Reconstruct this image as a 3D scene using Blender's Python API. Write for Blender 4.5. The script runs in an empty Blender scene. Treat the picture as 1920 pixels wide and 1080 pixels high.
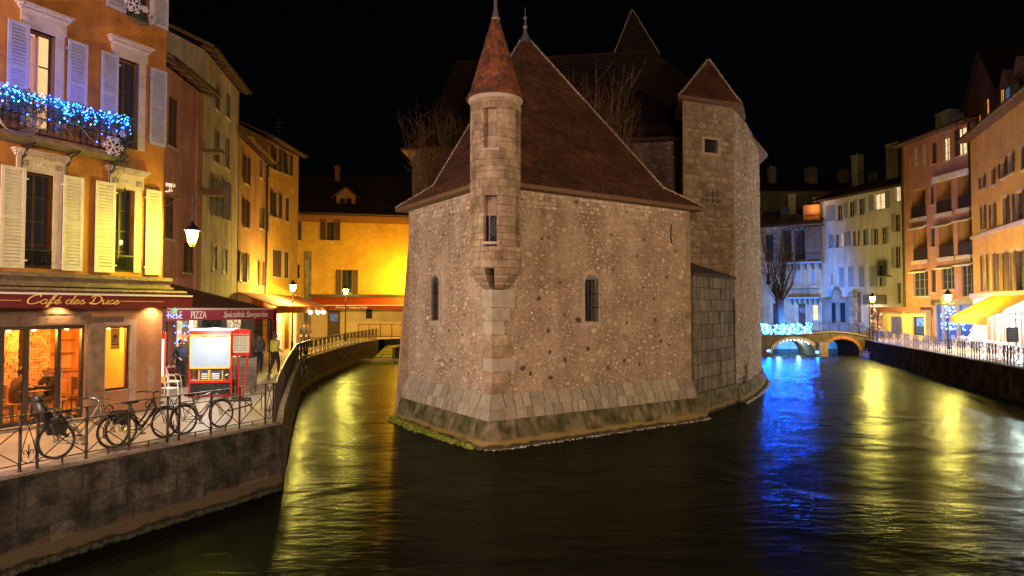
import bpy, bmesh, math, random
from mathutils import Vector, Matrix
random.seed(7)
R = math.radians
scene = bpy.context.scene
COL = scene.collection
# ------------------------------------------------------------- camera
FPX = 1200.0
EYE = Vector((0, 0, 4.56))
TILT = math.atan(38/1200)
cam_d = bpy.data.cameras.new('camera'); cam = bpy.data.objects.new('camera', cam_d)
COL.objects.link(cam); scene.camera = cam
cam_d.sensor_width = 36; cam_d.lens = 36*FPX/1920; cam_d.clip_end = 900; cam_d.clip_start = .1
cam.location = EYE; cam.rotation_euler = (math.pi/2 + TILT, 0, 0)
# ------------------------------------------------------------- night sky and moonlight
SUN_EL, SUN_ROT = R(14), R(200)
world = bpy.data.worlds.new('World'); scene.world = world; world.use_nodes = True
wn = world.node_tree.nodes; wl = world.node_tree.links
sky = wn.new('ShaderNodeTexSky'); sky.sky_type = 'NISHITA'; sky.sun_disc = False
sky.sun_elevation = SUN_EL; sky.sun_rotation = SUN_ROT
bg = wn['Background']; bg.inputs['Strength'].default_value = 0.00022
wl.new(sky.outputs[0], bg.inputs['Color'])
sl = bpy.data.lights.new('moon', 'SUN'); sl.energy = .012; sl.angle = R(.5); sl.color = (1, .95, .88)
so = bpy.data.objects.new('moon', sl); COL.objects.link(so)
so.rotation_euler = (math.pi/2 - SUN_EL, 0, math.pi - SUN_ROT + math.pi)
vs = scene.view_settings; vs.view_transform = 'Standard'; vs.look = 'None'; vs.exposure = 0; vs.gamma = 1
try: vs.use_curve_mapping = False
except Exception: pass

def lamp(parent, loc, watts, color, r=.1, name='bulb_light'):
    l = bpy.data.lights.new(name, 'POINT'); l.energy = watts; l.color = color; l.shadow_soft_size = r
    o = bpy.data.objects.new(name, l); COL.objects.link(o); o.location = loc
    if parent: o.parent = parent
    return o
def spot(parent, loc, target, watts, color, ang=90, blend=.6, r=.08, name='spot_light'):
    l = bpy.data.lights.new(name, 'SPOT'); l.energy = watts; l.color = color; l.spot_size = R(ang); l.spot_blend = blend
    l.shadow_soft_size = r
    o = bpy.data.objects.new(name, l); COL.objects.link(o); o.location = loc
    d = Vector(target) - Vector(loc); o.rotation_euler = d.to_track_quat('-Z', 'Y').to_euler()
    if parent: o.parent = parent
    return o

# ------------------------------------------------------------- measuring helpers (survey of the place from the photograph)
CT, ST = math.cos(TILT), math.sin(TILT)
def ray(px, py):
    x = (px-960)/FPX; z = -(py-540)/FPX
    return Vector((x, CT - z*ST, ST + z*CT))
def P(px, py, D):
    r = ray(px, py); return EYE + r*(D/r.y)
def G(px, py, z):
    r = ray(px, py); return EYE + r*((z-EYE.z)/r.z)
def at(px, D):
    r = ray(px, 578); return ((px-960)/FPX/(CT + .0)*D*1.0, D)
class Fac:
    """a vertical facade from plan point A (left) to B (right); local x along it, y inward, z up"""
    def __init__(s, A, B, z0, z1):
        s.A = Vector((A[0], A[1])); s.B = Vector((B[0], B[1])); d = s.B - s.A
        s.L = d.length; s.u = d/s.L; s.n = Vector((-s.u.y, s.u.x)); s.z0 = z0; s.z1 = z1
        s.ang = math.atan2(s.u.y, s.u.x); s.H = z1 - z0
    def sz(s, px, py, off=0):
        r = ray(px, py); rx, ry = r.x, r.y; A = s.A + s.n*off
        # EYE + t r = A + k u
        det = rx*(-s.u.y) - ry*(-s.u.x)
        t = (A.x*(-s.u.y) - A.y*(-s.u.x))/det
        p = EYE + r*t
        return (Vector((p.x, p.y)) - A).dot(s.u), p.z - s.z0
    def rect(s, x0, y0, x1, y1, off=0):
        xc = (x0+x1)/2
        return s.sz(x0, y0, off)[0], s.sz(x1, y0, off)[0], s.sz(xc, y1, off)[1], s.sz(xc, y0, off)[1]
    def root(s, name): 
        o = bpy.data.objects.new(name, None); COL.objects.link(o)
        o.location = (s.A.x, s.A.y, s.z0); o.rotation_euler = (0, 0, s.ang); o.empty_display_size = .3
        return o
def tag(o, label, cat, group=None):
    o['label'] = label; o['category'] = cat
    if group: o['group'] = group
    return o
def thing(name, label, cat, loc=(0, 0, 0), rz=0, group=None):
    o = bpy.data.objects.new(name, None); COL.objects.link(o); o.location = loc; o.rotation_euler = (0, 0, rz)
    o.empty_display_size = .3
    return tag(o, label, cat, group)
def kids(o): return [c for c in bpy.data.objects if c.parent == o]
def copy_tree(o, parent=None, _map=None):
    if _map is None:
        _map = {}
        for c in bpy.data.objects:
            if c.parent: _map.setdefault(c.parent.name, []).append(c)
    c = o.copy(); COL.objects.link(c)
    if parent: c.parent = parent
    for ch in _map.get(o.name, []): copy_tree(ch, c, _map)
    return c

# ------------------------------------------------------------- materials
MATS = {}
def mat(name, col, rough=.85, col2=None, scale=1.5, bump=.25, bscale=25, rnd=0, island=0, streak=0, metal=0, spec=.5,
        detail=4, hue=0, moss=None, contrast=.5, fine=None, band=None, sf=1.9):
    if name in MATS: return MATS[name]
    m = bpy.data.materials.new(name); m.use_nodes = True; MATS[name] = m
    n = m.node_tree.nodes; l = m.node_tree.links; b = n['Principled BSDF']
    b.inputs['Roughness'].default_value = rough; b.inputs['Metallic'].default_value = metal
    b.inputs['Specular IOR Level'].default_value = spec
    geo = n.new('ShaderNodeNewGeometry')
    c4 = lambda c: (c[0], c[1], c[2], 1)
    cur = None
    if col2:
        nz = n.new('ShaderNodeTexNoise'); nz.inputs['Scale'].default_value = scale; nz.inputs['Detail'].default_value = detail
        nz.inputs['Roughness'].default_value = .6
        l.new(geo.outputs['Position'], nz.inputs['Vector'])
        rp = n.new('ShaderNodeValToRGB'); rp.color_ramp.elements[0].position = .5-contrast*.35; rp.color_ramp.elements[1].position = .5+contrast*.35
        rp.color_ramp.elements[0].color = c4(col); rp.color_ramp.elements[1].color = c4(col2)
        l.new(nz.outputs[0], rp.inputs[0]); cur = rp.outputs[0]
    else:
        rg = n.new('ShaderNodeRGB'); rg.outputs[0].default_value = c4(col); cur = rg.outputs[0]
    if streak:
        mp = n.new('ShaderNodeMapping'); mp.inputs['Scale'].default_value = (sf, sf, .3); l.new(geo.outputs['Position'], mp.inputs[0])
        n2 = n.new('ShaderNodeTexNoise'); n2.inputs['Scale'].default_value = 1; n2.inputs['Detail'].default_value = 5
        l.new(mp.outputs[0], n2.inputs['Vector'])
        r2 = n.new('ShaderNodeValToRGB'); r2.color_ramp.elements[0].position = .30; r2.color_ramp.elements[1].position = .62
        v = 1-streak; r2.color_ramp.elements[0].color = (v, v*.97, v*.92, 1); r2.color_ramp.elements[1].color = (1, 1, 1, 1)
        l.new(n2.outputs[0], r2.inputs[0])
        mx = n.new('ShaderNodeMix'); mx.data_type = 'RGBA'; mx.blend_type = 'MULTIPLY'; mx.inputs[0].default_value = 1
        l.new(cur, mx.inputs[6]); l.new(r2.outputs[0], mx.inputs[7]); cur = mx.outputs[2]
    if fine:
        nf = n.new('ShaderNodeTexNoise'); nf.inputs['Scale'].default_value = fine[0]; nf.inputs['Detail'].default_value = 5; nf.inputs['Roughness'].default_value = .7
        l.new(geo.outputs['Position'], nf.inputs['Vector'])
        rf_ = n.new('ShaderNodeMapRange'); rf_.inputs[1].default_value = .3; rf_.inputs[2].default_value = .7; rf_.inputs[3].default_value = 1-fine[1]; rf_.inputs[4].default_value = 1+fine[1]
        l.new(nf.outputs[0], rf_.inputs[0])
        mx = n.new('ShaderNodeMix'); mx.data_type = 'RGBA'; mx.blend_type = 'MULTIPLY'; mx.inputs[0].default_value = 1
        l.new(cur, mx.inputs[6]); l.new(rf_.outputs[0], mx.inputs[7]); cur = mx.outputs[2]
    if band:   # tide band: (colour, top height, wobble)
        sp = n.new('ShaderNodeSeparateXYZ'); l.new(geo.outputs['Position'], sp.inputs[0])
        n5 = n.new('ShaderNodeTexNoise'); n5.inputs['Scale'].default_value = 1.6; n5.inputs['Detail'].default_value = 6; l.new(geo.outputs['Position'], n5.inputs['Vector'])
        m5 = n.new('ShaderNodeMath'); m5.operation = 'MULTIPLY_ADD'; m5.inputs[1].default_value = band[2]; l.new(n5.outputs[0], m5.inputs[0]); l.new(sp.outputs[2], m5.inputs[2])
        m6 = n.new('ShaderNodeMapRange'); m6.inputs[1].default_value = band[1]+band[2]*.5-.04; m6.inputs[2].default_value = band[1]+band[2]*.5+.04; m6.inputs[3].default_value = 1; m6.inputs[4].default_value = 0
        l.new(m5.outputs[0], m6.inputs[0])
        mx = n.new('ShaderNodeMix'); mx.data_type = 'RGBA'; l.new(m6.outputs[0], mx.inputs[0]); l.new(cur, mx.inputs[6]); mx.inputs[7].default_value = c4(band[0]); cur = mx.outputs[2]
    if moss:   # (colour, height up to which it grows)
        sp = n.new('ShaderNodeSeparateXYZ'); l.new(geo.outputs['Position'], sp.inputs[0])
        n3 = n.new('ShaderNodeTexNoise'); n3.inputs['Scale'].default_value = 2.2; n3.inputs['Detail'].default_value = 6
        l.new(geo.outputs['Position'], n3.inputs['Vector'])
        ma = n.new('ShaderNodeMath'); ma.operation = 'MULTIPLY_ADD'; ma.inputs[1].default_value = 1.6; l.new(n3.outputs[0], ma.inputs[0])
        ma2 = n.new('ShaderNodeMath'); ma2.operation = 'MULTIPLY'; ma2.inputs[1].default_value = -1/max(.2, moss[1]); l.new(sp.outputs[2], ma2.inputs[0])
        l.new(ma2.outputs[0], ma.inputs[2])
        r3 = n.new('ShaderNodeValToRGB'); r3.color_ramp.elements[0].position = .05; r3.color_ramp.elements[1].position = .3
        l.new(ma.outputs[0], r3.inputs[0])
        mx = n.new('ShaderNodeMix'); mx.data_type = 'RGBA'; l.new(r3.outputs[0], mx.inputs[0])
        l.new(cur, mx.inputs[6]); mx.inputs[7].default_value = c4(moss[0]); cur = mx.outputs[2]
    if rnd or island:
        hs = n.new('ShaderNodeHueSaturation')
        src = None
        if island: src = geo.outputs['Random Per Island']; amt = island
        else: oi = n.new('ShaderNodeObjectInfo'); src = oi.outputs['Random']; amt = rnd
        m1 = n.new('ShaderNodeMapRange'); m1.inputs[3].default_value = 1-amt; m1.inputs[4].default_value = 1+amt
        l.new(src, m1.inputs[0]); l.new(m1.outputs[0], hs.inputs['Value'])
        wn_ = n.new('ShaderNodeTexWhiteNoise'); wn_.noise_dimensions = '1D'; l.new(src, wn_.inputs['W'])
        m2 = n.new('ShaderNodeMapRange'); m2.inputs[3].default_value = .5-hue-.004; m2.inputs[4].default_value = .5+hue+.004
        l.new(wn_.outputs[0], m2.inputs[0]); l.new(m2.outputs[0], hs.inputs['Hue'])
        l.new(cur, hs.inputs['Color']); cur = hs.outputs[0]
    l.new(cur, b.inputs['Base Color'])
    if bump:
        nb = n.new('ShaderNodeTexNoise'); nb.inputs['Scale'].default_value = bscale; nb.inputs['Detail'].default_value = 6
        l.new(geo.outputs['Position'], nb.inputs['Vector'])
        bp = n.new('ShaderNodeBump'); bp.inputs['Strength'].default_value = bump; bp.inputs['Distance'].default_value = .03
        l.new(nb.outputs[0], bp.inputs['Height']); l.new(bp.outputs[0], b.inputs['Normal'])
    return m
def emis(name, col, strength, col2=None, scale=3):
    if name in MATS: return MATS[name]
    m = bpy.data.materials.new(name); m.use_nodes = True; MATS[name] = m
    n = m.node_tree.nodes; l = m.node_tree.links; b = n['Principled BSDF']
    b.inputs['Base Color'].default_value = (col[0]*.08, col[1]*.08, col[2]*.08, 1)
    b.inputs['Emission Color'].default_value = (*col, 1); b.inputs['Emission Strength'].default_value = strength
    if col2:
        tc = n.new('ShaderNodeNewGeometry'); nz = n.new('ShaderNodeTexNoise'); nz.inputs['Scale'].default_value = scale
        l.new(tc.outputs['Position'], nz.inputs['Vector'])
        rp = n.new('ShaderNodeValToRGB'); rp.color_ramp.elements[0].position = .38; rp.color_ramp.elements[1].position = .62
        rp.color_ramp.elements[0].color = (*col, 1); rp.color_ramp.elements[1].color = (*col2, 1)
        l.new(nz.outputs[0], rp.inputs[0]); l.new(rp.outputs[0], b.inputs['Emission Color'])
    return m
def glass(name, tint=(.02, .025, .03), alpha=1, rough=.05):
    """alpha 1: dark reflecting pane; below 1: thin clear pane"""
    if name in MATS: return MATS[name]
    m = bpy.data.materials.new(name); m.use_nodes = True; MATS[name] = m
    n = m.node_tree.nodes; l = m.node_tree.links; b = n['Principled BSDF']
    b.inputs['Base Color'].default_value = (*tint, 1); b.inputs['Roughness'].default_value = rough
    if alpha < 1:
        out = n['Material Output']; tr = n.new('ShaderNodeBsdfTransparent'); gl = n.new('ShaderNodeBsdfGlossy')
        gl.inputs['Roughness'].default_value = rough; fr = n.new('ShaderNodeFresnel'); fr.inputs[0].default_value = 1.45
        mx = n.new('ShaderNodeMixShader'); l.new(fr.outputs[0], mx.inputs[0]); l.new(tr.outputs[0], mx.inputs[1]); l.new(gl.outputs[0], mx.inputs[2])
        tr.inputs[0].default_value = (alpha+.1, alpha+.1, alpha+.08, 1)
        l.new(mx.outputs[0], out.inputs[0])
    return m

# ------------------------------------------------------------- mesh builder
class MB:
    def __init__(s): s.v = []; s.f = []; s.sm = False
    def quad(s, a, b, c, d):
        i = len(s.v); s.v += [tuple(a), tuple(b), tuple(c), tuple(d)]; s.f.append((i, i+1, i+2, i+3)); return s
    def poly(s, pts):
        i = len(s.v); s.v += [tuple(p) for p in pts]; s.f.append(tuple(range(i, i+len(pts)))); return s
    def box(s, x0, x1, y0, y1, z0, z1):
        i = len(s.v)
        s.v += [(x0,y0,z0),(x1,y0,z0),(x1,y1,z0),(x0,y1,z0),(x0,y0,z1),(x1,y0,z1),(x1,y1,z1),(x0,y1,z1)]
        s.f += [(i,i+3,i+2,i+1),(i+4,i+5,i+6,i+7),(i,i+1,i+5,i+4),(i+1,i+2,i+6,i+5),(i+2,i+3,i+7,i+6),(i+3,i,i+4,i+7)]
        return s
    def hexa(s, p):   # 8 points: bottom 4, top 4
        i = len(s.v); s.v += [tuple(q) for q in p]
        s.f += [(i,i+3,i+2,i+1),(i+4,i+5,i+6,i+7),(i,i+1,i+5,i+4),(i+1,i+2,i+6,i+5),(i+2,i+3,i+7,i+6),(i+3,i,i+4,i+7)]
        return s
    def bar(s, a, b, w, h=None):
        """rectangular bar from a to b"""
        h = h or w; a = Vector(a); b = Vector(b); d = (b-a).normalized()
        up = Vector((0,0,1)) if abs(d.z) < .95 else Vector((0,1,0))
        x = d.cross(up).normalized()*(w/2); y = x.cross(d).normalized()*(h/2)
        return s.hexa([a-x-y, a+x-y, b+x-y, b-x-y, a-x+y, a+x+y, b+x+y, b-x+y])
    def tube(s, a, b, r, r2=None, n=6, caps=True):
        r2 = r if r2 is None else r2; a = Vector(a); b = Vector(b)
        if (b-a).length < 1e-6: return s
        d = (b-a).normalized(); up = Vector((0,0,1)) if abs(d.z) < .95 else Vector((0,1,0))
        x = d.cross(up).normalized(); y = x.cross(d)
        i = len(s.v)
        for q, rr in ((a, r), (b, r2)):
            for k in range(n):
                t = 2*math.pi*k/n; s.v.append(tuple(q + x*(rr*math.cos(t)) + y*(rr*math.sin(t))))
        for k in range(n):
            s.f.append((i+k, i+(k+1)%n, i+n+(k+1)%n, i+n+k))
        if caps: s.f.append(tuple(i+k for k in range(n-1, -1, -1))); s.f.append(tuple(i+n+k for k in range(n)))
        return s
    def path(s, pts, r, n=5, closed=False):
        pts = [Vector(p) for p in pts]; m = len(pts)
        if m < 2: return s
        i0 = len(s.v); prev = None
        for k, p in enumerate(pts):
            if closed: d = pts[(k+1)%m] - pts[(k-1)%m]
            else: d = pts[min(k+1, m-1)] - pts[max(k-1, 0)]
            d.normalize()
            if prev is None:
                up = Vector((0,0,1)) if abs(d.z) < .9 else Vector((0,1,0)); x = d.cross(up).normalized()
            else:
                x = (prev - d*prev.dot(d)).normalized()
            prev = x; y = x.cross(d); rr = r[k] if isinstance(r, (list, tuple)) else r
            for q in range(n):
                t = 2*math.pi*q/n; s.v.append(tuple(p + x*(rr*math.cos(t)) + y*(rr*math.sin(t))))
        e = m if closed else m-1
        for k in range(e):
            a = i0+k*n; b = i0+((k+1)%m)*n
            for q in range(n): s.f.append((a+q, a+(q+1)%n, b+(q+1)%n, b+q))
        if not closed:
            s.f.append(tuple(i0+q for q in range(n-1, -1, -1))); s.f.append(tuple(i0+(m-1)*n+q for q in range(n)))
        return s
    def ring(s, c, R_, r, axis='y', n=16, k=5, a0=0, a1=360):
        pts = []
        full = abs(a1-a0) >= 360
        for q in range(n if full else n+1):
            t = R(a0 + (a1-a0)*q/n); u, v = R_*math.cos(t), R_*math.sin(t)
            if axis == 'y': pts.append((c[0]+u, c[1], c[2]+v))
            elif axis == 'x': pts.append((c[0], c[1]+u, c[2]+v))
            else: pts.append((c[0]+u, c[1]+v, c[2]))
        return s.path(pts, r, k, closed=full)
    def lathe(s, prof, n=16, c=(0,0), a0=0, a1=360, cap=True):
        """prof: (r,z) list bottom to top"""
        full = abs(a1-a0) >= 360; m = n if full else n+1; i0 = len(s.v)
        for r_, z in prof:
            for k in range(m):
                t = R(a0+(a1-a0)*k/n); s.v.append((c[0]+r_*math.cos(t), c[1]+r_*math.sin(t), z))
        for j in range(len(prof)-1):
            for k in range(m if full else m-1):
                a = i0+j*m; b = a+m
                s.f.append((a+k, a+(k+1)%m, b+(k+1)%m, b+k))
        if cap and full:
            s.f.append(tuple(i0+k for k in range(m-1, -1, -1))); s.f.append(tuple(i0+(len(prof)-1)*m+k for k in range(m)))
        return s
    def prism(s, pts, z0, z1):
        """plan polygon (counter-clockwise) extruded z0..z1"""
        i = len(s.v); n = len(pts)
        s.v += [(p[0], p[1], z0) for p in pts] + [(p[0], p[1], z1) for p in pts]
        s.f.append(tuple(i+k for k in range(n-1, -1, -1))); s.f.append(tuple(i+n+k for k in range(n)))
        for k in range(n): s.f.append((i+k, i+(k+1)%n, i+n+(k+1)%n, i+n+k))
        return s
    def plate(s, pts, y0, y1):
        """x,z polygon extruded along y"""
        i = len(s.v); n = len(pts)
        s.v += [(p[0], y0, p[1]) for p in pts] + [(p[0], y1, p[1]) for p in pts]
        s.f.append(tuple(i+k for k in range(n))); s.f.append(tuple(i+n+k for k in range(n-1, -1, -1)))
        for k in range(n): s.f.append((i+(k+1)%n, i+k, i+n+k, i+n+(k+1)%n))
        return s
    def ball(s, c, r, n=8, m=5, sq=(1,1,1)):
        i0 = len(s.v)
        s.v.append((c[0], c[1], c[2]-r*sq[2]))
        for j in range(1, m):
            t = math.pi*j/m - math.pi/2
            for k in range(n):
                a = 2*math.pi*k/n; s.v.append((c[0]+r*sq[0]*math.cos(t)*math.cos(a), c[1]+r*sq[1]*math.cos(t)*math.sin(a), c[2]+r*sq[2]*math.sin(t)))
        s.v.append((c[0], c[1], c[2]+r*sq[2])); top = len(s.v)-1
        for k in range(n): s.f.append((i0, i0+1+(k+1)%n, i0+1+k))
        for j in range(m-2):
            a = i0+1+j*n
            for k in range(n): s.f.append((a+k, a+(k+1)%n, a+n+(k+1)%n, a+n+k))
        a = i0+1+(m-2)*n
        for k in range(n): s.f.append((a+k, a+(k+1)%n, top))
        return s
    def wall(s, x0, x1, z0, z1, holes, reveal=.25, y=0, ztop=None):
        """front sheet with rectangular holes (x0,x1,z0,z1) and their reveals"""
        hs = [(max(h[0], x0), min(h[1], x1), max(h[2], z0), min(h[3], z1)) for h in holes]
        hs = [h for h in hs if h[0] < h[1]-1e-3 and h[2] < h[3]-1e-3]
        xs = sorted(set([x0, x1] + [h[0] for h in hs] + [h[1] for h in hs]))
        zs = sorted(set([z0, z1] + [h[2] for h in hs] + [h[3] for h in hs]))
        for a, b in zip(xs, xs[1:]):
            for c, d in zip(zs, zs[1:]):
                mx, mz = (a+b)/2, (c+d)/2
                if any(h[0] < mx < h[1] and h[2] < mz < h[3] for h in hs): continue
                s.quad((a,y,c), (b,y,c), (b,y,d), (a,y,d))
        for h in hs:
            a, b, c, d = h; Y = y+reveal
            s.quad((a,y,c), (a,y,d), (a,Y,d), (a,Y,c)); s.quad((b,y,c), (b,Y,c), (b,Y,d), (b,y,d))
            s.quad((a,y,d), (b,y,d), (b,Y,d), (a,Y,d)); s.quad((a,y,c), (a,Y,c), (b,Y,c), (b,y,c))
        return s
    def mesh(s, name, m=None, smooth=False):
        me = bpy.data.meshes.new(name); me.from_pydata(s.v, [], s.f)
        if m: me.materials.append(m)
        if smooth: me.polygons.foreach_set('use_smooth', [True]*len(me.polygons))
        me.update(); return me
    def build(s, name, m, parent=None, smooth=False, loc=None, kind=None, rz=None):
        o = bpy.data.objects.new(name, s.mesh(name, m, smooth)); COL.objects.link(o)
        if parent: o.parent = parent
        if loc: o.location = loc
        if rz is not None: o.rotation_euler = (0, 0, rz)
        if kind: o['kind'] = kind
        return o
def inst(name, me, parent, loc, rot=None, scale=None):
    o = bpy.data.objects.new(name, me); COL.objects.link(o); o.parent = parent; o.location = loc
    if rot: o.rotation_euler = rot
    if scale: o.scale = scale
    return o
def text_mesh(txt, size, m, shear=0, depth=.006, align='LEFT', space=1.0):
    cu = bpy.data.curves.new('lettering', 'FONT'); cu.body = txt; cu.size = size; cu.shear = shear; cu.extrude = depth
    cu.align_x = align; cu.space_character = space
    o = bpy.data.objects.new('lettering', cu); COL.objects.link(o)
    dg = bpy.context.evaluated_depsgraph_get(); me = bpy.data.meshes.new_from_object(o.evaluated_get(dg))
    bpy.data.objects.remove(o); me.materials.clear(); me.materials.append(m); return me
def text(txt, size, m, parent, loc, shear=0, width=None, rot=(math.pi/2, 0, 0), name='lettering', space=1.0):
    me = text_mesh(txt, size, m, shear, space=space)
    if width:
        w = max(v.co.x for v in me.vertices) - min(v.co.x for v in me.vertices)
        for v in me.vertices: v.co.x *= width/w
    return inst(name, me, parent, loc, rot)

# ------------------------------------------------------------- shared materials
M = {}
M['water'] = None
M['plaster_ochre'] = mat('ochre_plaster', (.50,.205,.035), .9, (.30,.12,.025), 1.1, .3, 30, streak=.38, fine=(7,.10))
M['plaster_pink'] = mat('pink_plaster', (.46,.21,.15), .9, (.33,.14,.10), 1, .2, 30, streak=.35, fine=(6,.15))
M['plaster_cream'] = mat('cream_plaster', (.60,.52,.36), .9, (.44,.37,.25), .9, .2, 30, streak=.4, fine=(6,.15))
M['plaster_orange'] = mat('orange_plaster', (.55,.32,.12), .9, (.45,.24,.08), .8, .2, 30, streak=.35, fine=(6,.15))
M['plaster_yellow'] = mat('yellow_plaster', (.64,.38,.055), .9, (.52,.28,.05), .5, .2, 30, streak=.10, fine=(2.2,.14))
M['plaster_white'] = mat('white_plaster', (.72,.71,.66), .9, (.60,.58,.52), .6, .2, 30, streak=.25)
M['plaster_brown'] = mat('salmon_plaster', (.42,.22,.13), .9, (.33,.165,.10), .8, .2, 30, streak=.2)
M['plaster_grey'] = mat('grey_plaster', (.34,.32,.28), .9, (.24,.22,.2), .9, .2, 30, streak=.3)
M['trim'] = mat('pale_stone_trim', (.50,.42,.36), .85, (.38,.31,.26), 3, .2, 40)
M['stone'] = mat('palace_mortar', (.50,.38,.305), .95, (.34,.25,.195), .8, 1.0, 14, streak=.32, sf=1.2, fine=(11,.38), contrast=.42)
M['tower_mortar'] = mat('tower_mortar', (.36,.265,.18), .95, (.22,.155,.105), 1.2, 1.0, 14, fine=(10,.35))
M['rubble'] = mat('rubble_stone', (.59,.49,.42), .9, (.42,.335,.275), 3, .6, 25, island=.32, hue=.02, fine=(12,.2))
M['rubble_o'] = mat('rubble_stone_single', (.58,.47,.37), .9, (.38,.285,.205), 3, .6, 25, rnd=.34, hue=.02, fine=(12,.25))
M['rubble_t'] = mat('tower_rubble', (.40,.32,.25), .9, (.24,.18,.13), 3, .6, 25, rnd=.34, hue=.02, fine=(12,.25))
M['dark_rubble'] = mat('dark_rubble_stone', (.13,.085,.06), .9, (.07,.045,.035), 4, .3, 25, island=.3)
M['ashlar'] = mat('ashlar', (.50,.39,.29), .9, (.25,.175,.12), 1.6, .8, 18, rnd=.19, hue=.012, streak=.2, fine=(9,.28))
M['ashlar_dark'] = mat('dark_ashlar', (.30,.25,.205), .9, (.15,.12,.09), 2.0, .7, 18, rnd=.22, hue=.01, streak=.62, sf=6, fine=(8,.3))
M['quoin'] = mat('pale_quoin', (.54,.48,.43), .9, (.40,.34,.29), 3, .35, 18, rnd=.15)
M['coping'] = mat('coping_slab', (.38,.345,.29), .9, (.30,.255,.20), 2.6, .7, 18, rnd=.24, hue=.015, fine=(9,.2), moss=((.13,.12,.03), .42))
M['plinth'] = mat('mossy_plinth', (.26,.215,.14), .95, (.07,.075,.02), 2.0, 1.0, 9, streak=.6, sf=5, fine=(8,.4), contrast=.35, band=((.27,.19,.06), .26, .30), moss=((.05,.045,.02), .08))
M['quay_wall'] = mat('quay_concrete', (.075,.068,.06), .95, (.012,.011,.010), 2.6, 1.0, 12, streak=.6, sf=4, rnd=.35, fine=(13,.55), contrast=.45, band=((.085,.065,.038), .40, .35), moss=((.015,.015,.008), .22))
M['tile'] = mat('brown_roof_tile', (.125,.046,.026), .85, (.05,.021,.014), 1.1, .5, 25, island=.3, hue=.015, fine=(7,.3))
M['tile_red'] = mat('red_roof_tile', (.30,.095,.038), .85, (.085,.045,.03), 3.2, .5, 25, island=.22, hue=.012, fine=(9,.35), contrast=.4)
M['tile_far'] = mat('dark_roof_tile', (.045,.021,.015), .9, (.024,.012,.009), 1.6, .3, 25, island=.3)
M['quay_wall_r'] = mat('low_blue_quay_wall', (.075,.045,.010), .95, (.018,.013,.004), 1.5, .9, 10, streak=.5, sf=3, fine=(6,.4), spec=0)  # dark brown with blue cut from the colour, so LED light hardly shows
M['ridge'] = mat('mortared_ridge', (.42,.34,.28), .9, (.26,.19,.15), 4, .4, 20)
M['lead'] = mat('lead_cap', (.30,.30,.31), .5, (.18,.18,.19), 5, .2, 20, metal=.6)
M['iron'] = mat('black_iron', (.025,.022,.02), .45, None, bump=0, metal=.6)
M['iron_brown'] = mat('brown_painted_iron', (.06,.042,.03), .45, (.03,.022,.017), 6, .1, 40, metal=.4)
M['wood_dark'] = mat('dark_brown_wood', (.085,.038,.018), .6, (.045,.02,.01), 6, .15, 40)
M['wood'] = mat('old_beam_wood', (.23,.165,.12), .8, (.11,.08,.055), 8, .4, 40, streak=.2)
M['soffit'] = mat('soffit_wood', (.20,.11,.06), .8, (.12,.07,.04), 6, .2, 40)
M['shutter_lilac'] = mat('blue_lit_shutter_paint', (.40,.40,.50), .6, (.32,.32,.41), 5, .1, 40)  # slight blue in the colour carries the wash of the balcony LEDs
M['shutter_white'] = mat('off_white_shutter_paint', (.60,.56,.47), .6, (.50,.46,.38), 5, .1, 40)
M['shutter_brown'] = mat('brown_shutter_paint', (.095,.05,.03), .65, (.06,.032,.02), 5, .1, 40)
M['shutter_grey'] = mat('grey_shutter_paint', (.20,.185,.15), .65, (.14,.13,.105), 5, .1, 40)
M['shutter_blue'] = mat('pale_blue_shutter_paint', (.33,.40,.47), .65, (.25,.31,.38), 5, .1, 40)
M['pane'] = glass('dark_window_glass', (.03,.035,.045))
M['clear'] = glass('clear_glass', alpha=.85)
M['curtain'] = mat('net_curtain', (.62,.55,.42), .9, (.45,.38,.28), 14, .1, 20)
M['lit'] = emis('lit_room_warm', (1,.58,.25), 1.15, (.95,.50,.20), 2)
M['lit_orange'] = emis('lit_room_orange', (1,.33,.04), .9, (.7,.2,.02), 6)
M['lit_white'] = emis('lit_room_white', (1,.72,.38), 1.3, (.6,.42,.2), 6)
M['lit_blue'] = emis('lit_room_blue', (.12,.25,.45), .5, (.05,.1,.2), 5)
M['lantern'] = emis('lantern_glow', (.93,.90,.03), 290)
M['lantern_soft'] = emis('lantern_soft_glow', (1,.85,.22), 8)
M['paving'] = mat('quay_paving', (.34,.27,.22), .6, (.25,.195,.155), .9, .3, 14, fine=(20,.2))
M['kerb'] = mat('kerb_stone', (.33,.27,.21), .85, (.20,.16,.125), 5, .8, 30, rnd=.15, fine=(16,.3))
M['coping_q'] = mat('quay_coping', (.26,.205,.16), .9, (.13,.105,.08), 4, .9, 30, rnd=.15, fine=(14,.35))
M['red_cloth'] = mat('dark_red_awning_cloth', (.17,.012,.022), .8, (.12,.009,.016), 3, .15, 60)
M['purple_cloth'] = mat('dusky_awning_cloth', (.075,.022,.03), .85, (.055,.016,.022), 3, .15, 60)
M['red_paint'] = mat('red_paint', (.42,.015,.01), .4, None, bump=0)
M['white_paint'] = mat('white_paint', (.75,.73,.68), .5, None, bump=0)
M['gold'] = mat('gold_lettering', (.75,.50,.13), .6, None, bump=0)
M['gilt'] = mat('pale_lettering', (.6,.52,.5), .6, None, bump=0)
M['black'] = mat('black_plastic', (.014,.014,.015), .5, None, bump=0)
M['rubber'] = mat('black_rubber', (.018,.018,.018), .75, None, bump=0)
M['chrome'] = mat('steel_bright', (.5,.5,.5), .3, None, bump=0, metal=1)
# ============================================================= THE SETTING
QZ = 1.66
def structure(o): o['kind'] = 'structure'; return o
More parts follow.
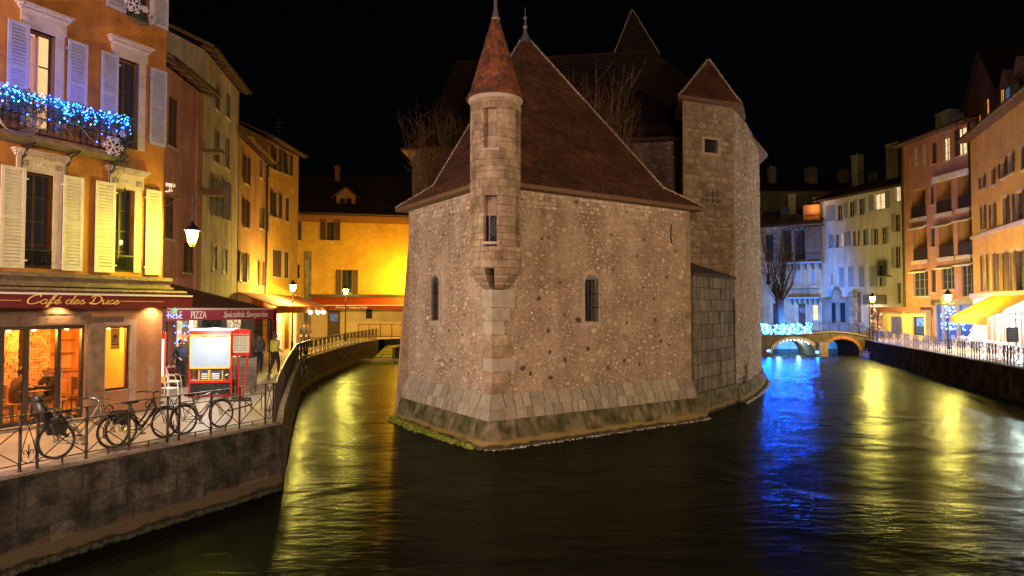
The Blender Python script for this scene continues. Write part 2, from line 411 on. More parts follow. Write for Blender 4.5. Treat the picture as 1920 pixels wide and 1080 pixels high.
# water
wm = bpy.data.materials.new('canal_water'); wm.use_nodes = True
n = wm.node_tree.nodes; l = wm.node_tree.links; b = n['Principled BSDF']
b.inputs['Base Color'].default_value = (.003, .004, .0018, 1); b.inputs['Roughness'].default_value = .21
b.inputs['IOR'].default_value = 1.33; b.inputs['Specular IOR Level'].default_value = .30
b.inputs['Specular Tint'].default_value = (.9, 1, .75, 1)
geo = n.new('ShaderNodeNewGeometry')
cn = n.new('ShaderNodeTexNoise'); cn.inputs['Scale'].default_value = .22; cn.inputs['Detail'].default_value = 2; cn.inputs['Distortion'].default_value = 1.5; l.new(geo.outputs['Position'], cn.inputs['Vector'])
calm = n.new('ShaderNodeMapRange'); calm.inputs[1].default_value = .35; calm.inputs[2].default_value = .65; calm.inputs[3].default_value = .35; calm.inputs[4].default_value = 1.25; l.new(cn.outputs[0], calm.inputs[0])
def wnoise(sc, strn, dist, prev, rot=0.0, dtl=3):
    mp = n.new('ShaderNodeMapping'); mp.inputs['Scale'].default_value = sc; mp.inputs['Rotation'].default_value = (0, 0, rot)
    l.new(geo.outputs['Position'], mp.inputs[0])
    nz = n.new('ShaderNodeTexNoise'); nz.inputs['Scale'].default_value = 1; nz.inputs['Detail'].default_value = dtl; nz.inputs['Distortion'].default_value = .6
    l.new(mp.outputs[0], nz.inputs['Vector'])
    bp = n.new('ShaderNodeBump'); bp.inputs['Strength'].default_value = strn; bp.inputs['Distance'].default_value = dist
    mm = n.new('ShaderNodeMath'); mm.operation = 'MULTIPLY'; l.new(nz.outputs[0], mm.inputs[0]); l.new(calm.outputs[0], mm.inputs[1])
    l.new(mm.outputs[0], bp.inputs['Height'])
    if prev: l.new(prev, bp.inputs['Normal'])
    return bp.outputs[0]
w1 = wnoise((.28, .55, 1), .5, .08, None, .15)
w2 = wnoise((1.0, 2.9, 1), .6, .042, w1, .12)
w3 = wnoise((4.2, 10, 1), .6, .014, w2, -.1)
l.new(w3, b.inputs['Normal'])
b.inputs['Specular IOR Level'].default_value = 0; b.inputs['Roughness'].default_value = 1
gls = n.new('ShaderNodeBsdfGlossy'); gls.inputs['Color'].default_value = (.86, 1, .88, 1); gls.inputs['Roughness'].default_value = .27; l.new(w3, gls.inputs['Normal'])
fre = n.new('ShaderNodeFresnel'); fre.inputs['IOR'].default_value = 1.21; l.new(w3, fre.inputs['Normal'])
mxs = n.new('ShaderNodeMixShader'); fm_ = n.new('ShaderNodeMath'); fm_.operation = 'MULTIPLY'; fm_.inputs[1].default_value = .36; l.new(fre.outputs[0], fm_.inputs[0]); l.new(fm_.outputs[0], mxs.inputs[0]); l.new(b.outputs[0], mxs.inputs[1]); l.new(gls.outputs[0], mxs.inputs[2]); l.new(mxs.outputs[0], n['Material Output'].inputs[0])
mb = MB(); mb.quad((-160,-30,0),(160,-30,0),(160,240,0),(-160,240,0))
structure(mb.build('canal_water', wm))

E0 = Vector((-8.8, 11.0)); E1 = Vector((-5.88, 16.4)); ED = E1-E0
EM = E0 - ED*1.55
E2 = Vector((-11.75, 35.0)); E3 = Vector((-12.5, 60.0))
def curve2(a, b, c, nseg=6):
    return [a*(1-t)**2 + b*2*t*(1-t) + c*t*t for t in [k/nseg for k in range(nseg+1)]]
qmid = [E1] + [Vector(p) for p in ((-6.75,19.0),(-8.6,25.0),(-11.3,34.0),(-12.1,38.5),(-12.6,46.0),(-12.75,53.0))] + [E3]
LQ = [EM] + qmid
def sheet(name, pts, z, m):
    mb = MB(); mb.poly([(p[0], p[1], z) for p in pts]); return mb.build(name, m)
# big sheets of ground (triangulated by bmesh for the concave outline)
def ground(name, pts, z, m):
    bm = bmesh.new(); vs_ = [bm.verts.new((p[0], p[1], z)) for p in pts]; bm.faces.new(vs_)
    bmesh.ops.triangulate(bm, faces=bm.faces[:]); bmesh.ops.recalc_face_normals(bm, faces=bm.faces[:])
    for f in bm.faces:
        if f.normal.z < 0: f.normal_flip()
    me = bpy.data.meshes.new(name); bm.to_mesh(me); bm.free(); me.materials.append(m)
    o = bpy.data.objects.new(name, me); COL.objects.link(o); return structure(o)
back_left = [E3, Vector((-9.5,62.5)), Vector((6,62.5)), Vector((6,240)), Vector((-160,240)), Vector((-160,EM.y))]
ground('quay_pavement', LQ + back_left, QZ, M['paving'])
RE = [Vector((17.4,5)), Vector((24.7,31)), Vector((28.2,43.5)), Vector((31.4,55.3)), Vector((33.6,61))]
ground('promenade_pavement', RE + [Vector((33.9,65)), Vector((36.3,72)), Vector((12,72)), Vector((12,240)), Vector((160,240)), Vector((160,5))], QZ, M['paving'])

# quay walls: each a thing with a stone coping
def quay_wall(name, label, pts, m, batter=.12, nsub=8):
    root = thing(name, label, 'quay wall', (pts[0][0], pts[0][1], 0)); O = Vector((pts[0][0], pts[0][1], 0))
    mb = MB(); cp = MB(); 
    for a, c in zip(pts, pts[1:]):
        a = Vector(a); c = Vector(c); d = (c-a).normalized(); nrm = Vector((d.y, -d.x))   # outward = to the right of the direction
        a2 = a + nrm*batter; c2 = c + nrm*batter
        mb.quad((a2.x-O.x, a2.y-O.y, -.6), (c2.x-O.x, c2.y-O.y, -.6), (c.x-O.x, c.y-O.y, QZ-.005), (a.x-O.x, a.y-O.y, QZ-.005))
    mb.build('wall', m, root)
    # coping stones, each of its own
    k = 0
    for a, c in zip(pts, pts[1:]):
        a = Vector(a); c = Vector(c); L = (c-a).length; d = (c-a).normalized(); nrm = Vector((d.y, -d.x))
        ns = max(1, int(L/.95))
        if (a+c).length/2 > 46: ns = max(1, int(L/1.6))
        for q in range(ns):
            p = a + d*(L*q/ns+.01); r_ = a + d*(L*(q+1)/ns-.01); i_ = -nrm*.42; o_ = nrm*(.03+random.random()*.015)
            t = random.uniform(.006, .018)
            s = MB(); s.hexa([(p+o_).to_tuple()+(-.045,), (r_+o_).to_tuple()+(-.045,), (r_+i_).to_tuple()+(-.045,), (p+i_).to_tuple()+(-.045,),
                              (p+o_).to_tuple()+(t,), (r_+o_).to_tuple()+(t,), (r_+i_).to_tuple()+(t,), (p+i_).to_tuple()+(t,)])
            s.v = [(v[0]-p.x, v[1]-p.y, v[2]) for v in s.v]
            s.build('coping_stone', M['coping_q'], root, loc=(p.x-O.x, p.y-O.y, QZ)); k += 1
    return root, O
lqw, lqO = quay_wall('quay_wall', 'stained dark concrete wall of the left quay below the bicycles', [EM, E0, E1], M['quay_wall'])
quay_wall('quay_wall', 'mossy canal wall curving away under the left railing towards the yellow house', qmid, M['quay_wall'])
quay_wall('quay_wall', 'dark brown wall of the right quay below the cafe terrace railing', list(reversed(RE)), M['quay_wall_r'])
mbw = MB(); mbw.quad((36.3,72,-.5),(12,72,-.5),(12,72,QZ),(36.3,72,QZ)); mbw.quad((33.9,65,-.5),(36.3,72,-.5),(36.3,72,QZ),(33.9,65,QZ))
tag(mbw.build('quay_wall', mat('pale_far_wall',(.35,.33,.30),.9,(.2,.19,.17),1.5,.6,10,streak=.3)), 'far quay wall seen in blue light through the bridge arches', 'quay wall')
mbw = MB(); pass
bpy.data.objects.remove(bpy.data.objects[-1]) if False else None
# rough render blocks and cracks on the near left wall: irregular proud patches of masonry
u = (E1-EM).normalized(); nr = Vector((u.y, -u.x)); Lw = (E1-EM).length
def quay_blocks(root, O, a, d, nrm, L, rows, m, batter=.12):
    for j, (z0, z1) in enumerate(rows):
        s = -.3*random.random()
        while s < L:
            w = random.uniform(.55, 1.15); s1 = min(L, s+w)
            if s1-s > .2 and s > 0:
                mb = MB(); t = random.uniform(.004, .035)
                def pt(ss, z, off):
                    p = a + d*ss + nrm*(batter*(QZ-z)/(QZ+.6)+off); return (p.x-O.x, p.y-O.y, z)
                g = .014; c0 = random.uniform(.01,.035)
                A_ = pt(s+g, z0+g, -.02); 
                mb.hexa([pt(s+g,z0+g,-.03), pt(s+g,z0+g+.0,t), pt(s1-g,z0+g,t), pt(s1-g,z0+g,-.03),
                         pt(s+g,z1-g,-.03), pt(s+g,z1-g,t-random.random()*.004), pt(s1-g,z1-g,t), pt(s1-g,z1-g,-.03)])
                mb.build('block', m, root)
            s = s1
quay_blocks(lqw, lqO, EM, u, nr, Lw, [(.34,.66),(.67,1.02),(1.03,1.54)], M['quay_wall'])
# slimy ledge at the waterline of the near wall
mb = MB(); a = EM; 
for k in range(150):
    s = k*Lw/150; w = .09; p = EM+u*s+nr*(.1+random.random()*.05); h = random.uniform(.02,.14)
    mb.ball((p.x-lqO.x, p.y-lqO.y, h*.4), random.uniform(.07,.13), 6, 4, (1,1,.8))
mb.build('weed', mat('dark_weed', (.03,.035,.015), .7, (.015,.018,.008), 6, .5, 30), lqw, kind='stuff')

# ------------------------------------------------------------- bridge with two arches and LED curtain
def one_sided(m):
    """an LED shines forwards only"""
    n = m.node_tree.nodes; l = m.node_tree.links; g = n.new('ShaderNodeNewGeometry'); q = n.new('ShaderNodeMath'); q.operation = 'MULTIPLY_ADD'
    s = n['Principled BSDF'].inputs['Emission Strength'].default_value; q.inputs[1].default_value = -s; q.inputs[2].default_value = s
    l.new(g.outputs['Backfacing'], q.inputs[0]); l.new(q.outputs[0], n['Principled BSDF'].inputs['Emission Strength']); return m
def make_bridge():
    x0, x1 = 22.5, 34.6; Y0, Y1 = 61.0, 65.0
    root = thing('stone_bridge', 'low two-arched stone bridge hung with white and blue lights', 'bridge', (x0, Y0, 0))
    def deck(x):
        return 2.02 + .28*math.exp(-((x-30.4)/2.2)**2) - max(0, (x-32.5))*.14
    def arch(x):
        for (a, b_, c, zt, zs) in ((24.7, 29.0, 0, 1.62, .25), (29.75, 33.0, 0, 1.66, .55)):
            if a < x < b_:
                t = (x-(a+b_)/2)/((b_-a)/2); return zs + (zt-zs)*math.sqrt(max(0, 1-t*t))
        return -.5
    N = 97; xs = [x0+(x1-x0)*k/N for k in range(N+1)]
    for e in (24.7, 29.0, 29.75, 33.0): xs += [e-.001, e+.001]
    xs.sort()
    mb = MB()
    for a, c in zip(xs, xs[1:]):
        m_ = (a+c)/2; za, zc = (arch(a), arch(c))
        if arch(m_) < -.4: za = zc = -.5
        else: za = max(za, .1); zc = max(zc, .1)
        mb.quad((a-x0,0,za),(c-x0,0,zc),(c-x0,0,deck(c)),(a-x0,0,deck(a)))
        mb.quad((a-x0,4,za),(a-x0,4,deck(a)),(c-x0,4,deck(c)),(c-x0,4,zc))
        mb.quad((a-x0,0,za),(a-x0,4,za),(c-x0,4,zc),(c-x0,0,zc))
        mb.quad((a-x0,0,deck(a)),(c-x0,0,deck(c)),(c-x0,4,deck(c)),(a-x0,4,deck(a)))
    for e in (24.7,29.0,29.75,33.0):
        mb.quad((e-x0,0,-.5),(e-x0,4,-.5),(e-x0,4,.6),(e-x0,0,.6))
    mb.build('body', mat('bridge_stone', (.15,.12,.085), .9, (.075,.06,.045), 2, .5, 14, streak=.3), root)
    # voussoirs
    for (a, b_, zt, zs, m_, nv) in ((24.7,29.0,1.62,.25,M['quoin'],22), (29.75,33.0,1.66,.55,mat('bridge_brick',(.42,.16,.07),.85,(.3,.1,.05),5,.4,25,rnd=.2),26)):
        cx, rx, rz = (a+b_)/2, (b_-a)/2, zt-zs
        for k in range(nv):
            t0 = math.pi*(k+.06)/nv; t1 = math.pi*(k+.94)/nv
            v = MB(); f = lambda t, g: (cx-x0-(rx+g)*math.cos(t), zs+(rz+g)*math.sin(t))
            p = [f(t0,-.02), f(t1,-.02), f(t1,.25), f(t0,.25)]
            p = [(q[0], min(q[1], deck(q[0]+x0)-.05)) for q in p]
            v.plate(p, -.05, .3); v.build('voussoir', m_, root)
    c = MB()
    for a, b2 in zip(xs, xs[1:]):
        if b2-a < .01: continue
        c.hexa([(a-x0,-.1,deck(a)-.02),(b2-x0,-.1,deck(b2)-.02),(b2-x0,.35,deck(b2)-.02),(a-x0,.35,deck(a)-.02),
                (a-x0,-.1,deck(a)+.08),(b2-x0,-.1,deck(b2)+.08),(b2-x0,.35,deck(b2)+.08),(a-x0,.35,deck(a)+.08)])
    c.build('coping', M['kerb'], root)
    p = MB(); p.prism([(6.5,-.6),(7.25,-.6),(7.25,0),(6.5,0)], -.5, 1.3); p.build('cutwater', M['ashlar'], root)
    # railing
    for k in range(13):
        x = 22.7+k*.95; q = MB(); q.box(x-x0-.03, x-x0+.03, .1, .16, deck(x), deck(x)+1.05); q.build('post', M['iron_brown'], root)
    for h in (.15, .85, 1.03):
        r = MB(); r.path([(22.7+k*.475-x0,.13,deck(22.7+k*.475)+h) for k in range(25)], .02, 4); r.build('rail', M['iron_brown'], root)
    r = MB()
    for k in range(95):
        x = 22.75+k*.12; r.bar((x-x0,.13,deck(x)+.15),(x-x0,.13,deck(x)+.85),.018)
    r.build('baluster', M['iron_brown'], root, kind='stuff')
    # curtain of white-blue LEDs along the left half of the railing
    led = MB(); led2 = MB(); random.seed(3)
    for k in range(240):
        x = random.uniform(22.8, 28.5); z = deck(x)+random.uniform(.02, 1.08)
        z = deck(x) + .08 + .95*random.random()
        w = .014 if random.random() < .8 else .024
        yl = -random.random()*.08; (led if k%3 else led2).quad((x-x0-w*1.3,yl,z-w*1.3),(x-x0+w*1.3,yl,z-w*1.3),(x-x0+w*1.3,yl,z+w*1.3),(x-x0-w*1.3,yl,z+w*1.3))
    cur = led.build('light_curtain', one_sided(emis('led_deep_blue', (.001,.07,1), 3600)), None, kind='stuff')
    cur.location = (x0, Y0, 0)
    tag(cur, 'glittering blue-white LED curtain hanging on the bridge railing', 'string lights')
    led2.build('white_led', one_sided(emis('led_white', (.40,.72,1), 30)), cur, kind='stuff')
    # lamps under the arch
    bulbs = thing('arch_lights', 'row of small white bulbs under the left arch of the bridge', 'string lights', (x0, Y0, 0))
    for k in range(9):
        t = math.pi*(.30+.055*k); v = MB(); v.ball(((26.85-x0)-2.1*math.cos(t), .25, .25+1.3*math.sin(t)), .05, 6, 4)
        v.build('bulb', emis('arch_bulb', (.75,.9,1), 30), bulbs)
    lamp(bulbs, (26.0-x0, 1.6, 1.15), 110, (.45,.75,1), .12)
    lamp(bulbs, (28.2-x0, 2.2, .9), 80, (.6,.9,1), .1)
    return root
make_bridge()
# blue floodlights that wash the bridge and the houses behind it
def floodlight(loc, target, watts, color, label, cat='floodlight', ang=120, glow=None):
    o = thing('floodlight', label, cat, loc)
    d = (Vector(target)-Vector(loc)).normalized()
    h = MB(); h.box(-.16,.16,-.06,.06,-.1,.1); hs = h.build('housing', M['black'], o)
    q = d.to_track_quat('-Y','Z'); hs.rotation_mode = 'QUATERNION'; hs.rotation_quaternion = q
    e = MB(); e.box(-.14,.14,-.068,-.062,-.08,.08); 
    le = e.build('lens', glow or emis('flood_blue_lens', (.03,.18,1), 30), hs)
    b_ = MB(); b_.box(-.02,.02,0,.04,-.25,0); b_.build('bracket', M['black'], o)
    spot(o, tuple(d*.12), tuple(d*2), watts, color, ang, .5, .12)
    return o
floodlight((24.2, 60.6, .55), (25.5, 40, -1), 150, (.02,.22,1), 'blue floodlight low at the left abutment of the bridge')
floodlight((28.6, 60.2, .45), (29, 44, -1), 100, (.02,.18,1), 'blue floodlight on the middle pier of the bridge')
floodlight((28.6, 66.0, 1.95), (30.5, 75, 4), 9000, (.03,.24,1), 'blue floodlight behind the bridge aimed at the grey-white house', ang=105)
floodlight((31.2, 65.4, 1.3), (31.2, 72, .5), 6000, (.02,.25,1), 'blue floodlight behind the right arch of the bridge', ang=150)

# ------------------------------------------------------------- the mossy weir at the head of the side canal
wr = thing('canal_weir', 'mossy concrete weir and steps closing the end of the side canal', 'weir', (-9.0, 60, 0))
mossm = mat('moss_concrete', (.16,.17,.035), .95, (.10,.085,.04), 2.5, .7, 14)
v = MB(); v.quad((-3.4,2.4,-.5),(15,2.4,-.5),(15,2.4,1.25),(-3.4,2.4,1.25)); v.box(-3.4,15,2.2,2.5,1.25,QZ-.01); v.build('back_wall', mossm, wr)
v = MB(); v.hexa([(-2.9,-6.5,-.3),(-1.1,-6.5,-.3),(-1.1,2.2,-.3),(-2.9,2.2,-.3),(-2.9,-6.5,.05),(-1.1,-6.5,.05),(-1.1,2.2,1.2),(-2.9,2.2,1.2)]); v.build('ramp', mossm, wr)
for k in range(6):
    v = MB(); y = -6+k*1.35; zz = .05+(y+6.5)/8.7*1.15; v.box(-2.95,-1.05,y,y+.12,zz-.1,zz+.06); v.build('rung', M['kerb'], wr)
v = MB(); v.box(-1.05,-.8,-6.2,2.2,-.3,1.25); v.build('side_wall', mossm, wr)
v = MB(); v.path([(-2.9,2.2,2.2),(-.9,2.2,2.2),(-.5,-3,.9),(-.5,-3,.2)],.03); v.tube((-.9,2.2,1.1),(-.9,2.2,2.2),.025); v.build('handrail', M['lead'], wr)
v = MB(); v.box(-4.0,2.5,-7.3,-7.0,.2,.38); v.box(-.9,-.75,-7.3,-7.1,-.4,.3); v.build('boom', M['ridge'], wr)
# ============================================================= THE PALACE ON THE ISLAND
random.seed(11)
PC = Vector((-.66, 21.3)); pdr = Vector((.831, .557)).normalized(); pdl = Vector((-.557, .831)).normalized()
LR, LL = 9.75, 6.6; WT = 8.98
PR_ = PC + pdr*LR; PL_ = PC + pdl*LL
FL = Fac(PL_, PC, 0, WT); FR = Fac(PC, PR_, 0, WT)
PO = Vector((2.0, 28.0, 0))
pal = thing('island_palace', 'old stone palace on the island with round corner turret and steep brown roofs', 'palace', PO)
def frame(o, F):     # place a child of the palace on a facade frame
    o.location = (F.A.x-PO.x, F.A.y-PO.y, F.z0); o.rotation_euler = (0, 0, F.ang); return o
def stone_poly(w, h, n=7):
    a0 = random.random()*6.28
    out = []
    for k in range(n):
        t = a0+2*math.pi*(k+random.uniform(-.28,.28))/n; c, s = math.cos(t), math.sin(t); q = max(abs(c), abs(s))**.55; r = random.uniform(.74,1.1)/q
        out.append((w/2*c*r, h/2*s*r))
    return out
def add_stone(mb, x, z, w, h, t, n=7, y=0):
    ps = stone_poly(w, h, n); i = len(mb.v)
    for p in ps: mb.v.append((x+p[0], y+.004, z+p[1]))
    for p in ps: mb.v.append((x+p[0]*.84, y-t*random.uniform(.6,1.2), z+p[1]*.84))
    for k in range(n): mb.f.append((i+k, i+(k+1)%n, i+n+(k+1)%n, i+n+k))
    mb.f.append(tuple(i+n+k for k in range(n)))
def scatter(L, z0, z1, n, avoid, smin, smax, pw=2.2, taken=None, asp=(1.0, 1.9)):
    cell = .3; g = taken if taken is not None else {}; out = []
    for _ in range(n*3):
        if len(out) >= n: break
        s = smin + (smax-smin)*random.random()**pw; w = s*random.uniform(*asp)**.5*1.12; h = s/ random.uniform(1,1.5)**.5
        x = random.uniform(w/2, L-w/2); z = random.uniform(z0+h/2, z1-h/2)
        if any(a-w/2 < x < b_+w/2 and c-h/2 < z < d+h/2 for a, b_, c, d in avoid): continue
        ci, cj = int(x/cell), int(z/cell); ok = True
        for i in range(ci-2, ci+3):
            for j in range(cj-2, cj+3):
                for (xx, zz, ww, hh) in g.get((i, j), ()):
                    if abs(x-xx) < (w+ww)*.46 and abs(z-zz) < (h+hh)*.46: ok = False; break
                if not ok: break
            if not ok: break
        if ok: g.setdefault((ci, cj), []).append((x, z, w, h)); out.append((x, z, w, h))
    return out
stone_var = []
for k in range(12):
    mb = MB(); add_stone(mb, 0, 0, 1, 1, .013, random.choice((5,6,7)), 0); 
    me = mb.mesh('stone', M['rubble_o']); stone_var.append(me)
dstone_var = []
for k in range(4):
    mb = MB(); add_stone(mb, 0, 0, 1, 1, .010, 6, 0); dstone_var.append(mb.mesh('stone', M['dark_rubble']))

def palace_wall(F, wins, big_n, small_n, dark, z0=1.60):
    holes = [w[:4] for w in wins]
    mb = MB(); mb.wall(0, F.L, z0, WT, holes, .35)
    # gently uneven surface comes from the stones; the mortar face itself:
    w = frame(mb.build('wall', M['stone'], pal), F)
    av = [(a-.16, b_+.16, c-.16, d+.16) for a, b_, c, d in holes]
    taken = {}
    for (px, py, sw, sh) in dark:
        s, z = F.sz(px, py); D = 24
        o = inst('dark_stone', random.choice(dstone_var), w, (s, 0, z), None, (sw*D/1200*.85, 1, sh*D/1200*.85))
        taken.setdefault((int(s/.3), int(z/.3)), []).append((s, z, .2, .2))
    for (x, z, ww, hh) in scatter(F.L, z0+.1, WT-.95, big_n, av, .14, .28, 2.0, taken):
        inst('stone', random.choice(stone_var), w, (x, 0, z), (0, random.uniform(-.3,.3), 0), (ww, random.uniform(.6,1.3), hh))
    sm = MB()
    for (x, z, ww, hh) in scatter(F.L, z0+.05, WT-.95, small_n, av, .045, .135, 1.35, taken): add_stone(sm, x, z, ww, hh, random.uniform(.003,.009), random.choice((5,6)))
    zc_ = WT-.92
    while zc_ < WT-.08:
        hc_ = random.uniform(.11,.17); xc_ = .1
        while xc_ < F.L-.3:
            wc_ = random.uniform(.12,.34)
            if random.random() < .8: add_stone(sm, xc_+wc_/2, zc_+hc_/2, wc_*1.12, hc_*1.1, random.uniform(.006,.016), 7)
            xc_ += wc_+random.uniform(.01,.05)
        zc_ += hc_+.015
    sm.build('rubble', M['rubble'], w, kind='stuff')
    dm = MB()
    for (x, z, ww, hh) in scatter(F.L, z0+.05, WT-.05, 55, av, .05, .13, 1.6, taken): add_stone(dm, x, z, ww, hh, random.uniform(.004,.010), 6)
    dm.build('dark_pebbles', M['dark_rubble'], w, kind='stuff')
    return w
rw = FR.rect(1096, 524, 1120, 602); lw = FL.rect(812, 522, 824, 600)
rdark = [(1084,600,20,14),(1102,654,12,12),(1031,660,10,10),(1059,674,10,12),(1032,708,16,10),(1028,620,10,14),(1239,640,10,10),(1170,676,10,10),
         (1199,683,8,10),(1140,690,8,12),(1081,378,12,12),(1173,398,10,8),(1208,449,10,10),(1146,440,8,8),(1016,447,8,8),(1250,520,9,9),(1050,530,8,9),(1226,560,7,9),
         (1058,590,9,8),(980,690,16,12),(995,700,10,14),(1010,560,12,10),(1150,505,7,7),(1195,480,7,7),(1267,470,7,8),(1228,600,8,8),(1175,605,7,9)]
ldark = [(860,480,8,8),(842,620,7,8),(870,590,8,7),(790,640,6,8),(846,676,7,8),(800,460,6,7),(832,440,7,8),(878,700,8,8),(863,395,7,7),(846,540,6,8)]
wallR = palace_wall(FR, [rw], 230, 2300, rdark); wallL = palace_wall(FL, [lw], 150, 1500, ldark)
# windows: pale surround, arched head, iron bars
def barred_window(F, w, r, wid):
    a, b_, c, d = r; t = .13
    fr = MB(); fr.box(a-t, a, -.03, .2, c-.05, d-.1); fr.box(b_, b_+t*.8, -.03, .2, c-.05, d-.1); fr.box(a-t*1.2, b_+t*1.2, -.045, .2, c-.2, c-.05)
    n_ = 8; rr = (b_-a)/2; cx = (a+b_)/2
    for k in range(n_):
        t0, t1 = math.pi*k/n_, math.pi*(k+1)/n_
        f = lambda t_, g: (cx-(rr+g)*math.cos(t_), d-.1-rr*.3+(rr*1.3+g)*math.sin(t_))
        fr.plate([f(t0,0), f(t1,0), f(t1,t*1.1), f(t0,t*1.1)], -.03, .2)
    o = frame(fr.build('window', M['trim'], pal), F)
    ib = MB(); ib.box(a-.02, b_+.02, .3, .34, c-.02, d+.2); ib.build('pane', M['pane'], o)
    x = a+.03
    nb = 4 if b_-a > .35 else 3
    for k in range(nb):
        br = MB(); xx = a+(b_-a)*(k+.6)/nb; h = .0 if k%2 else .04
        br.tube((xx,-.09,c-.02),(xx,-.09,d-.02+h),.016,.016,6); br.tube((xx,-.09,d-.02+h),(xx,-.09,d+.1+h),.016,.003,6); br.build('bar', M['iron'], o)
    for zz in (c+(d-c)*.33, c+(d-c)*.66):
        br = MB(); br.tube((a-.05,-.09,zz),(b_+.09,-.09,zz),.013); br.build('cross_bar', M['iron'], o)
barred_window(FR, wallR, rw, .4); barred_window(FL, wallL, lw, .3)
# wrought anchor on the right wall
s, z = FR.sz(1257, 440); mb = MB()
mb.path([(s+.03,-.04,z+.42),(s,-.05,z+.3),(s-.02,-.05,z),(s,-.05,z-.25),(s+.06,-.04,z-.4)], .022); mb.tube((s,-.05,z),(s+.15,-.05,z+.02),.018)
frame(mb.build('wall_anchor', M['iron'], pal), FR)
# corner quoins below the turret
kk = [(541,577,66,88,0),(577,602,52,70,0),(602,628,62,44,0),(628,650,40,60,1),(650,672,58,74,1),(672,698,60,92,0),(698,720,50,62,1),(720,741,42,50,1)]
Ydep = 21.3
for (ya, yb, wl_, wr_, dk) in kk:
    z1 = P(922, ya, Ydep).z; z0 = P(922, yb, Ydep).z
    a = wr_*.5/1200*Ydep*1.25*.9; b_ = wl_*.5/1200*Ydep*1.8*.55
    g = .012; t = .02+.015*random.random()
    mb = MB(); mb.box(-t, a, -t, .08, z0+g, z1-g); 
    mb.box(-t, .08, .08, b_, z0+g, z1-g)
    o = mb.build('quoin', M['quoin'] if not dk else M['ashlar'], pal, loc=(PC.x-PO.x, PC.y-PO.y, 0), rz=math.atan2(pdr.y, pdr.x))
# quoins up the right and left ends of the two walls
for k in range(24):
    z0 = 1.7+k*.3; w_ = .38 if k%2 else .24
    mb = MB(); mb.box(FR.L-w_, FR.L+.02, -.018-random.random()*.01, .2, z0+.01, z0+.29); frame(mb.build('quoin', M['ashlar'], pal), FR)
# ---------------- plinth with coping slabs
prof = [(0.0, 1.68), (.20, 1.24), (.32, .88), (.46, .50), (.56, .22), (.64, -.3)]
def plinth_pt(path_s, off):
    """outline round the walls at a distance: path_s runs along left wall (0..LL), corner arc, right wall"""
    pass
def ring_pts(off):
    pts = []
    nl = -pdr; nrr = -pdl      # outward normals: left wall faces -pdr, right wall faces -pdl
    for k in range(11): pts.append(PL_ + (PC-PL_)*(k/10) + nl*off)
    for k in range(1, 8):
        t = k/8*math.pi/2; pts.append(PC + (nl*math.cos(t) + nrr*math.sin(t))*off)
    for k in range(11): pts.append(PC + (PR_-PC)*(k/10) + nrr*off)
    pts.append(PR_ + nrr*off*.7 + pdr*off)
    pts.append(PR_ + pdl*4 + pdr*off)
    pts.insert(0, PL_ + pdl*.0 + nl*off*.7 + pdl*off*.8); pts.insert(0, PL_ + pdl*off*.8 + pdr*5)
    return pts
mb = MB(); rings = [ring_pts(o_) for o_, z in prof]; nn = len(rings[0])
import mathutils
for j, (o_, z) in enumerate(prof):
    for p in rings[j]:
        dz = (mathutils.noise.noise(Vector((p.x*2, p.y*2, z*3)))*.05) if j > 2 else 0
        mb.v.append((p.x-PO.x, p.y-PO.y, z+dz))
for j in range(len(prof)-1):
    for k in range(nn-1):
        a = j*nn+k; mb.f.append((a+nn, a+nn+1, a+1, a))
plin = mb.build('plinth', M['plinth'], pal)
# coping slabs, one by one
def slab_row(j0, j1, widths, lift=.02):
    for side in (0, 1):
        L = LL if side == 0 else LR; s = 0; W_ = []
        while s < L-.1:
            w = random.uniform(*widths); 
            if L-(s+w) < .2: w = L-s
            W_.append((s, s+w)); s += w
        for (a, b_) in W_:
            pts = []
            g = .017
            for (off, z) in (prof[j1], prof[j0]):
                for ss in (a+g, b_-g):
                    if side == 0: p = PL_ + (PC-PL_).normalized()*ss - pdr*off
                    else: p = PC + pdr*ss - pdl*off
                    if side == 1 and a == 0 and ss < .1: p = PC + pdr*(-off+g) - pdl*off
                    if side == 0 and b_ >= L-.01 and ss > L-.1: p = PC + pdl*(-off+g) - pdr*off
                    pts.append(Vector((p.x-PO.x, p.y-PO.y, z)))
            up = Vector(((-pdr if side == 0 else -pdl).x, (-pdr if side == 0 else -pdl).y, .55)).normalized()*(lift+random.random()*.014)
            q = [pts[0]-up, pts[1]-up, pts[3]-up, pts[2]-up, pts[0]+up, pts[1]+up, pts[3]+up, pts[2]+up]
            mb = MB(); mb.hexa(q); mb.build('coping_slab', M['coping'], pal)
slab_row(0, 1, (.32, .62)); slab_row(1, 2, (.26, .5), .012)
# rounded corner stone of the coping between the two rows
# moss and pebbles along the waterline
moss = MB(); random.seed(5)
rp = ring_pts(.60); acc = []
for a, b_ in zip(rp[2:], rp[3:-1]):
    L = (b_-a).length; n_ = int(L/.10)
    for k in range(n_):
        p = a+(b_-a)*(k+random.random())/max(1, n_); acc.append(p)
for p in acc:
    q = p + Vector((random.uniform(-.05,.05), random.uniform(-.05,.05)))
    moss.ball((q.x-PO.x, q.y-PO.y, random.uniform(-.04,.03)), random.uniform(.06,.12), 7, 4, (1,1,.6))
moss.build('waterline_stones', mat('wet_stone', (.13,.11,.075), .5, (.06,.055,.03), 9, .5, 30), plin, kind='stuff')
gm = MB()
for k in range(420):
    s = random.random(); base = PL_ + (PC-PL_)*(s*1.0); q = base - pdr*(.66+random.uniform(0,.38)*(1-abs(s-.4)))
    gm.ball((q.x-PO.x, q.y-PO.y, random.uniform(-.05,.08)), random.uniform(.05,.13), 6, 4, (1,1,.7))
gm.build('mossy_rocks', mat('bright_moss', (.30,.33,.03), .9, (.10,.12,.02), 7, .7, 40), plin, kind='stuff')
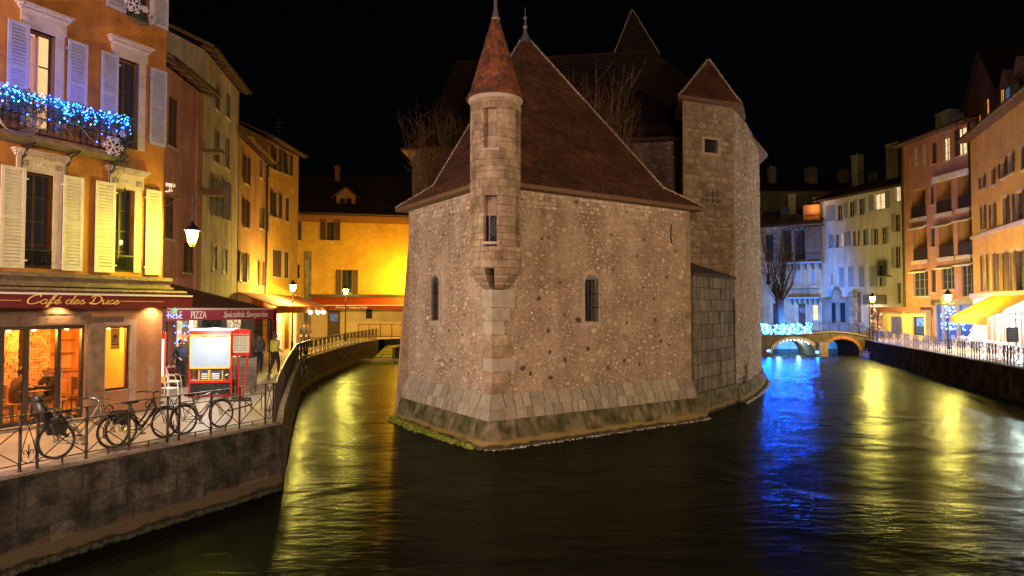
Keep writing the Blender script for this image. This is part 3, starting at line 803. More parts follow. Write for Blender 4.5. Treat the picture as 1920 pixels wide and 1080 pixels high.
# battered buttress on the far left corner
mb = MB(); d0 = -(PC-PL_).normalized(); n0 = -pdr
def pp(a, b_, z): p = PL_ + d0*a + n0*b_; return (p.x-PO.x, p.y-PO.y, z)
mb.hexa([pp(-.02,.58,-.3), pp(.55,.4,-.3), pp(.55,-1.5,-.3), pp(-.02,-1.5,-.3), pp(-.02,.0,7.6), pp(.02,-.02,7.6), pp(.02,-1.5,7.6), pp(-.02,-1.5,7.6)])
mb.build('buttress', M['ashlar'], pal)

# ---------------- turret
random.seed(21)
TC = PC + Vector((.10, .22)); TR = .85
tx, ty = TC.x-PO.x, TC.y-PO.y
tz0, tz1 = 5.93, 11.62
mb = MB(); mb.lathe([(TR-.33, tz0), (TR-.33, tz1)], 36, (0,0)); tur = mb.build('turret', M['stone'], pal, loc=(tx, ty, 0))
tw = [(-100-15, -100+15, 9.78, 11.12), (-100-15, -100+15, 6.72, 8.10), (-37, -22, 9.75, 11.1), (-37, -22, 6.6, 8.1)]
def arc_block(r0, r1, a0, a1, z0, z1, m, parent, name, seg=3):
    mb = MB(); i = 0
    for k in range(seg+1):
        t = R(a0+(a1-a0)*k/seg); c, s = math.cos(t), math.sin(t)
        mb.v += [(r0*c, r0*s, z0), (r1*c, r1*s, z0), (r1*c, r1*s, z1), (r0*c, r0*s, z1)]
    for k in range(seg):
        a = 4*k; mb.f += [(a+1,a+5,a+6,a+2), (a+2,a+6,a+7,a+3), (a,a+4,a+5,a+1)]
    mb.f += [(0,1,2,3), (4*seg+3,4*seg+2,4*seg+1,4*seg)]
    return mb.build(name, m, parent)
z = tz0; row = 0
while z < tz1-.1:
    h = random.choice([.17,.22,.26,.30]); h = min(h, tz1-z); 
    if tz1-(z+h) < .12: h = tz1-z
    a = -215 + (row%2)*14
    while a < 35:
        w = random.uniform(13, 30); a1 = min(a+w, 40); segs = [(a, a1)]
        for (wa, wb, wz0, wz1) in tw:
            if z+h > wz0+.02 and z < wz1-.02:
                ns = []
                for (p, q) in segs:
                    if q <= wa or p >= wb: ns.append((p, q)); continue
                    if p < wa: ns.append((p, wa))
                    if q > wb: ns.append((wb, q))
                segs = ns
        for p, q in segs:
            if q-p > 3: arc_block(TR-.32, TR+random.uniform(-.008,.014), p+.30, q-.30, z+.006, z+h-.006, M['ashlar'], tur, 'turret_stone')
        a = a1
    z += h; row += 1
# turret windows: stone slabs set back in the openings
for (wa, wb, wz0, wz1) in tw:
    deep = wb-wa > 20
    if deep and wz0 < 9: arc_block(TR-.3, TR-.19, wa, wb, wz0+.88, wz1, M['ashlar'], tur, 'window_blocking')
    elif deep:
        for q_ in range(3): arc_block(TR-.3, TR-.17-.01*q_, wa, wb, wz0+q_*.447+.004, wz0+q_*.447+.443, M['ashlar'], tur, 'window_blocking')
    else: arc_block(TR-.3, TR-.2, wa, wb, wz0, wz1, M['ashlar_dark'], tur, 'window_blocking')
    if deep: arc_block(TR-.1, TR+.07, wa-4, wb+4, wz0-.09, wz0, M['trim'], tur, 'window_sill')
mb = MB(); a_ = R(-94); d_ = Vector((math.cos(a_), math.sin(a_), 0)); tpt = Vector((-d_.y, d_.x, 0)); r_ = TR-.24
mb.quad(d_*r_-tpt*.32+Vector((0,0,6.72)), d_*r_+tpt*.2+Vector((0,0,6.72)), d_*r_+tpt*.2+Vector((0,0,7.6)), d_*r_-tpt*.32+Vector((0,0,7.6)))
lt = mb.build('lattice_window', M['pane'], tur)
mb = MB(); o_ = d_*(r_+.06)
for k in range(-3, 9):
    for sg in (1, -1):
        a = Vector((0,0,6.74+k*.12)); x0_, x1_ = -.13*sg, .13*sg
        p0 = o_+tpt*x0_+a; p1 = o_+tpt*x1_+a+Vector((0,0,.26))
        if p0.z < 6.74 or p1.z > 7.62: continue
        mb.bar(p0, p1, .008)
mb.bar(o_-tpt*.13+Vector((0,0,6.74)), o_-tpt*.13+Vector((0,0,7.6)), .025); mb.bar(o_-tpt*.13+Vector((0,0,7.6)), o_+tpt*.13+Vector((0,0,7.6)), .025)
mb.build('lattice', M['lead'], lt)
# string course, cornice, corbels
mb = MB(); mb.lathe([(TR+.01,tz1-.14),(TR+.07,tz1-.08),(TR+.09,tz1-.01),(TR+.04,tz1)], 40); mb.build('cornice', M['trim'], tur)
mb = MB(); mb.lathe([(TR-.02,5.86),(TR+.04,5.9),(TR+.02,5.95)], 40); mb.build('string_course', M['ashlar'], tur)
crn = [(5.86,5.66,.86,.80),(5.65,5.43,.74,.62),(5.42,5.20,.56,.38)]
for (za, zb, ra, rb) in crn:
    for (a0, a1) in ((-205,-150),(-149,-112),(-92,-55),(-54,-18),(-17,30)):
        mb = MB()
        for k in range(5):
            t = R(a0+.6+(a1-a0-1.2)*k/4); c, s = math.cos(t), math.sin(t)
            mb.v += [(.1*c,.1*s,zb), (rb*c,rb*s,zb), (ra*c,ra*s,zb+(za-zb)*.6), (ra*c,ra*s,za), (.1*c,.1*s,za)]
        for k in range(4):
            a = 5*k; mb.f += [(a+1,a+6,a+7,a+2),(a+2,a+7,a+8,a+3),(a,a+5,a+6,a+1),(a+3,a+8,a+9,a+4)]
        mb.f += [(0,1,2,3,4),(24,23,22,21,20)]
        mb.build('corbel_stone', M['ashlar'], tur)
# ---------------- tiled roofs (real tiles, joined)
def tile_face(mb, a, b_, c, d, tw_=.17, th=.13, thick=.042, jit=.010):
    """a-b eave (left to right), d-c top edge (left to right)"""
    a, b_, c, d = Vector(a), Vector(b_), Vector(c), Vector(d)
    H = max(((a+b_)/2-(c+d)/2).length, .01); rows = max(1, int(H/th))
    nrm = (b_-a).cross(d-a if (d-a).length > .01 else c-a)
    if nrm.length < 1e-6: nrm = (b_-a).cross(c-a)
    nrm.normalize()
    for j in range(rows):
        v0, v1 = j/rows, min(1, (j+1.25)/rows)
        l0, r0 = a.lerp(d, v0), b_.lerp(c, v0); l1, r1 = a.lerp(d, v1), b_.lerp(c, v1)
        w = (r0-l0).length; n_ = max(1, int(w/tw_)); o_ = (.5/n_ if j%2 else 0)
        for k in range(n_ + (j%2)):
            u0 = max(0, k/n_-o_); u1 = min(1, (k+1)/n_-o_)
            if u1-u0 < .2/n_: continue
            g = .03/n_; e = random.uniform(-jit, jit); t = thick+e
            p0 = l0.lerp(r0, u0+g)+nrm*t; p1 = l0.lerp(r0, u1-g)+nrm*(t+random.uniform(-jit,jit)); p2 = l1.lerp(r1, u1-g)+nrm*.001; p3 = l1.lerp(r1, u0+g)+nrm*.001
            i = len(mb.v); mb.v += [tuple(p0), tuple(p1), tuple(p2), tuple(p3), tuple(p0-nrm*(t+.01)), tuple(p1-nrm*(t+.01))]
            mb.f += [(i,i+1,i+2,i+3), (i+4,i+5,i+1,i), (i+4,i,i+3), (i+1,i+5,i+2)]
def roof(eave, mid, top, m, name='roof', sub='roof_tiles', tw_=.17, th=.13, ridge=True, faces=None, th_eave=.14):
    """eave, mid, top: rings of the same length of world points"""
    n_ = len(eave); base = MB(); tl = MB(); lo = lambda p: Vector((p[0]-PO.x, p[1]-PO.y, p[2]))
    E_, M_, T_ = [lo(p) for p in eave], [lo(p) for p in mid], [lo(p) for p in top]
    for k in range(n_):
        k2 = (k+1)%n_
        base.quad(E_[k], E_[k2], M_[k2], M_[k]); base.quad(M_[k], M_[k2], T_[k2], T_[k])
        dn = Vector((0,0,-th_eave)); base.quad(E_[k]+dn, E_[k2]+dn, E_[k2], E_[k])
        if faces is None or k in faces:
            tile_face(tl, E_[k], E_[k2], M_[k2], M_[k], tw_, th); tile_face(tl, M_[k], M_[k2], T_[k2], T_[k], tw_, th)
    base.poly([e+Vector((0,0,-th_eave)) for e in reversed(E_)])
    r = base.build(name, M['soffit'], pal); tl.build(sub, m, r, kind='stuff')
    if ridge:
        for k in range(n_):
            if k == 0 and name == 'roof': continue
            for (p, q) in ((E_[k], M_[k]), (M_[k], T_[k])):
                L = (q-p).length
                if L < .2: continue
                c_ = max(1, int(L/.33))
                h = MB()
                for j in range(c_):
                    a, b2 = p.lerp(q, j/c_), p.lerp(q, (j+1.06)/c_); h.tube(a+Vector((0,0,.01)), b2+Vector((0,0,.03)), .05, .065, 6)
                h.build('hip_tiles', M['ridge'], r, kind='stuff')
    return r
ov = .42; EZ = 8.78
def pw(a, b_, z): p = PC + pdr*a + pdl*b_; return (p.x, p.y, z)
ap = P(985, 78, 27.3)
eave = [pw(-ov,-ov,EZ), pw(LR+ov,-ov,EZ-.02), pw(LR+ov,LL+ov,EZ), pw(-ov,LL+ov,EZ-.02)]
mid = [pw(.75,.75,EZ+.85), pw(LR-.75,.75,EZ+.85), pw(LR-.75,LL-.75,EZ+.85), pw(.75,LL-.75,EZ+.85)]
apv = Vector(ap); ao = .22
top = [tuple(apv+Vector((-ao*.2,-ao,0))), tuple(apv+Vector((ao,0,0))), tuple(apv+Vector((0,ao,0))), tuple(apv+Vector((-ao,0,0)))]
roof(eave, mid, top, M['tile'], tw_=.22, th=.2)
# finial
mb = MB(); mb.lathe([(.30,-.1),(.22,.1),(.12,.3),(.06,.55),(.09,.6),(.10,.68),(.05,.74),(.035,.95),(.075,1.0),(.075,1.08),(.03,1.12),(.012,1.5)], 10)
mb.build('finial', M['lead'], pal, loc=(apv.x-PO.x, apv.y-PO.y, apv.z))
# cone roof of the turret
cz0, cz1, cr0 = 11.60, 14.55, .97
core = MB(); core.lathe([(cr0-.02, cz0-.02),(cr0-.14, cz0+.35),(.07, cz1)], 36); cone = core.build('turret_roof', M['soffit'], pal, loc=(tx, ty, 0))
tl = MB(); rows = 25
def cr(v): 
    if v < .1: return cr0 + .02 - (.14)*(v/.1)
    return (cr0-.12)*(1-(v-.1)/.9) + .08*((v-.1)/.9)
for j in range(rows):
    v0, v1 = j/rows, (j+1.25)/rows; r0, r1 = cr(v0), cr(min(1, v1)); za = cz0+(cz1-cz0)*v0; zb = cz0+(cz1-cz0)*v1
    n_ = max(8, int(2*math.pi*r0/.125)); of = .5*(j%2)
    for k in range(n_):
        a0 = 2*math.pi*(k+of+.04)/n_; a1 = 2*math.pi*(k+of+.96)/n_; e = random.uniform(.008,.03); i = len(tl.v)
        c0, s0, c1, s1 = math.cos(a0), math.sin(a0), math.cos(a1), math.sin(a1)
        tl.v += [((r0+e)*c0,(r0+e)*s0,za),((r0+e)*c1,(r0+e)*s1,za),(r1*c1,r1*s1,zb),(r1*c0,r1*s0,zb),((r0-.03)*c0,(r0-.03)*s0,za+.01),((r0-.03)*c1,(r0-.03)*s1,za+.01)]
        tl.f += [(i,i+1,i+2,i+3),(i+4,i+5,i+1,i),(i+4,i,i+3),(i+1,i+5,i+2)]
tl.build('roof_tiles', M['tile_red'], cone, kind='stuff')
mb = MB(); mb.lathe([(.15,cz1-.18),(.16,cz1-.14),(.08,cz1+.1),(.05,cz1+.5),(.02,cz1+1.0)], 12); mb.build('spire_cap', M['lead'], cone)

# ---------------- low ashlar block between the chapel and the tower
BL_ = Vector((7.55, 26.95)); BR2 = Vector((10.78, 31.15)); FB = Fac(BL_, BR2, 0, 6.2)
mb = MB(); mb.wall(0, FB.L, -.3, 6.0, [], .1); ab = frame(mb.build('side_block', mat('dark_joint',(.06,.05,.04),.95,None,bump=.3), pal), FB)
rows_ = [.95,1.55,2.15,2.7,3.25,3.85,4.4,4.95,5.45,5.95]; random.seed(31)
for j, (z0, z1) in enumerate(zip(rows_, rows_[1:])):
    s = 0
    while s < FB.L-.05:
        w = random.uniform(.5, 1.0); w = w if FB.L-(s+w) > .35 else FB.L-s
        b3 = MB(); e = random.uniform(.05,.10); f = .02
        b3.hexa([(s+.015,-e,z0+.022),(s+w-.015,-e-random.uniform(-.015,.015),z0+.022),(s+w-.015,.08,z0+.02),(s+.015,.08,z0+.02),(s+.015,-e,z1-.018),(s+w-.015,-e,z1-random.uniform(.015,.03)),(s+w-.015,.08,z1-.018),(s+.015,.08,z1-.018)])
        b3.build('ashlar_block', M['ashlar_dark'], ab); s += w
mb = MB(); mb.box(-.3, FB.L+.02, -.22, .1, -.4, .95); mb.build('footing', M['plinth'], ab)
mb = MB(); mb.hexa([(-.1,-.15,5.95),(FB.L,-.15,5.95),(FB.L,1.6,6.3),(-.1,1.6,6.3),(-.1,-.15,6.07),(FB.L,-.15,6.07),(FB.L,1.6,6.9),(-.1,1.6,6.9)])
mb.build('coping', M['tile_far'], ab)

# ---------------- tower
TF = Fac((8.0, 29.75), (10.78, 30.95), 0, 14.55); random.seed(41)
twn = TF.rect(1320, 262, 1346, 287); 
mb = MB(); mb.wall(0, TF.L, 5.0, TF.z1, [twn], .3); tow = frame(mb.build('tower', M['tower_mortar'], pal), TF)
z = 5.1; cnt = 0
bw = TF.rect(1318, 350, 1352, 392)
while z < TF.z1-.12:
    h = random.uniform(.16, .40); h = min(h, TF.z1-z-.01); s = random.uniform(0, .1)
    while s < TF.L-.08:
        w = random.uniform(.18, .72); edge = s < .12 or s+w > TF.L-.2
        if s+w > TF.L: w = TF.L-s
        cx_, cz_ = s+w/2, z+h/2
        if not (twn[0]-.12 < cx_ < twn[1]+.12 and twn[2]-.1 < cz_ < twn[3]+.1) and w > .1 and cnt < 298:
            st = MB(); ps = []; nn_ = 8
            for k in range(nn_):
                t = 2*math.pi*(k+.5)/nn_; c, s_ = math.cos(t), math.sin(t); q = max(abs(c), abs(s_))
                ps.append((w*.5*c/q*random.uniform(.8,1), h*.49*s_/q*random.uniform(.72,1)))
            e = random.uniform(.02,.05); i = 0
            st.v = [(p[0], .01, p[1]) for p in ps] + [(p[0]*.85, -e, p[1]*.82) for p in ps]
            st.f = [(k, (k+1)%nn_, nn_+(k+1)%nn_, nn_+k) for k in range(nn_)] + [tuple(range(nn_, 2*nn_))]
            dkr = (bw[0]-.1 < cx_ < bw[1]+.1 and bw[2] < cz_ < bw[3])
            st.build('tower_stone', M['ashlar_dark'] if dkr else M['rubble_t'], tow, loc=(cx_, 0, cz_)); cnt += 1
        s += w
    z += h
mb = MB(); a, b_, c, d = twn
mb.box(a-.14,a,-.04,.2,c-.12,d+.1); mb.box(b_,b_+.14,-.04,.2,c-.12,d+.1); mb.box(a,b_,-.04,.2,d,d+.12); mb.box(a,b_,-.05,.2,c-.12,c)
wo = mb.build('window', M['trim'], tow); mb = MB(); mb.box(a,b_,.22,.25,c,d); mb.build('pane', M['pane'], wo)
# tower side and the curving right flank of the palace
flank = [Vector(p) for p in ((10.78,30.95),(12.35,33.5),(14.2,37.0),(15.55,40.0),(16.1,42.5),(15.6,46.0),(13.5,50.0))]
random.seed(43)
fs = MB(); side = None
for k, (a, b_) in enumerate(zip(flank, flank[1:])):
    FF = Fac(a, b_, 0, 14.35); hl = []
    if k in (2, 3): hl = [(FF.L*.4, FF.L*.4+.3, 8.2, 9.9), (FF.L*.4, FF.L*.4+.3, 4.6, 6.2), (FF.L*.4, FF.L*.4+.3, 11.2, 12.6)]
    mb = MB(); mb.wall(0, FF.L, -.4, 14.35, hl, .3); w = frame(mb.build('flank_wall', M['stone'], pal), FF)
    for (ha, hb, hc, hd) in hl:
        v = MB(); v.box(ha,hb,.25,.28,hc,hd); v.build('pane', M['pane'], w)
    if k < 5:
        sm = MB()
        for (x, z, ww, hh) in scatter(FF.L, .2, 14.2, 700, [(h[0]-.1,h[1]+.1,h[2]-.1,h[3]+.1) for h in hl], .14, .36, 1.5): add_stone(sm, x, z, ww*1.1, hh*.85, random.uniform(.015,.035), 7)
        sm.build('rubble', M['rubble'], w, kind='stuff')
        ft = MB(); ft.hexa([(0,-.35,-.4),(FF.L,-.35,-.4),(FF.L,.0,-.4),(0,.0,-.4),(0,-.12,.8),(FF.L,-.12,.8),(FF.L,.05,.8),(0,.05,.8)]); ft.build('footing', M['plinth'], w)
fo = MB(); random.seed(77)
for a, b_ in zip(rp[12:], rp[13:-1]):
    for k in range(int((b_-a).length/.035)):
        p = a+(b_-a)*random.random() + (-pdl)*random.uniform(.02,.16)
        fo.ball((p.x-PO.x, p.y-PO.y, random.uniform(0,.03)), random.uniform(.008,.022), 5, 3)
for a, b_ in zip(flank[:4], flank[1:5]):
    d = (b_-a).normalized(); nrm = Vector((d.y, -d.x))
    for k in range(130):
        p = a.lerp(b_, random.random()) + nrm*random.uniform(.38,.55); fo.ball((p.x-PO.x, p.y-PO.y, random.uniform(0,.03)), random.uniform(.01,.028), 5, 3)
fo.build('foam', mat('white_foam', (.8,.8,.78), .6, None, bump=0), plin, kind='stuff')
# pale foam and stones along the flank waterline
fm = MB()
for a, b_ in zip(flank[:5], flank[1:5]):
    d = (b_-a).normalized(); nrm = Vector((d.y, -d.x))
    for k in range(26):
        p = a.lerp(b_, random.random()) + nrm*(.36+random.uniform(-.05,.06)); fm.ball((p.x-PO.x,p.y-PO.y,random.uniform(-.03,.05)), random.uniform(.05,.1), 6, 4)
fm.build('waterline_stones', MATS['wet_stone'], pal, kind='stuff')
# dark sluice opening with chains
mb = MB(); mb.box(0,.5,-.02,.1,-.2,1.1); o = frame(mb.build('sluice_opening', M['black'], pal), Fac((11.15,31.55),(12.35,33.5),0,1))
for q in (.62, 1.15):
    mb = MB(); [mb.ring((q, -.1, .15+.12*k), .055, .018, 'y' if k%2 else 'x', 8, 4) for k in range(9 if q < 1 else 14)]
    mb.build('chain', M['iron'], o)
# ---------------- hall behind
HF = [(-6.1,38.9),(9.65,36.1)]
FH = Fac(HF[0], HF[1], 0, 14.35)
mb = MB(); mb.wall(0, FH.L, 0, 14.35, [], .2); hw = frame(mb.build('hall_wall', M['stone'], pal), FH)
FH2 = Fac(HF[1], (9.3,32.6), 0, 14.35)
mb = MB(); mb.wall(0, FH2.L, 0, 14.35, [], .2); frame(mb.build('hall_wall', M['stone'], pal), FH2)
FH3 = Fac((-5.0,50.0), HF[0], 0, 14.35)
mb = MB(); mb.wall(0, FH3.L, 0, 14.35, [], .2); frame(mb.build('hall_wall', M['stone'], pal), FH3)
sm = MB(); random.seed(47)
for (x, z, ww, hh) in scatter(FH.L, 9, 14.2, 900, [], .16, .38, 1.5): add_stone(sm, x, z, ww*1.1, hh*.85, random.uniform(.015,.035), 7)
sm.build('rubble', M['rubble'], hw, kind='stuff')
# drainpipe beside the tower
mb = MB(); s, z = FH.sz(1277, 300); mb.tube((FH.L-.25,-.12,6),(FH.L-.25,-.12,14.1),.07); frame(mb.build('drainpipe', M['iron_brown'], pal), FH)
# roofs of hall, tower and spire
e = [(-6.7,38.2,14.2),(9.9,35.5,14.2),(11.75,32.7,14.2),(16.05,39.9,14.2),(16.5,43,14.2),(13.8,50.8,14.2),(-5.6,50.8,14.2)]
r1 = P(1225, 97, 43.5); r0 = P(855, 116, 44.5)
m_ = [(-5.6,39.6,15.2),(10.2,36.6,15.2),(11.9,34.4,15.2),(14.9,40.4,15.2),(15.3,43,15.2),(13,49.6,15.2),(-4.6,49.6,15.2)]
t_ = [tuple(r0), tuple(r1), tuple(r1), tuple(r1+Vector((.1,.1,0))), tuple(r1+Vector((0,.2,0))), tuple(r1+Vector((0,.3,0))), tuple(r0+Vector((0,.3,0)))]
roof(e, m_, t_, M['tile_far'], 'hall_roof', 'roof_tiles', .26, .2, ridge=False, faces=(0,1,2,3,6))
rr = MB()
for k in range(30): rr.tube(r0.lerp(r1,k/30)-PO, r0.lerp(r1,(k+1.05)/30)-PO, .08, .1, 6)
rr.build('ridge_tiles', M['tile_far'], pal, kind='stuff')
def tw_pt(a, b_, z): p = TF.A + TF.u*a + TF.n*b_; return (p.x, p.y, z)
ta = P(1328, 114, 31.4); o2 = .32
e = [(7.72,29.35,14.45), (11.1,30.6,14.45), (12.1,32.9,14.45), (8.45,33.0,14.45)]
m2 = [tuple(Vector(p).lerp(ta, .16)+Vector((0,0,-.06))) for p in e]
roof(e, m2, [tuple(ta+Vector((dx,dy,0))) for dx, dy in ((-.05,-.05),(.05,-.05),(.05,.05),(-.05,.05))], M['tile'], 'tower_roof', 'roof_tiles', .17, .13)
sa = P(1185, 20, 50); sb = P(1185, 104, 50)
e = [(sa.x-1.75,48.2,sb.z-.6),(sa.x+1.75,48.2,sb.z-.6),(sa.x+1.75,51.7,sb.z-.6),(sa.x-1.75,51.7,sb.z-.6)]
m2 = [tuple(Vector(p).lerp(sa, .2)) for p in e]
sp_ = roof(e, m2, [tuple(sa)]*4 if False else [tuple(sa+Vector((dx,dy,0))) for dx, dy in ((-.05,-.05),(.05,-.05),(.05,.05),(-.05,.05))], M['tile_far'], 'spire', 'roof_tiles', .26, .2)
mb = MB(); mb.box(-1.5,1.5,-1.5,1.5,17,sb.z-.6); mb.build('spire_base', M['tile_far'], pal, loc=(sa.x-PO.x, 50-PO.y, 0))
# ============================================================= HOUSES (helpers)
random.seed(101)
def window(root, r, glassm, fm=None, nx=2, nz=3, recess=.16, curtain=None, panes=True, surround=None, sill=None, bar=.035, arch=False, name='window'):
    a, b_, c, d = r; fm = fm or M['wood_dark']; t = max(.03, min(.06, (b_-a)*.07)); y = recess
    mb = MB(); mb.box(a,a+t,y,y+.06,c,d); mb.box(b_-t,b_,y,y+.06,c,d); mb.box(a+t,b_-t,y,y+.06,d-t,d); mb.box(a+t,b_-t,y,y+.06,c,c+t*1.3)
    for k in range(1, nx):
        x = a+(b_-a)*k/nx; mb.box(x-t*.7,x+t*.7,y-.005,y+.055,c+t,d-t)
    for k in range(1, nz):
        z = c+(d-c)*k/nz; mb.box(a+t,b_-t,y+.008,y+.045,z-bar/2,z+bar/2)
    o = mb.build(name, fm, root)
    if panes:
        for i in range(nx):
            for j in range(nz):
                x0 = a+t+(b_-a-2*t)*i/nx; x1 = a+t+(b_-a-2*t)*(i+1)/nx; z0 = c+t+(d-c-2*t)*j/nz; z1 = c+t+(d-c-2*t)*(j+1)/nz
                p = MB(); p.quad((x0,y+.03,z0),(x1,y+.03,z0),(x1,y+.03,z1),(x0,y+.03,z1)); p.build('pane', glassm, o)
    else:
        p = MB(); p.quad((a,y+.03,c),(b_,y+.03,c),(b_,y+.03,d),(a,y+.03,d)); p.build('pane', glassm, o)
    if curtain:
        cm = MB(); n_ = 16
        for (ca, cb) in curtain:
            x0, x1 = a+(b_-a)*ca, a+(b_-a)*cb; n_ = max(4, int((x1-x0)/.05))
            for k in range(n_):
                u0, u1 = x0+(x1-x0)*k/n_, x0+(x1-x0)*(k+1)/n_; y0_, y1_ = (y+.12+.03*((k)%2)), (y+.12+.03*((k+1)%2))
                cm.quad((u0,y0_,c),(u1,y1_,c),(u1,y1_,d),(u0,y0_,d))
        cm.build('curtain', M['curtain'], o)
    if surround:
        w = surround; s_ = MB()
        s_.box(a-w,a,-.025,.1,c-.02,d); s_.box(b_,b_+w,-.025,.1,c-.02,d)
        if arch:
            for k in range(8):
                f = lambda t_, g: ((a+b_)/2-((b_-a)/2+g)*math.cos(t_), d+(.10+g)*math.sin(t_)-.0)
                s_.plate([f(math.pi*k/8,0),f(math.pi*(k+1)/8,0),f(math.pi*(k+1)/8,w),f(math.pi*k/8,w)], -.025, .1)
        else: s_.box(a-w,b_+w,-.025,.1,d,d+w)
        s_.box(a-w*1.2,b_+w*1.2,-.06,.1,c-.02-w*.8,c-.02)
        s_.build('surround', M['trim'], o)
    elif sill:
        s_ = MB(); s_.box(a-.08,b_+.08,-.07,.1,c-sill,c-.002); s_.build('sill', M['trim'], o)
    return o
slat_cache = {}
def shutter(root, a, b_, c, d, m, near=False, ns=None, y=-.05, mid=True, name='shutter'):
    H = d-c; W = b_-a; st = min(.07, W*.16); mb = MB(); t = .035
    mb.box(a,a+st,y-t,y,c,d); mb.box(b_-st,b_,y-t,y,c,d); mb.box(a+st,b_-st,y-t+.002,y-.002,d-st,d); mb.box(a+st,b_-st,y-t+.002,y-.002,c,c+st*1.2)
    if mid: mb.box(a+st,b_-st,y-t+.002,y-.002,c+H*.5-st/2,c+H*.5+st/2)
    if not near or True: mb.box(a+st*.5,b_-st*.5,y-.008,y-.003,c+st*.5,d-st*.5)
    ns = ns or max(6, int(H/.085)); z0 = c+st*1.2; z1 = d-st; parts = []
    segs = [(z0, c+H*.5-st/2), (c+H*.5+st/2, z1)] if mid else [(z0, z1)]
    for (s0, s1) in segs:
        k_ = max(3, int(ns*(s1-s0)/(z1-z0)))
        for k in range(k_): parts.append((s0+(s1-s0)*(k+.5)/k_, (s1-s0)/k_))
    if not near:
        for z, h in parts: mb.hexa([(a+st,y-t,z-h*.42),(b_-st,y-t,z-h*.42),(b_-st,y-.006,z+h*.15),(a+st,y-.006,z+h*.15),(a+st,y-t,z-h*.22),(b_-st,y-t,z-h*.22),(b_-st,y-.006,z+h*.35),(a+st,y-.006,z+h*.35)])
        return mb.build(name, m, root)
    for z_ in (c+.2, d-.25):
        mb.box(b_-.01 if near == 'L' else a-.05, b_+.05 if near == 'L' else a+.01, y-t-.01, y-.01, z_-.02, z_+.02)
    o = mb.build(name, m, root); key = (round(W,2), round(parts[0][1],3), m.name)
    if key not in slat_cache:
        s = MB(); h = parts[0][1]; w = W/2-st
        s.hexa([(-w,-t,-h*.42),(w,-t,-h*.42),(w,-.006,h*.12),(-w,-.006,h*.12),(-w,-t,-h*.2),(w,-t,-h*.2),(w,-.006,h*.34),(-w,-.006,h*.34)]); slat_cache[key] = s.mesh('slat', m)
    for z, h in parts: inst('slat', slat_cache[key], o, ((a+b_)/2, y, z), (random.uniform(-.06,.06), 0, 0))
    return o
def rooftop(root, L, H, depth, over=.6, side=.4, pitch=.45, m=None, th=.16, zt=None):
    """roof slope rising away from the eave, with a wooden soffit and real tiles towards the front"""
    m = m or M['tile_far']; mb = MB(); side = min(side, .25); r = depth/2+over; rise = r*pitch
    mb.hexa([(-side,-over,H),(L+side,-over,H),(L+side,depth/2,H+rise),(-side,depth/2,H+rise),(-side,-over,H+th),(L+side,-over,H+th),(L+side,depth/2,H+rise+th),(-side,depth/2,H+rise+th)])
    mb.hexa([(-side,depth/2,H+rise),(L+side,depth/2,H+rise),(L+side,depth+over,H),(-side,depth+over,H),(-side,depth/2,H+rise+th),(L+side,depth/2,H+rise+th),(L+side,depth+over,H+th),(-side,depth+over,H+th)])
    o = mb.build('roof', M['soffit'], root)
    t = MB(); tile_face(t, (-side,-over-.03,H+th), (L+side,-over-.03,H+th), (L+side,depth/2,H+rise+th), (-side,depth/2,H+rise+th), .3, .28, .03); t.build('roof_tiles', m, o, kind='stuff')
    g = MB(); g.path([(-side,-over-.07,H+.05),(L+side,-over-.07,H+.03)], .07, 6); g.build('gutter', M['iron_brown'], o)
    n_ = max(2, int(L/.7)); rf = MB()
    for k in range(n_+1):
        x = L*k/n_; 
        rb = MB(); rb.hexa([(x-.05,-over+.05,H-.14),(x+.05,-over+.05,H-.14),(x+.05,.1,H-.14+over*pitch),(x-.05,.1,H-.14+over*pitch),(x-.05,-over+.05,H+.01),(x+.05,-over+.05,H+.01),(x+.05,.1,H+.01+over*pitch),(x-.05,.1,H+.01+over*pitch)])
        rb.build('rafter', M['soffit'], o)
    return o
def house(name, label, F, m, depth=8, holes=(), left=True, right=True, base=0, cat='house', over=.6, roof_=True, side=.4, pitch=.45, group=None):
    root = F.root(name); tag(root, label, cat, group); H = F.H
    mb = MB(); mb.wall(0, F.L, base, H, holes, .25)
    if left: mb.quad((0,depth,0),(0,0,0),(0,0,H),(0,depth,H))
    if right: mb.quad((F.L,0,0),(F.L,depth,0),(F.L,depth,H),(F.L,0,H))
    mb.quad((0,depth,0),(0,depth,H),(F.L,depth,H),(F.L,depth,0))
    # gables
    rise = (depth/2+over)*pitch
    if roof_ and left: mb.poly([(0,0,H),(0,depth/2,H+rise),(0,depth,H)])
    if roof_ and right: mb.poly([(F.L,0,H),(F.L,depth,H),(F.L,depth/2,H+rise)])
    mb.build('wall', m, root)
    if roof_: rooftop(root, F.L, H, depth, over, side, pitch)
    return root
def chimney(root, x, y, z0, z1, w=.5, m=None):
    mb = MB(); mb.box(x-w/2,x+w/2,y-w/2,y+w/2,z0,z1); mb.box(x-w/2-.06,x+w/2+.06,y-w/2-.06,y+w/2+.06,z1,z1+.12); mb.tube((x,y,z1+.12),(x,y,z1+.45),.1,.09,8)
    return mb.build('chimney', m or M['plaster_grey'], root)
def wins(root, F, items, surround=None, arch=False, sill=.08, recess=.14, fm=None, glassm=None, nx=2, nz=3):
    """items: (x0,y0,x1,y1, style) ; returns holes first when root is None"""
    out = []
    for it in items: out.append(F.rect(*it[:4]))
    return out

# ============================================================= LEFT BANK: café house
CA = Vector((-14.1, 11.25)); CB = Vector((-10.17, 18.6)); FC = Fac(CA, CB, QZ, 17.5)
f1 = [FC.rect(42,325,100,503), FC.rect(213,355,252,510)]
f2 = [FC.rect(50,60,104,250), FC.rect(218,113,260,265)]
f3 = [FC.rect(235,-70,282,28)]
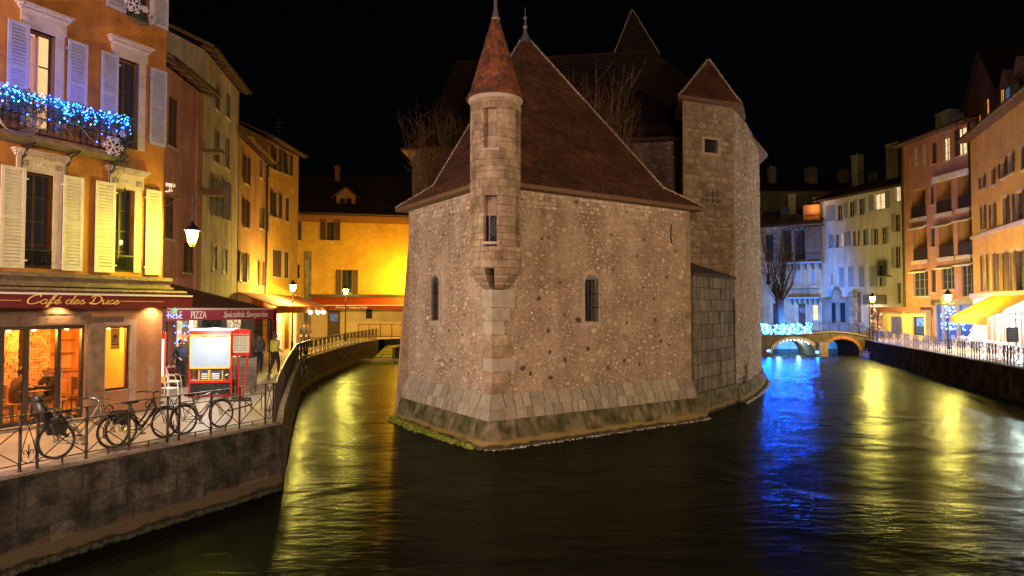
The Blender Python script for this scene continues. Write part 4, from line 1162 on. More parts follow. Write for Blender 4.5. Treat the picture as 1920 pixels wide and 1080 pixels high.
# left-out-of-frame windows continue the row
dr = FC.rect(-160,612,158,809); dr = (dr[0], dr[1], .06, dr[3])
wn2 = FC.rect(197,612,243,731)
holes = []
for r in f1: holes.append(r)
for r in f2: holes.append((r[0], r[1], 7.35, r[3]))
f2 = [(r[0], r[1], 7.35, r[3]) for r in f2]
zf3 = 12.73-QZ
f3 = [(r[0], r[1], zf3, zf3+2.3) for r in f3]; holes += f3
f3b = (f2[0][0], f2[0][1], zf3, zf3+2.3); holes.append(f3b)
holes += [dr, wn2]
cafe = house('cafe_house', 'orange plastered cafe house with louvred shutters and dark red awning at the left edge', FC, M['plaster_ochre'], 9, holes, over=.8, cat='house')
ground_h = 3.3-QZ+1.66   # top of the shop front band
# paler ground floor render: slightly proud sheet
mb = MB(); mb.wall(0, FC.L, 0, 3.35, [dr, wn2], .05, y=-.03); mb.quad((FC.L,-.03,0),(FC.L,.3,0),(FC.L,.3,3.35),(FC.L,-.03,3.35))
mb.build('shopfront_render', mat('shopfront_plaster', (.55,.32,.19), .9, (.40,.22,.13), 1.5, .5, 12, streak=.2), cafe)
shl = {}
def S_(px, py): return FC.sz(px, py)
sz_b1, sz_t1 = 5.52-QZ, 7.95-QZ; sz_b2, sz_t2 = 9.25-QZ, 11.47-QZ
for k, r in enumerate(f1):
    r2 = (r[0], r[1], r[2], r[3])
    window(cafe, r2, M['pane'], nx=2, nz=4 if k == 0 else 4, recess=.2, curtain=[(.05,.3),(.55,.95)] if k == 0 else [(.1,.35),(.7,1)], panes=True)
    # little wrought-iron guard
    g = MB(); a, b_, c, d = r
    g.box(a,b_,-.02,.0,c+.02,c+.05); g.box(a,b_,-.02,.0,c+.42,c+.46)
    for q in range(9): x = a+(b_-a)*(q+.5)/9; g.ring((x,-.01,c+.23), .055, .01, 'y', 10, 4); g.box(x+.03-.006,x+.03+.006,-.015,.0,c+.05,c+.42)
    for q in range(4): x = a+(b_-a)*(q+.5)/4; g.ring((x,-.02,c+.24), .12, .012, 'y', 14, 4)
    g.build('window_guard', M['iron'], cafe)
w_ = window(cafe, f2[0], M['lit'], nx=2, nz=3, recess=.2, curtain=None)
cm = MB()
for k in range(14):
    x0 = f2[0][0]+.08+.02*k; cm.quad((x0,.19,f2[0][2]),(x0+.02,.19+.02*(k%2)-.01,f2[0][2]),(x0+.02,.19+.02*(k%2)-.01,f2[0][3]-.1),(x0,.19,f2[0][3]-.1))
cm.build('curtain', mat('backlit_curtain', (.75,.45,.28), .9, None, bump=0), w_)
window(cafe, f2[1], M['pane'], nx=2, nz=3, recess=.2, curtain=[(.1,.45),(.62,.9)])
window(cafe, f3[0], M['pane'], nx=2, nz=3, recess=.2); window(cafe, f3b, M['pane'], nx=2, nz=3, recess=.2)
def cshut(x0, x1, b_, t_, m, side):
    ym = 430 if b_ < 5 else 110 if b_ < 9 else 20
    a = S_(x0, ym)[0]; c = S_(x1, ym)[0]; shutter(cafe, a, c, b_, t_, m, near=side)
cshut(-3,44,sz_b1,sz_t1,M['shutter_white'],'L'); cshut(115,153,sz_b1,sz_t1,M['shutter_white'],'R')
cshut(176,213,sz_b1,sz_t1,M['shutter_white'],'L'); cshut(271,299,sz_b1,sz_t1,M['shutter_white'],'R')
cshut(11,52,sz_b2,sz_t2,M['shutter_lilac'],'L'); cshut(125,162,sz_b2,sz_t2,M['shutter_lilac'],'R')
cshut(188,220,sz_b2,sz_t2,M['shutter_lilac'],'L'); cshut(280,311,sz_b2,sz_t2,M['shutter_lilac'],'R')
cshut(197,234,zf3,zf3+2.3,M['shutter_lilac'],'L'); cshut(284,313,zf3,zf3+2.3,M['shutter_lilac'],'R')
# stone surrounds with carved lintels
def surround(r, top, w0=.10, w1=.20, carved=True, dent=20):
    a, b_, c, d = r; root_ = cafe
    m_ = MB(); m_.box(a-w0,a,-.035,.12,c,d); m_.box(b_,b_+w1,-.035,.12,c,d); m_.box(a-w0,b_+w1,-.035,.12,d,d+.06)
    o = m_.build('window_surround', M['trim'], root_)
    m_ = MB(); m_.box(a-w0-.04,b_+w1+.04,-.05,.1,d+.06,top-.16); o2 = m_.build('lintel_frieze', M['trim'], root_)
    m_ = MB(); A_, B_ = a-w0-.12, b_+w1+.12
    m_.box(A_+.03,B_-.03,-.09,.1,top-.16,top-.10); m_.box(A_,B_,-.15,.1,top-.10,top-.04); m_.box(A_-.04,B_+.04,-.20,.1,top-.04,top)
    oc = m_.build('cornice', M['trim'], root_)
    dm_ = MB()
    for k in range(dent): x = A_+.03+(B_-A_-.06)*(k+.5)/dent; dm_.ball((x,-.17,top-.06), .025, 6, 4, (1,1,1.1)); dm_.box(x-.012,x+.012,-.13,-.08,top-.15,top-.11)
    dm_.build('carving', M['trim'], oc, kind='stuff')
    if carved:
        for x in (A_+.18, B_-.18):
            cm_ = MB(); zc = (d+.06+top-.16)/2
            for k in range(5): t = 2*math.pi*k/5; cm_.ball((x+.05*math.cos(t),-.055,zc+.05*math.sin(t)), .026, 6, 4, (1,.6,1))
            cm_.ball((x,-.06,zc),.02,6,4); cm_.build('rosette', M['trim'], o2)
    return o
surround(f2[0], sz_t2+.52, carved=True, dent=22); surround(f2[1], sz_t2+.50, dent=20)
surround(f3[0], zf3+2.75, dent=18)
for k in (0, 1):
    r = f1[k]; surround(r, sz_t1+.46, carved=False, dent=14)
    a, b_, c, d = r; zc = d+.06+.13
    for x in (a+.02, b_+.10):       # Greek key squares
        g = MB(); pts = [(x-.07,zc-.07),(x-.07,zc+.07),(x+.07,zc+.07),(x+.07,zc-.04),(x-.03,zc-.04),(x-.03,zc+.03),(x+.03,zc+.03)]
        for p, q in zip(pts, pts[1:]): g.bar((p[0],-.055,p[1]),(q[0],-.055,q[1]),.016,.02)
        g.build('key_ornament', M['shutter_grey'], cafe)
    g = MB(); x = (a+b_)/2+.05
    for q in range(3): g.ball((x-.06+.06*q,-.055,zc+.02*(q%2)), .035, 6, 4, (1,.5,1.2))
    g.build('carved_leaf', M['trim'], cafe)
# horizontal band above the awning, gutter and roller box
zb = 5.36-QZ
mb = MB(); mb.box(-.2,FC.L+.12,-.30,.05,zb-.03,zb+.07); mb.box(-.2,FC.L+.10,-.22,.05,zb-.2,zb-.03); mb.box(-.2,FC.L+.12,-.34,.05,zb-.26,zb-.2); mb.build('cornice_band', M['wood'], cafe)
mb = MB(); mb.box(-.2,FC.L+.25,-.62,-.05,zb-.40,zb-.30); mb.path([(-.2,-.66,zb-.36),(FC.L+.3,-.66,zb-.36)],.05); mb.build('awning_box', M['wood'], cafe)
aw = thing('cafe_awning', 'dark red cafe awning with gold script Café des Ducs', 'awning', cafe.location, FC.ang)
mb = MB(); zt, zv = 4.90-QZ, 4.58-QZ
mb.hexa([(-.2,-.12,zb-.44),(FC.L+.28,-.12,zb-.44),(FC.L+.28,-.95,zt-.02),(-.2,-.95,zt-.02),(-.2,-.12,zb-.41),(FC.L+.28,-.12,zb-.41),(FC.L+.28,-.95,zt+.01),(-.2,-.95,zt+.01)]); mb.build('canopy', M['red_cloth'], aw)
mb = MB(); mb.box(-.2,FC.L+.28,-.99,-.94,zt-.02,zt+.03); mb.build('front_rail', M['white_paint'], aw)
mb = MB(); mb.box(-.2,FC.L+.28,-.975,-.96,zv,zt-.02); mb.quad((FC.L+.28,-.96,zv+.04),(FC.L+.28,-.12,zv+.3),(FC.L+.28,-.12,zb-.44),(FC.L+.28,-.96,zt)); va = mb.build('valance', M['red_cloth'], aw)
mb = MB(); s0 = FC.sz(-60,560,-.98)[0]; s1 = FC.sz(40,560,-.98)[0]; s2_ = FC.sz(222,560,-.98)[0]; s3 = FC.sz(307,560,-.98)[0]
mb.box(s0,s1,-.982,-.978,(zv+zt)/2-.008,(zv+zt)/2+.006); mb.box(s2_,s3,-.982,-.978,(zv+zt)/2-.008,(zv+zt)/2+.006); mb.build('gold_line', M['gold'], va)
# hand-drawn script letters: strokes in an (x, y) box, x advance given
def cr_(pts, sub=6):
    out = []; P_ = [pts[0]]+list(pts)+[pts[-1]]
    for i in range(1, len(P_)-2):
        p0, p1, p2, p3 = P_[i-1:i+3]
        for k in range(sub):
            t = k/sub; out.append(tuple(.5*((2*p1[j]) + (-p0[j]+p2[j])*t + (2*p0[j]-5*p1[j]+4*p2[j]-p3[j])*t*t + (-p0[j]+3*p1[j]-3*p2[j]+p3[j])*t**3) for j in (0,1)))
    out.append(pts[-1]); return out
GL = {
 'C': (1.0, [[(.9,.8),(.95,.95),(.75,1.02),(.35,.85),(.1,.45),(.15,.1),(.45,-.03),(.8,.12),(1.05,.3)]]),
 'a': (.62, [[(.5,.42),(.3,.5),(.08,.3),(.08,.08),(.25,0),(.45,.2),(.52,.45),(.46,.1),(.55,0),(.7,.15)]]),
 'f': (.42, [[(.0,.15),(.25,.5),(.45,.95),(.38,1.05),(.26,.85),(.15,.2),(.02,-.35),(-.08,-.38),(-.05,-.15),(.15,.05),(.4,.15)],[(.05,.48),(.4,.5)]]),
 'é': (.5, [[(.0,.15),(.25,.22),(.4,.38),(.28,.5),(.1,.35),(.07,.1),(.22,0),(.42,.08),(.55,.2)],[(.28,.68),(.45,.85)]]),
 'e': (.5, [[(.0,.15),(.25,.22),(.4,.38),(.28,.5),(.1,.35),(.07,.1),(.22,0),(.42,.08),(.55,.2)]]),
 'd': (.62, [[(.48,.4),(.3,.5),(.08,.3),(.08,.08),(.25,0),(.42,.2),(.72,1.02)],[(.72,1.02),(.5,.3),(.5,.05),(.6,0),(.72,.15)]]),
 's': (.42, [[(.0,.15),(.25,.5),(.27,.36),(.36,.12),(.22,0),(.06,.05)],[(.2,.0),(.5,.18)]]),
 'D': (1.05, [[(.45,.92),(.32,.4),(.2,.02)],[(.1,.8),(.35,1.0),(.75,.95),(1.0,.6),(.85,.2),(.5,.0),(.15,.05),(.05,.15),(.2,.12),(.6,-.02)]]),
 'u': (.62, [[(.05,.4),(.15,.5),(.1,.15),(.2,.0),(.4,.15),(.54,.5)],[(.54,.5),(.48,.1),(.56,0),(.72,.15)]]),
 'c': (.46, [[(.4,.42),(.3,.5),(.1,.33),(.07,.1),(.22,0),(.4,.08),(.55,.2)]]),
 ' ': (.35, []) }
mb = MB(); x = 0; s0 = FC.sz(48,560,-.98)[0]; tot = sum(GL[c][0] for c in 'Café des Ducs'); sc = (FC.sz(222,560,-.98)[0]-s0)/tot; hh = .205
for ch in 'Café des Ducs':
    adv, strokes = GL[ch]
    for st in strokes:
        pts = cr_(st); mb.path([(s0+(x+p[0]+p[1]*.18)*sc, -.985, zv+.085+p[1]*hh) for p in pts], .0125, 5)
    x += adv
mb.build('script_lettering', M['gold'], va)
# old timber beam over the glazed front, stone pier, glazed doors
a, b_, c, d = dr
mb = MB(); mb.box(a-.3,b_+.12,-.10,.12,d+.02,d+.28); mb.build('timber_beam', M['wood'], cafe)
mb = MB(); mb.box(a-.3,b_+.02,-.12,.1,d+.28,d+.34); mb.build('beam_cap', M['wood'], cafe)
mb = MB(); mb.hexa([(b_+.04,-.10,.0),(wn2[0]-.05,-.10,.0),(wn2[0]-.05,.1,.0),(b_+.04,.1,.0),(b_+.06,-.09,d+.02),(wn2[0]-.05,-.09,d+.02),(wn2[0]-.05,.1,d+.02),(b_+.06,.1,d+.02)])
mb.build('stone_pier', mat('pier_stone', (.36,.28,.22), .9, (.20,.155,.12), 3.5, .8, 10, streak=.3), cafe)
mb = MB(); mb.box(b_+.12,wn2[1]-.2,-.06,.08,d+.05,d+.2); mb.build('bracket_wood', M['wood'], cafe)
dm = mat('dark_grey_door_frame', (.035,.032,.032), .45, None, bump=0)
seams = [FC.sz(px, 700)[0] for px in (-150,-73,3,50,110,156)]; seams[0] = a; seams[-1] = b_
mb = MB(); mb.box(a,b_,.02,.12,d-.10,d); mb.box(a,b_,.02,.14,c,c+.10)
fr_ = mb.build('glazed_front', dm, cafe)
for k, sx in enumerate(seams):
    m_ = MB(); w = .045 if 0 < k < 5 else .05; m_.box(max(a,sx-w),min(b_,sx+w),.0,.12,c,d-.1); m_.build('door_stile', dm, fr_)
for s0_, s1_ in zip(seams, seams[1:]):
    m_ = MB(); m_.quad((s0_+.04,.06,c+.1),(s1_-.04,.06,c+.1),(s1_-.04,.06,d-.1),(s0_+.04,.06,d-.1)); m_.build('pane', M['clear'], fr_)
hx = FC.sz(113, 700)[0]; m_ = MB(); z_a, z_b = FC.sz(116,776)[1], FC.sz(116,688)[1]
m_.tube((hx,-.07,max(.4,z_a)),(hx,-.07,z_b),.013,n=8); m_.tube((hx,-.07,z_b-.1),(hx-.0,.0,z_b-.1),.01); m_.tube((hx,-.07,.9),(hx,.0,.9),.01); m_.build('door_handle', M['chrome'], fr_)
m_ = MB(); m_.box(a-.3,b_+.1,-.35,-.03,-.01,.075); m_.build('door_step', M['kerb'], cafe)
# window on the right of the pier
o = window(cafe, wn2, M['clear'], fm=dm, nx=1, nz=1, recess=.05, panes=True)
m_ = MB(); a2, b2, c2, d2 = wn2; m_.box(a2-.06,a2,-.05,.1,c2-.06,d2+.04); m_.box(b2,b2+.17,-.05,.08,c2-.35,d2+.04); m_.box(a2-.06,b2+.17,-.05,.1,d2+.04,d2+.19); m_.build('surround', M['trim'], o)
m_ = MB(); m_.box(a2-.05,b2+.06,-.10,.1,c2-.05,c2-.002); m_.build('sill', M['kerb'], o)
# notice in the window: castle crest print
m_ = MB(); m_.quad((a2+.18,.045,d2-.62),(a2+.42,.045,d2-.62),(a2+.42,.045,d2-.05),(a2+.18,.045,d2-.05)); m_.build('notice', mat('orange_print', (.55,.26,.05), .8, None, bump=0), o)
m_ = MB()
for q in range(3): m_.box(a2+.22+.055*q,a2+.245+.055*q,.038,.043,d2-.44,d2-.32)
m_.box(a2+.2,a2+.4,.038,.043,d2-.50,d2-.47); m_.plate([(a2+.21,d2-.31),(a2+.39,d2-.31),(a2+.3,d2-.2)], .038,.043); m_.build('crest', M['wood_dark'], o)
# worn patch at the corner
m_ = MB(); ps = [(math.cos(t)*.12, math.sin(t)*.42) for t in [k*.628 for k in range(10)]]; m_.plate([(FC.L-.32+p[0], .95+p[1]) for p in ps], -.045, -.02); m_.build('bare_stone_patch', M['ashlar'], cafe)
m_ = MB(); m_.box(FC.L-.09,FC.L+.02,-.06,.2,0,3.3); 
# cable / security camera / lantern bracket on the corner
m_ = MB(); m_.path([(FC.L-.75,-.03,6.35),(FC.L-.2,-.04,6.4),(FC.L-.12,-.04,6.2),(FC.L-.12,-.04,5.0)], .012); m_.build('cable', M['iron'], cafe)
cm_ = thing('security_camera', 'white security camera on the corner above the wall lantern', 'camera', FC.A.to_3d()+FC.u.to_3d()*(FC.L+.02)-FC.n.to_3d()*.12+Vector((0,0,P(322,350,18.6).z)), FC.ang)
m_ = MB(); m_.hexa([(-.05,-.30,-.05),(.05,-.30,-.05),(.05,.0,-.0),(-.05,.0,-.0),(-.05,-.30,.05),(.05,-.30,.05),(.05,0,.1),(-.05,0,.1)]); m_.build('housing', M['white_paint'], cm_)
m_ = MB(); m_.tube((0,-.12,-.03),(0,-.1,-.14),.015); m_.tube((0,-.2,-.03),(0,-.2,-.14),.012); m_.box(-.03,.03,-.22,.06,-.16,-.13); m_.build('bracket', M['white_paint'], cm_)
# -- balcony of the first floor with wrought iron, on curved brackets
bz = 8.52-QZ; bL, bR = -.2, FC.sz(236,300,-.75)[0]; bd = .78
bal = MB(); bal.box(bL,bR,-bd,0,bz,bz+.1); bal.box(bL,bR+.03,-bd-.04,-bd+.1,bz+.02,bz+.09); bal = bal.build('balcony', M['wood'], cafe)
for z_ in (bz+.16, bz+.55, bz+1.0):
    rl = MB(); rl.path([(bL,-bd+.03,z_),(bR,-bd+.03,z_),(bR,0,z_)], .017, 5); rl.build('rail', M['iron'], bal)
n_ = 46
blm = MB(); blm.bar((0,0,.06),(0,0,.9),.014); blm.ring((0,0,.68),.05,.009,'y',10,4); blm.ring((0.0,0,.22),.04,.008,'y',8,4); blm.path([(0,0,.35),(.045,0,.42),(.03,0,.5),(0,0,.46)],.008); blme = blm.mesh('baluster', M['iron'])
for k in range(n_): inst('baluster', blme, bal, (bL+(bR-bL)*(k+.5)/n_, -bd+.03, bz+.1))
for px in (38, 122, 203):
    s = FC.sz(px, 305)[0]; q = MB(); q.path([(s,-.03,bz-.75),(s,-.08,bz-.35),(s,-.35,bz-.12),(s,-bd+.08,bz-.03)],.022,6); q.ring((s,-.16,bz-.2),.12,.016,'x',14,5); q.path([(s,-.03,bz-.03),(s,-bd+.08,bz-.03)],.02); q.build('bracket', M['iron'], bal)
ug = MB(); ug.path([(bR-.1,-.03,bz-.12),(bR+.35,-.03,bz-.2),(bR+.45,-.03,bz-.9)],.02); ug.build('waste_pipe', M['iron'], cafe)
# -- garland and blue string lights on the balcony
def world_of(o, v): return Vector((o.location.x, o.location.y, o.location.z)) + Matrix.Rotation(FC.ang, 3, 'Z') @ Vector(v)
gar = thing('garland', 'fir garland with dry twigs draped over the first floor balcony', 'garland', cafe.location, FC.ang)
m_ = MB()
for k in range(6500):
    x = random.uniform(bL, bR+.05); tt = abs(random.gauss(0,.36)); z_ = bz+1.03-tt+random.uniform(-.03,.08); 
    if z_ < bz+.1: continue
    y_ = -bd-.02-random.uniform(-.05,.14); L_ = random.uniform(.05,.13); d_ = Vector((random.uniform(-1,1), random.uniform(-1,.3), random.uniform(-1,.6))).normalized()*L_
    m_.v += [(x,y_,z_),(x+d_.x+.014,y_+d_.y,z_+d_.z),(x+d_.x*1.0-.014,y_+d_.y,z_+d_.z+.02)]; m_.f.append((len(m_.v)-3,len(m_.v)-2,len(m_.v)-1))
m_.build('fir_needles', mat('fir_green', (.05,.075,.05), .8, (.025,.04,.025), 9, .2, 40), gar, kind='stuff')
m_ = MB()
for k in range(26):
    x = random.uniform(bL+.3, bR-.2); z_ = bz+random.uniform(.3,.9); p = [(x,-bd-.1,z_)]
    for q in range(4): x += random.uniform(-.16,.16); z_ -= random.uniform(.02,.17); p.append((x,-bd-.12-random.random()*.08,max(z_, bz-.15)))
    m_.path(p, [.012,.009,.007,.005,.003], 4)
for cx_ in (bL+(bR-bL)*.62,): 
    for q in range(5): m_.ring((cx_+.03*q,-bd-.12-.01*q,bz+.42), .34+.02*q, .009, 'y', 20, 4, 150, 390)
m_.build('twigs', mat('dry_twigs', (.22,.16,.11), .8, None, bump=0), gar, kind='stuff')
sl_ = thing('string_lights', 'bright blue LED string lights wrapped along the cafe balcony rail', 'string lights', cafe.location, FC.ang)
m1, m2_, m3_ = MB(), MB(), MB()
for k in range(560):
    x = random.uniform(bL, bR+.03); f_ = (x-bL)/(bR-bL); tt = abs(random.gauss(0,.20)); z_ = bz+1.0-tt+random.uniform(-.02,.14)
    if z_ < bz+.12: continue
    y_ = -bd-.08-random.random()*.14; r_ = random.uniform(.010,.018)
    (m1 if random.random() < .7 else m2_).ball((x,y_,z_), r_, 5, 3)
m1.build('led', emis('led_blue', (.006,.09,1), 42), sl_, kind='stuff'); m2_.build('led_cyan', emis('led_cyan', (.06,.45,1), 22), sl_, kind='stuff')
wr_ = MB(); p = []
for k in range(60): p.append((bL+(bR-bL)*k/59, -bd-.1-.03*math.sin(k*2.1), bz+.92+.08*math.sin(k*1.7)))
wr_.path(p, .006, 4); p = [(q[0], q[1]-.02, q[2]-.28-.1*math.sin(i*.9)) for i, q in enumerate(p)]; wr_.path(p, .006, 4); wr_.build('cable', M['black'], sl_)
for k in range(6): lamp(sl_, (bL+(bR-bL)*(k+.5)/6, -bd-.22, bz+1.0), 55, (.012,.09,1), .12)
# snowflakes
def snowflake(parent_loc, r, label, rz=None):
    o = thing('snowflake', label, 'ornament', parent_loc, FC.ang if rz is None else rz, 'snowflake ornaments' )
    del o['group']
    q = MB()
    for k in range(6):
        t = math.pi*k/3; d_ = Vector((math.cos(t),0,math.sin(t))); nn2 = Vector((-math.sin(t),0,math.cos(t)))
        q.bar((0,0,0), d_*r, .028*r/.22, .02)
        for f_, l_ in ((.45,.32),(.72,.26)):
            for sg in (1,-1): q.bar(d_*r*f_, d_*r*(f_+l_*.6)+nn2*sg*r*l_, .026*r/.22, .018)
    q.build('arms', mat('glitter_white', (.72,.68,.78), .5, None, bump=0), o); return o
snowflake(world_of(cafe, (FC.sz(208,275,-.85)[0], -.95, FC.sz(208,275,-.85)[1])), .27, 'large white snowflake hanging at the right end of the lit balcony')
snowflake(world_of(cafe, (FC.sz(228,252,-.85)[0], -.9, FC.sz(228,252,-.85)[1])), .09, 'tiny white snowflake just above the large one on the balcony')
snowflake(world_of(cafe, (FC.sz(245,10,-.2)[0], -.35, FC.sz(245,10,-.2)[1])), .26, 'white snowflake on the top floor window sill at the upper edge')
snowflake(world_of(cafe, (FC.sz(266,20,-.2)[0], -.35, FC.sz(266,20,-.2)[1])), .1, 'small white snowflake beside the top floor one')
def greenery(loc, n_, sx, sz_, label, m__=None, name='fir_branches', rz=0, cat='greenery'):
    q = MB()
    for k in range(n_):
        x, y_, z_ = random.gauss(0,sx), random.uniform(-.1,.1), random.gauss(0,sz_); d_ = Vector((random.uniform(-1,1),random.uniform(-1,1),random.uniform(-1,.6))).normalized()*random.uniform(.06,.15); pn = d_.cross(Vector((0,0,1))).normalized()*.014
        i = len(q.v); q.v += [(x,y_,z_), tuple(Vector((x,y_,z_))+d_*.5+pn), tuple(Vector((x,y_,z_))+d_), tuple(Vector((x,y_,z_))+d_*.5-pn)]; q.f.append((i,i+1,i+2,i+3))
    o = q.build(name, m__ or MATS['fir_green'], None, loc=loc, rz=rz, kind='stuff'); tag(o, label, cat); return o
greenery(world_of(cafe, (FC.sz(226,295,-.85)[0], -.85, FC.sz(226,290,-.85)[1])), 420, .13, .22, 'hanging fir sprigs below the right end of the lit balcony', rz=FC.ang)
greenery(world_of(cafe, (FC.sz(262,30,-.2)[0], -.25, FC.sz(262,30,-.2)[1])), 300, .18, .12, 'fir sprigs on the top floor window sill', rz=FC.ang)
# -- lit interior of the café
inn = MB(); D_ = 4.2; Hh = 2.72; x0 = -.1; x1 = FC.L-.25
inn.quad((x0,.3,.04),(x1,.3,.04),(x1,D_,.04),(x0,D_,.04)); inn.build('interior_floor', mat('cafe_floor', (.30,.16,.08), .5, (.2,.1,.05), 5, .1, 20), cafe)
inn = MB(); inn.quad((x0,D_,0),(x1,D_,0),(x1,D_,Hh),(x0,D_,Hh)); inn.quad((x1,.25,0),(x1,.25,Hh),(x1,D_,Hh),(x1,D_,0)); inn.quad((x0,.25,0),(x0,D_,0),(x0,D_,Hh),(x0,.25,Hh)); inn.quad((x0,.25,Hh),(x0,D_,Hh),(x1,D_,Hh),(x1,.25,Hh))
inn.build('interior_wall', mat('cafe_wall', (.78,.42,.12), .8, (.70,.36,.09), 2, .1, 20), cafe)
# stone shelves wall inside
sx0 = FC.sz(20,680,2.0)[0]; inner = MB(); inner.box(sx0-.2, sx0+.25, 2.2, 2.6, 0, Hh); pil = inner.build('stone_pillar', M['ashlar_dark'], cafe)
z_ = .1
while z_ < Hh-.1:
    x_ = sx0-.2
    while x_ < sx0+.25:
        w = random.uniform(.12,.3); w = min(w, sx0+.25-x_); q = MB(); q.box(x_+.006,x_+w-.006,2.14+random.random()*.04,2.24,z_,z_+.075); q.build('brick', mat('cafe_brick',(.45,.24,.10),.9,(.28,.14,.06),6,.4,25,rnd=.3), pil); x_ += w
    z_ += .085
sx1 = FC.sz(86,650,2.4)[0]; q = MB(); q.box(sx1-.35,sx1+.35,2.9,3.2,0,Hh); pil2 = q.build('stone_pillar', M['ashlar_dark'], cafe); z_ = .6
while z_ < Hh-.1:
    x_ = sx1-.35
    while x_ < sx1+.35:
        w = random.uniform(.12,.3); w = min(w, sx1+.35-x_); q = MB(); q.box(x_+.006,x_+w-.006,2.84+random.random()*.04,2.94,z_,z_+.075); q.build('brick', MATS['cafe_brick'], pil2); x_ += w
    z_ += .085
q = MB(); q.box(x0,x1,3.6,4.1,.98,1.03); q.box(x0,x1,3.7,4.0,.1,.98); q.build('counter', mat('counter_wood', (.45,.2,.07), .5, (.3,.13,.04), 5, .1, 30), cafe)
q = MB()
for z_ in (1.5,1.9): q.box(x0,x1,3.95,4.15,z_,z_+.03)
sh_ = q.build('shelf', MATS['counter_wood'], cafe)
for k in range(16):
    x_ = x0+.3+k*.42; b2_ = MB(); zz = 1.53 if k%2 else 1.93; b2_.lathe([(.035,zz),(.035,zz+.16),(.012,zz+.2),(.012,zz+.26)],8,(x_,4.02)); b2_.build('bottle', mat('bottle_glass_brown',(.10,.05,.02),.15,None,bump=0,rnd=.4), sh_)
for (x_, y_, w_) in ((FC.sz(20,620,1.2)[0],1.3,55),(FC.sz(75,620,1.2)[0],1.5,55),(FC.sz(140,620,1.2)[0],1.6,45),(FC.sz(215,620,1.0)[0],1.3,45),(.5,1.5,40)):
    pl_ = MB(); pl_.lathe([(.12,Hh-.36),(.10,Hh-.28),(.03,Hh-.22),(.008,Hh)],12,(x_,y_)); pl_.build('pendant_lamp', M['white_paint'], cafe)
    pb = MB(); pb.ball((x_,y_,Hh-.37),.06,8,6); pb.build('bulb', emis('cafe_bulb',(1,.55,.16),28), cafe)
    lamp(cafe, (x_,y_,Hh-.48), w_*2.6, (1,.44,.07), .06)
# awning downlights washing the shopfront wall
for px in (115, 290):
    s = FC.sz(px, 580, -.2)[0]; q = MB(); q.lathe([(.05,3.02),(.06,3.1),(.03,3.14)],10,(s,-.22)); q.build('downlight', M['black'], cafe)
    spot(cafe, (s,-.25,3.0), (s,-.05,1.8), 100, (1,.55,.22), 130, .8, .03)
# -- wall lantern on a scrolled bracket at the corner
Wl = FC.A.to_3d()+FC.u.to_3d()*(FC.L-.05)+Vector((0,0,0)); lp = P(360, 443, 18.05)
lan = thing('wall_lantern', 'glowing yellow street lantern hanging from a scrolled bracket on the cafe corner', 'street lamp', (lp.x, lp.y, lp.z))
def lantern(parent, z0=0, s=1.0, power=300, glow=None, col=(1,.80,.07), hang=True):
    """six-sided tapered lantern, its glass from z0 to z0+.42"""
    a_ = [(.11*s, z0), (.19*s, z0+.36*s)]
    g = MB(); g.lathe([(a_[0][0], a_[0][1]),(a_[1][0], a_[1][1])], 6); gl_ = g.build('lantern_glass', glow or M['lantern'], parent)
    f = MB()
    for k in range(6):
        t = math.pi*k/3; c_, s_ = math.cos(t), math.sin(t); f.bar((a_[0][0]*c_*1.02,a_[0][0]*s_*1.02,z0),(a_[1][0]*c_*1.02,a_[1][0]*s_*1.02,z0+.36*s),.014*s)
    f.ring((0,0,z0), .112*s, .012*s, 'z', 6, 4); f.ring((0,0,z0+.36*s), .195*s, .014*s, 'z', 6, 4); f.build('lantern_frame', M['iron'], parent)
    c = MB(); c.lathe([(.22*s,z0+.36*s),(.20*s,z0+.40*s),(.10*s,z0+.50*s),(.08*s,z0+.53*s),(.06*s,z0+.56*s),(.02*s,z0+.63*s)], 12); c.build('lantern_cap', M['iron'], parent)
    if hang:
        c = MB()
        for k in range(4): t = math.pi/4+math.pi*k/2; c.path([(.10*s*math.cos(t),.10*s*math.sin(t),z0),(.05*s*math.cos(t),.05*s*math.sin(t),z0-.09*s)],.008*s)
        c.ring((0,0,z0-.09*s),.05*s,.008*s,'z',8,4); c.build('lantern_foot', M['iron'], parent)
    for dz in (.15,): 
        for k in range(3):
            t = 2.1*k+.4; lamp(parent, (.25*s*math.cos(t), .25*s*math.sin(t), z0+dz*s), power/3, col, .06)
lantern(lan, -.2, 1.0, 330)
bp = MB(); wall_pt = Vector((CB.x-lp.x, CB.y-lp.y, 0)); ztop = P(345,368,18.3).z-lp.z
bp.path([tuple(wall_pt+Vector((0,0,ztop-.0))), (wall_pt.x*.5,wall_pt.y*.5,ztop+.02), (0,0,ztop), (.10,0,ztop-.14),(.04,0,ztop-.30),(-.08,0,ztop-.22),(-.03,0,ztop-.12)], .016, 6)
bp.path([tuple(wall_pt+Vector((0,0,ztop-.28))), (wall_pt.x*.6,wall_pt.y*.6,ztop-.12),(wall_pt.x*.35,wall_pt.y*.35,ztop-.03)], .012, 6)
bp.tube((0,0,ztop),(0,0,.42),.012); bp.build('bracket', M['iron'], lan)

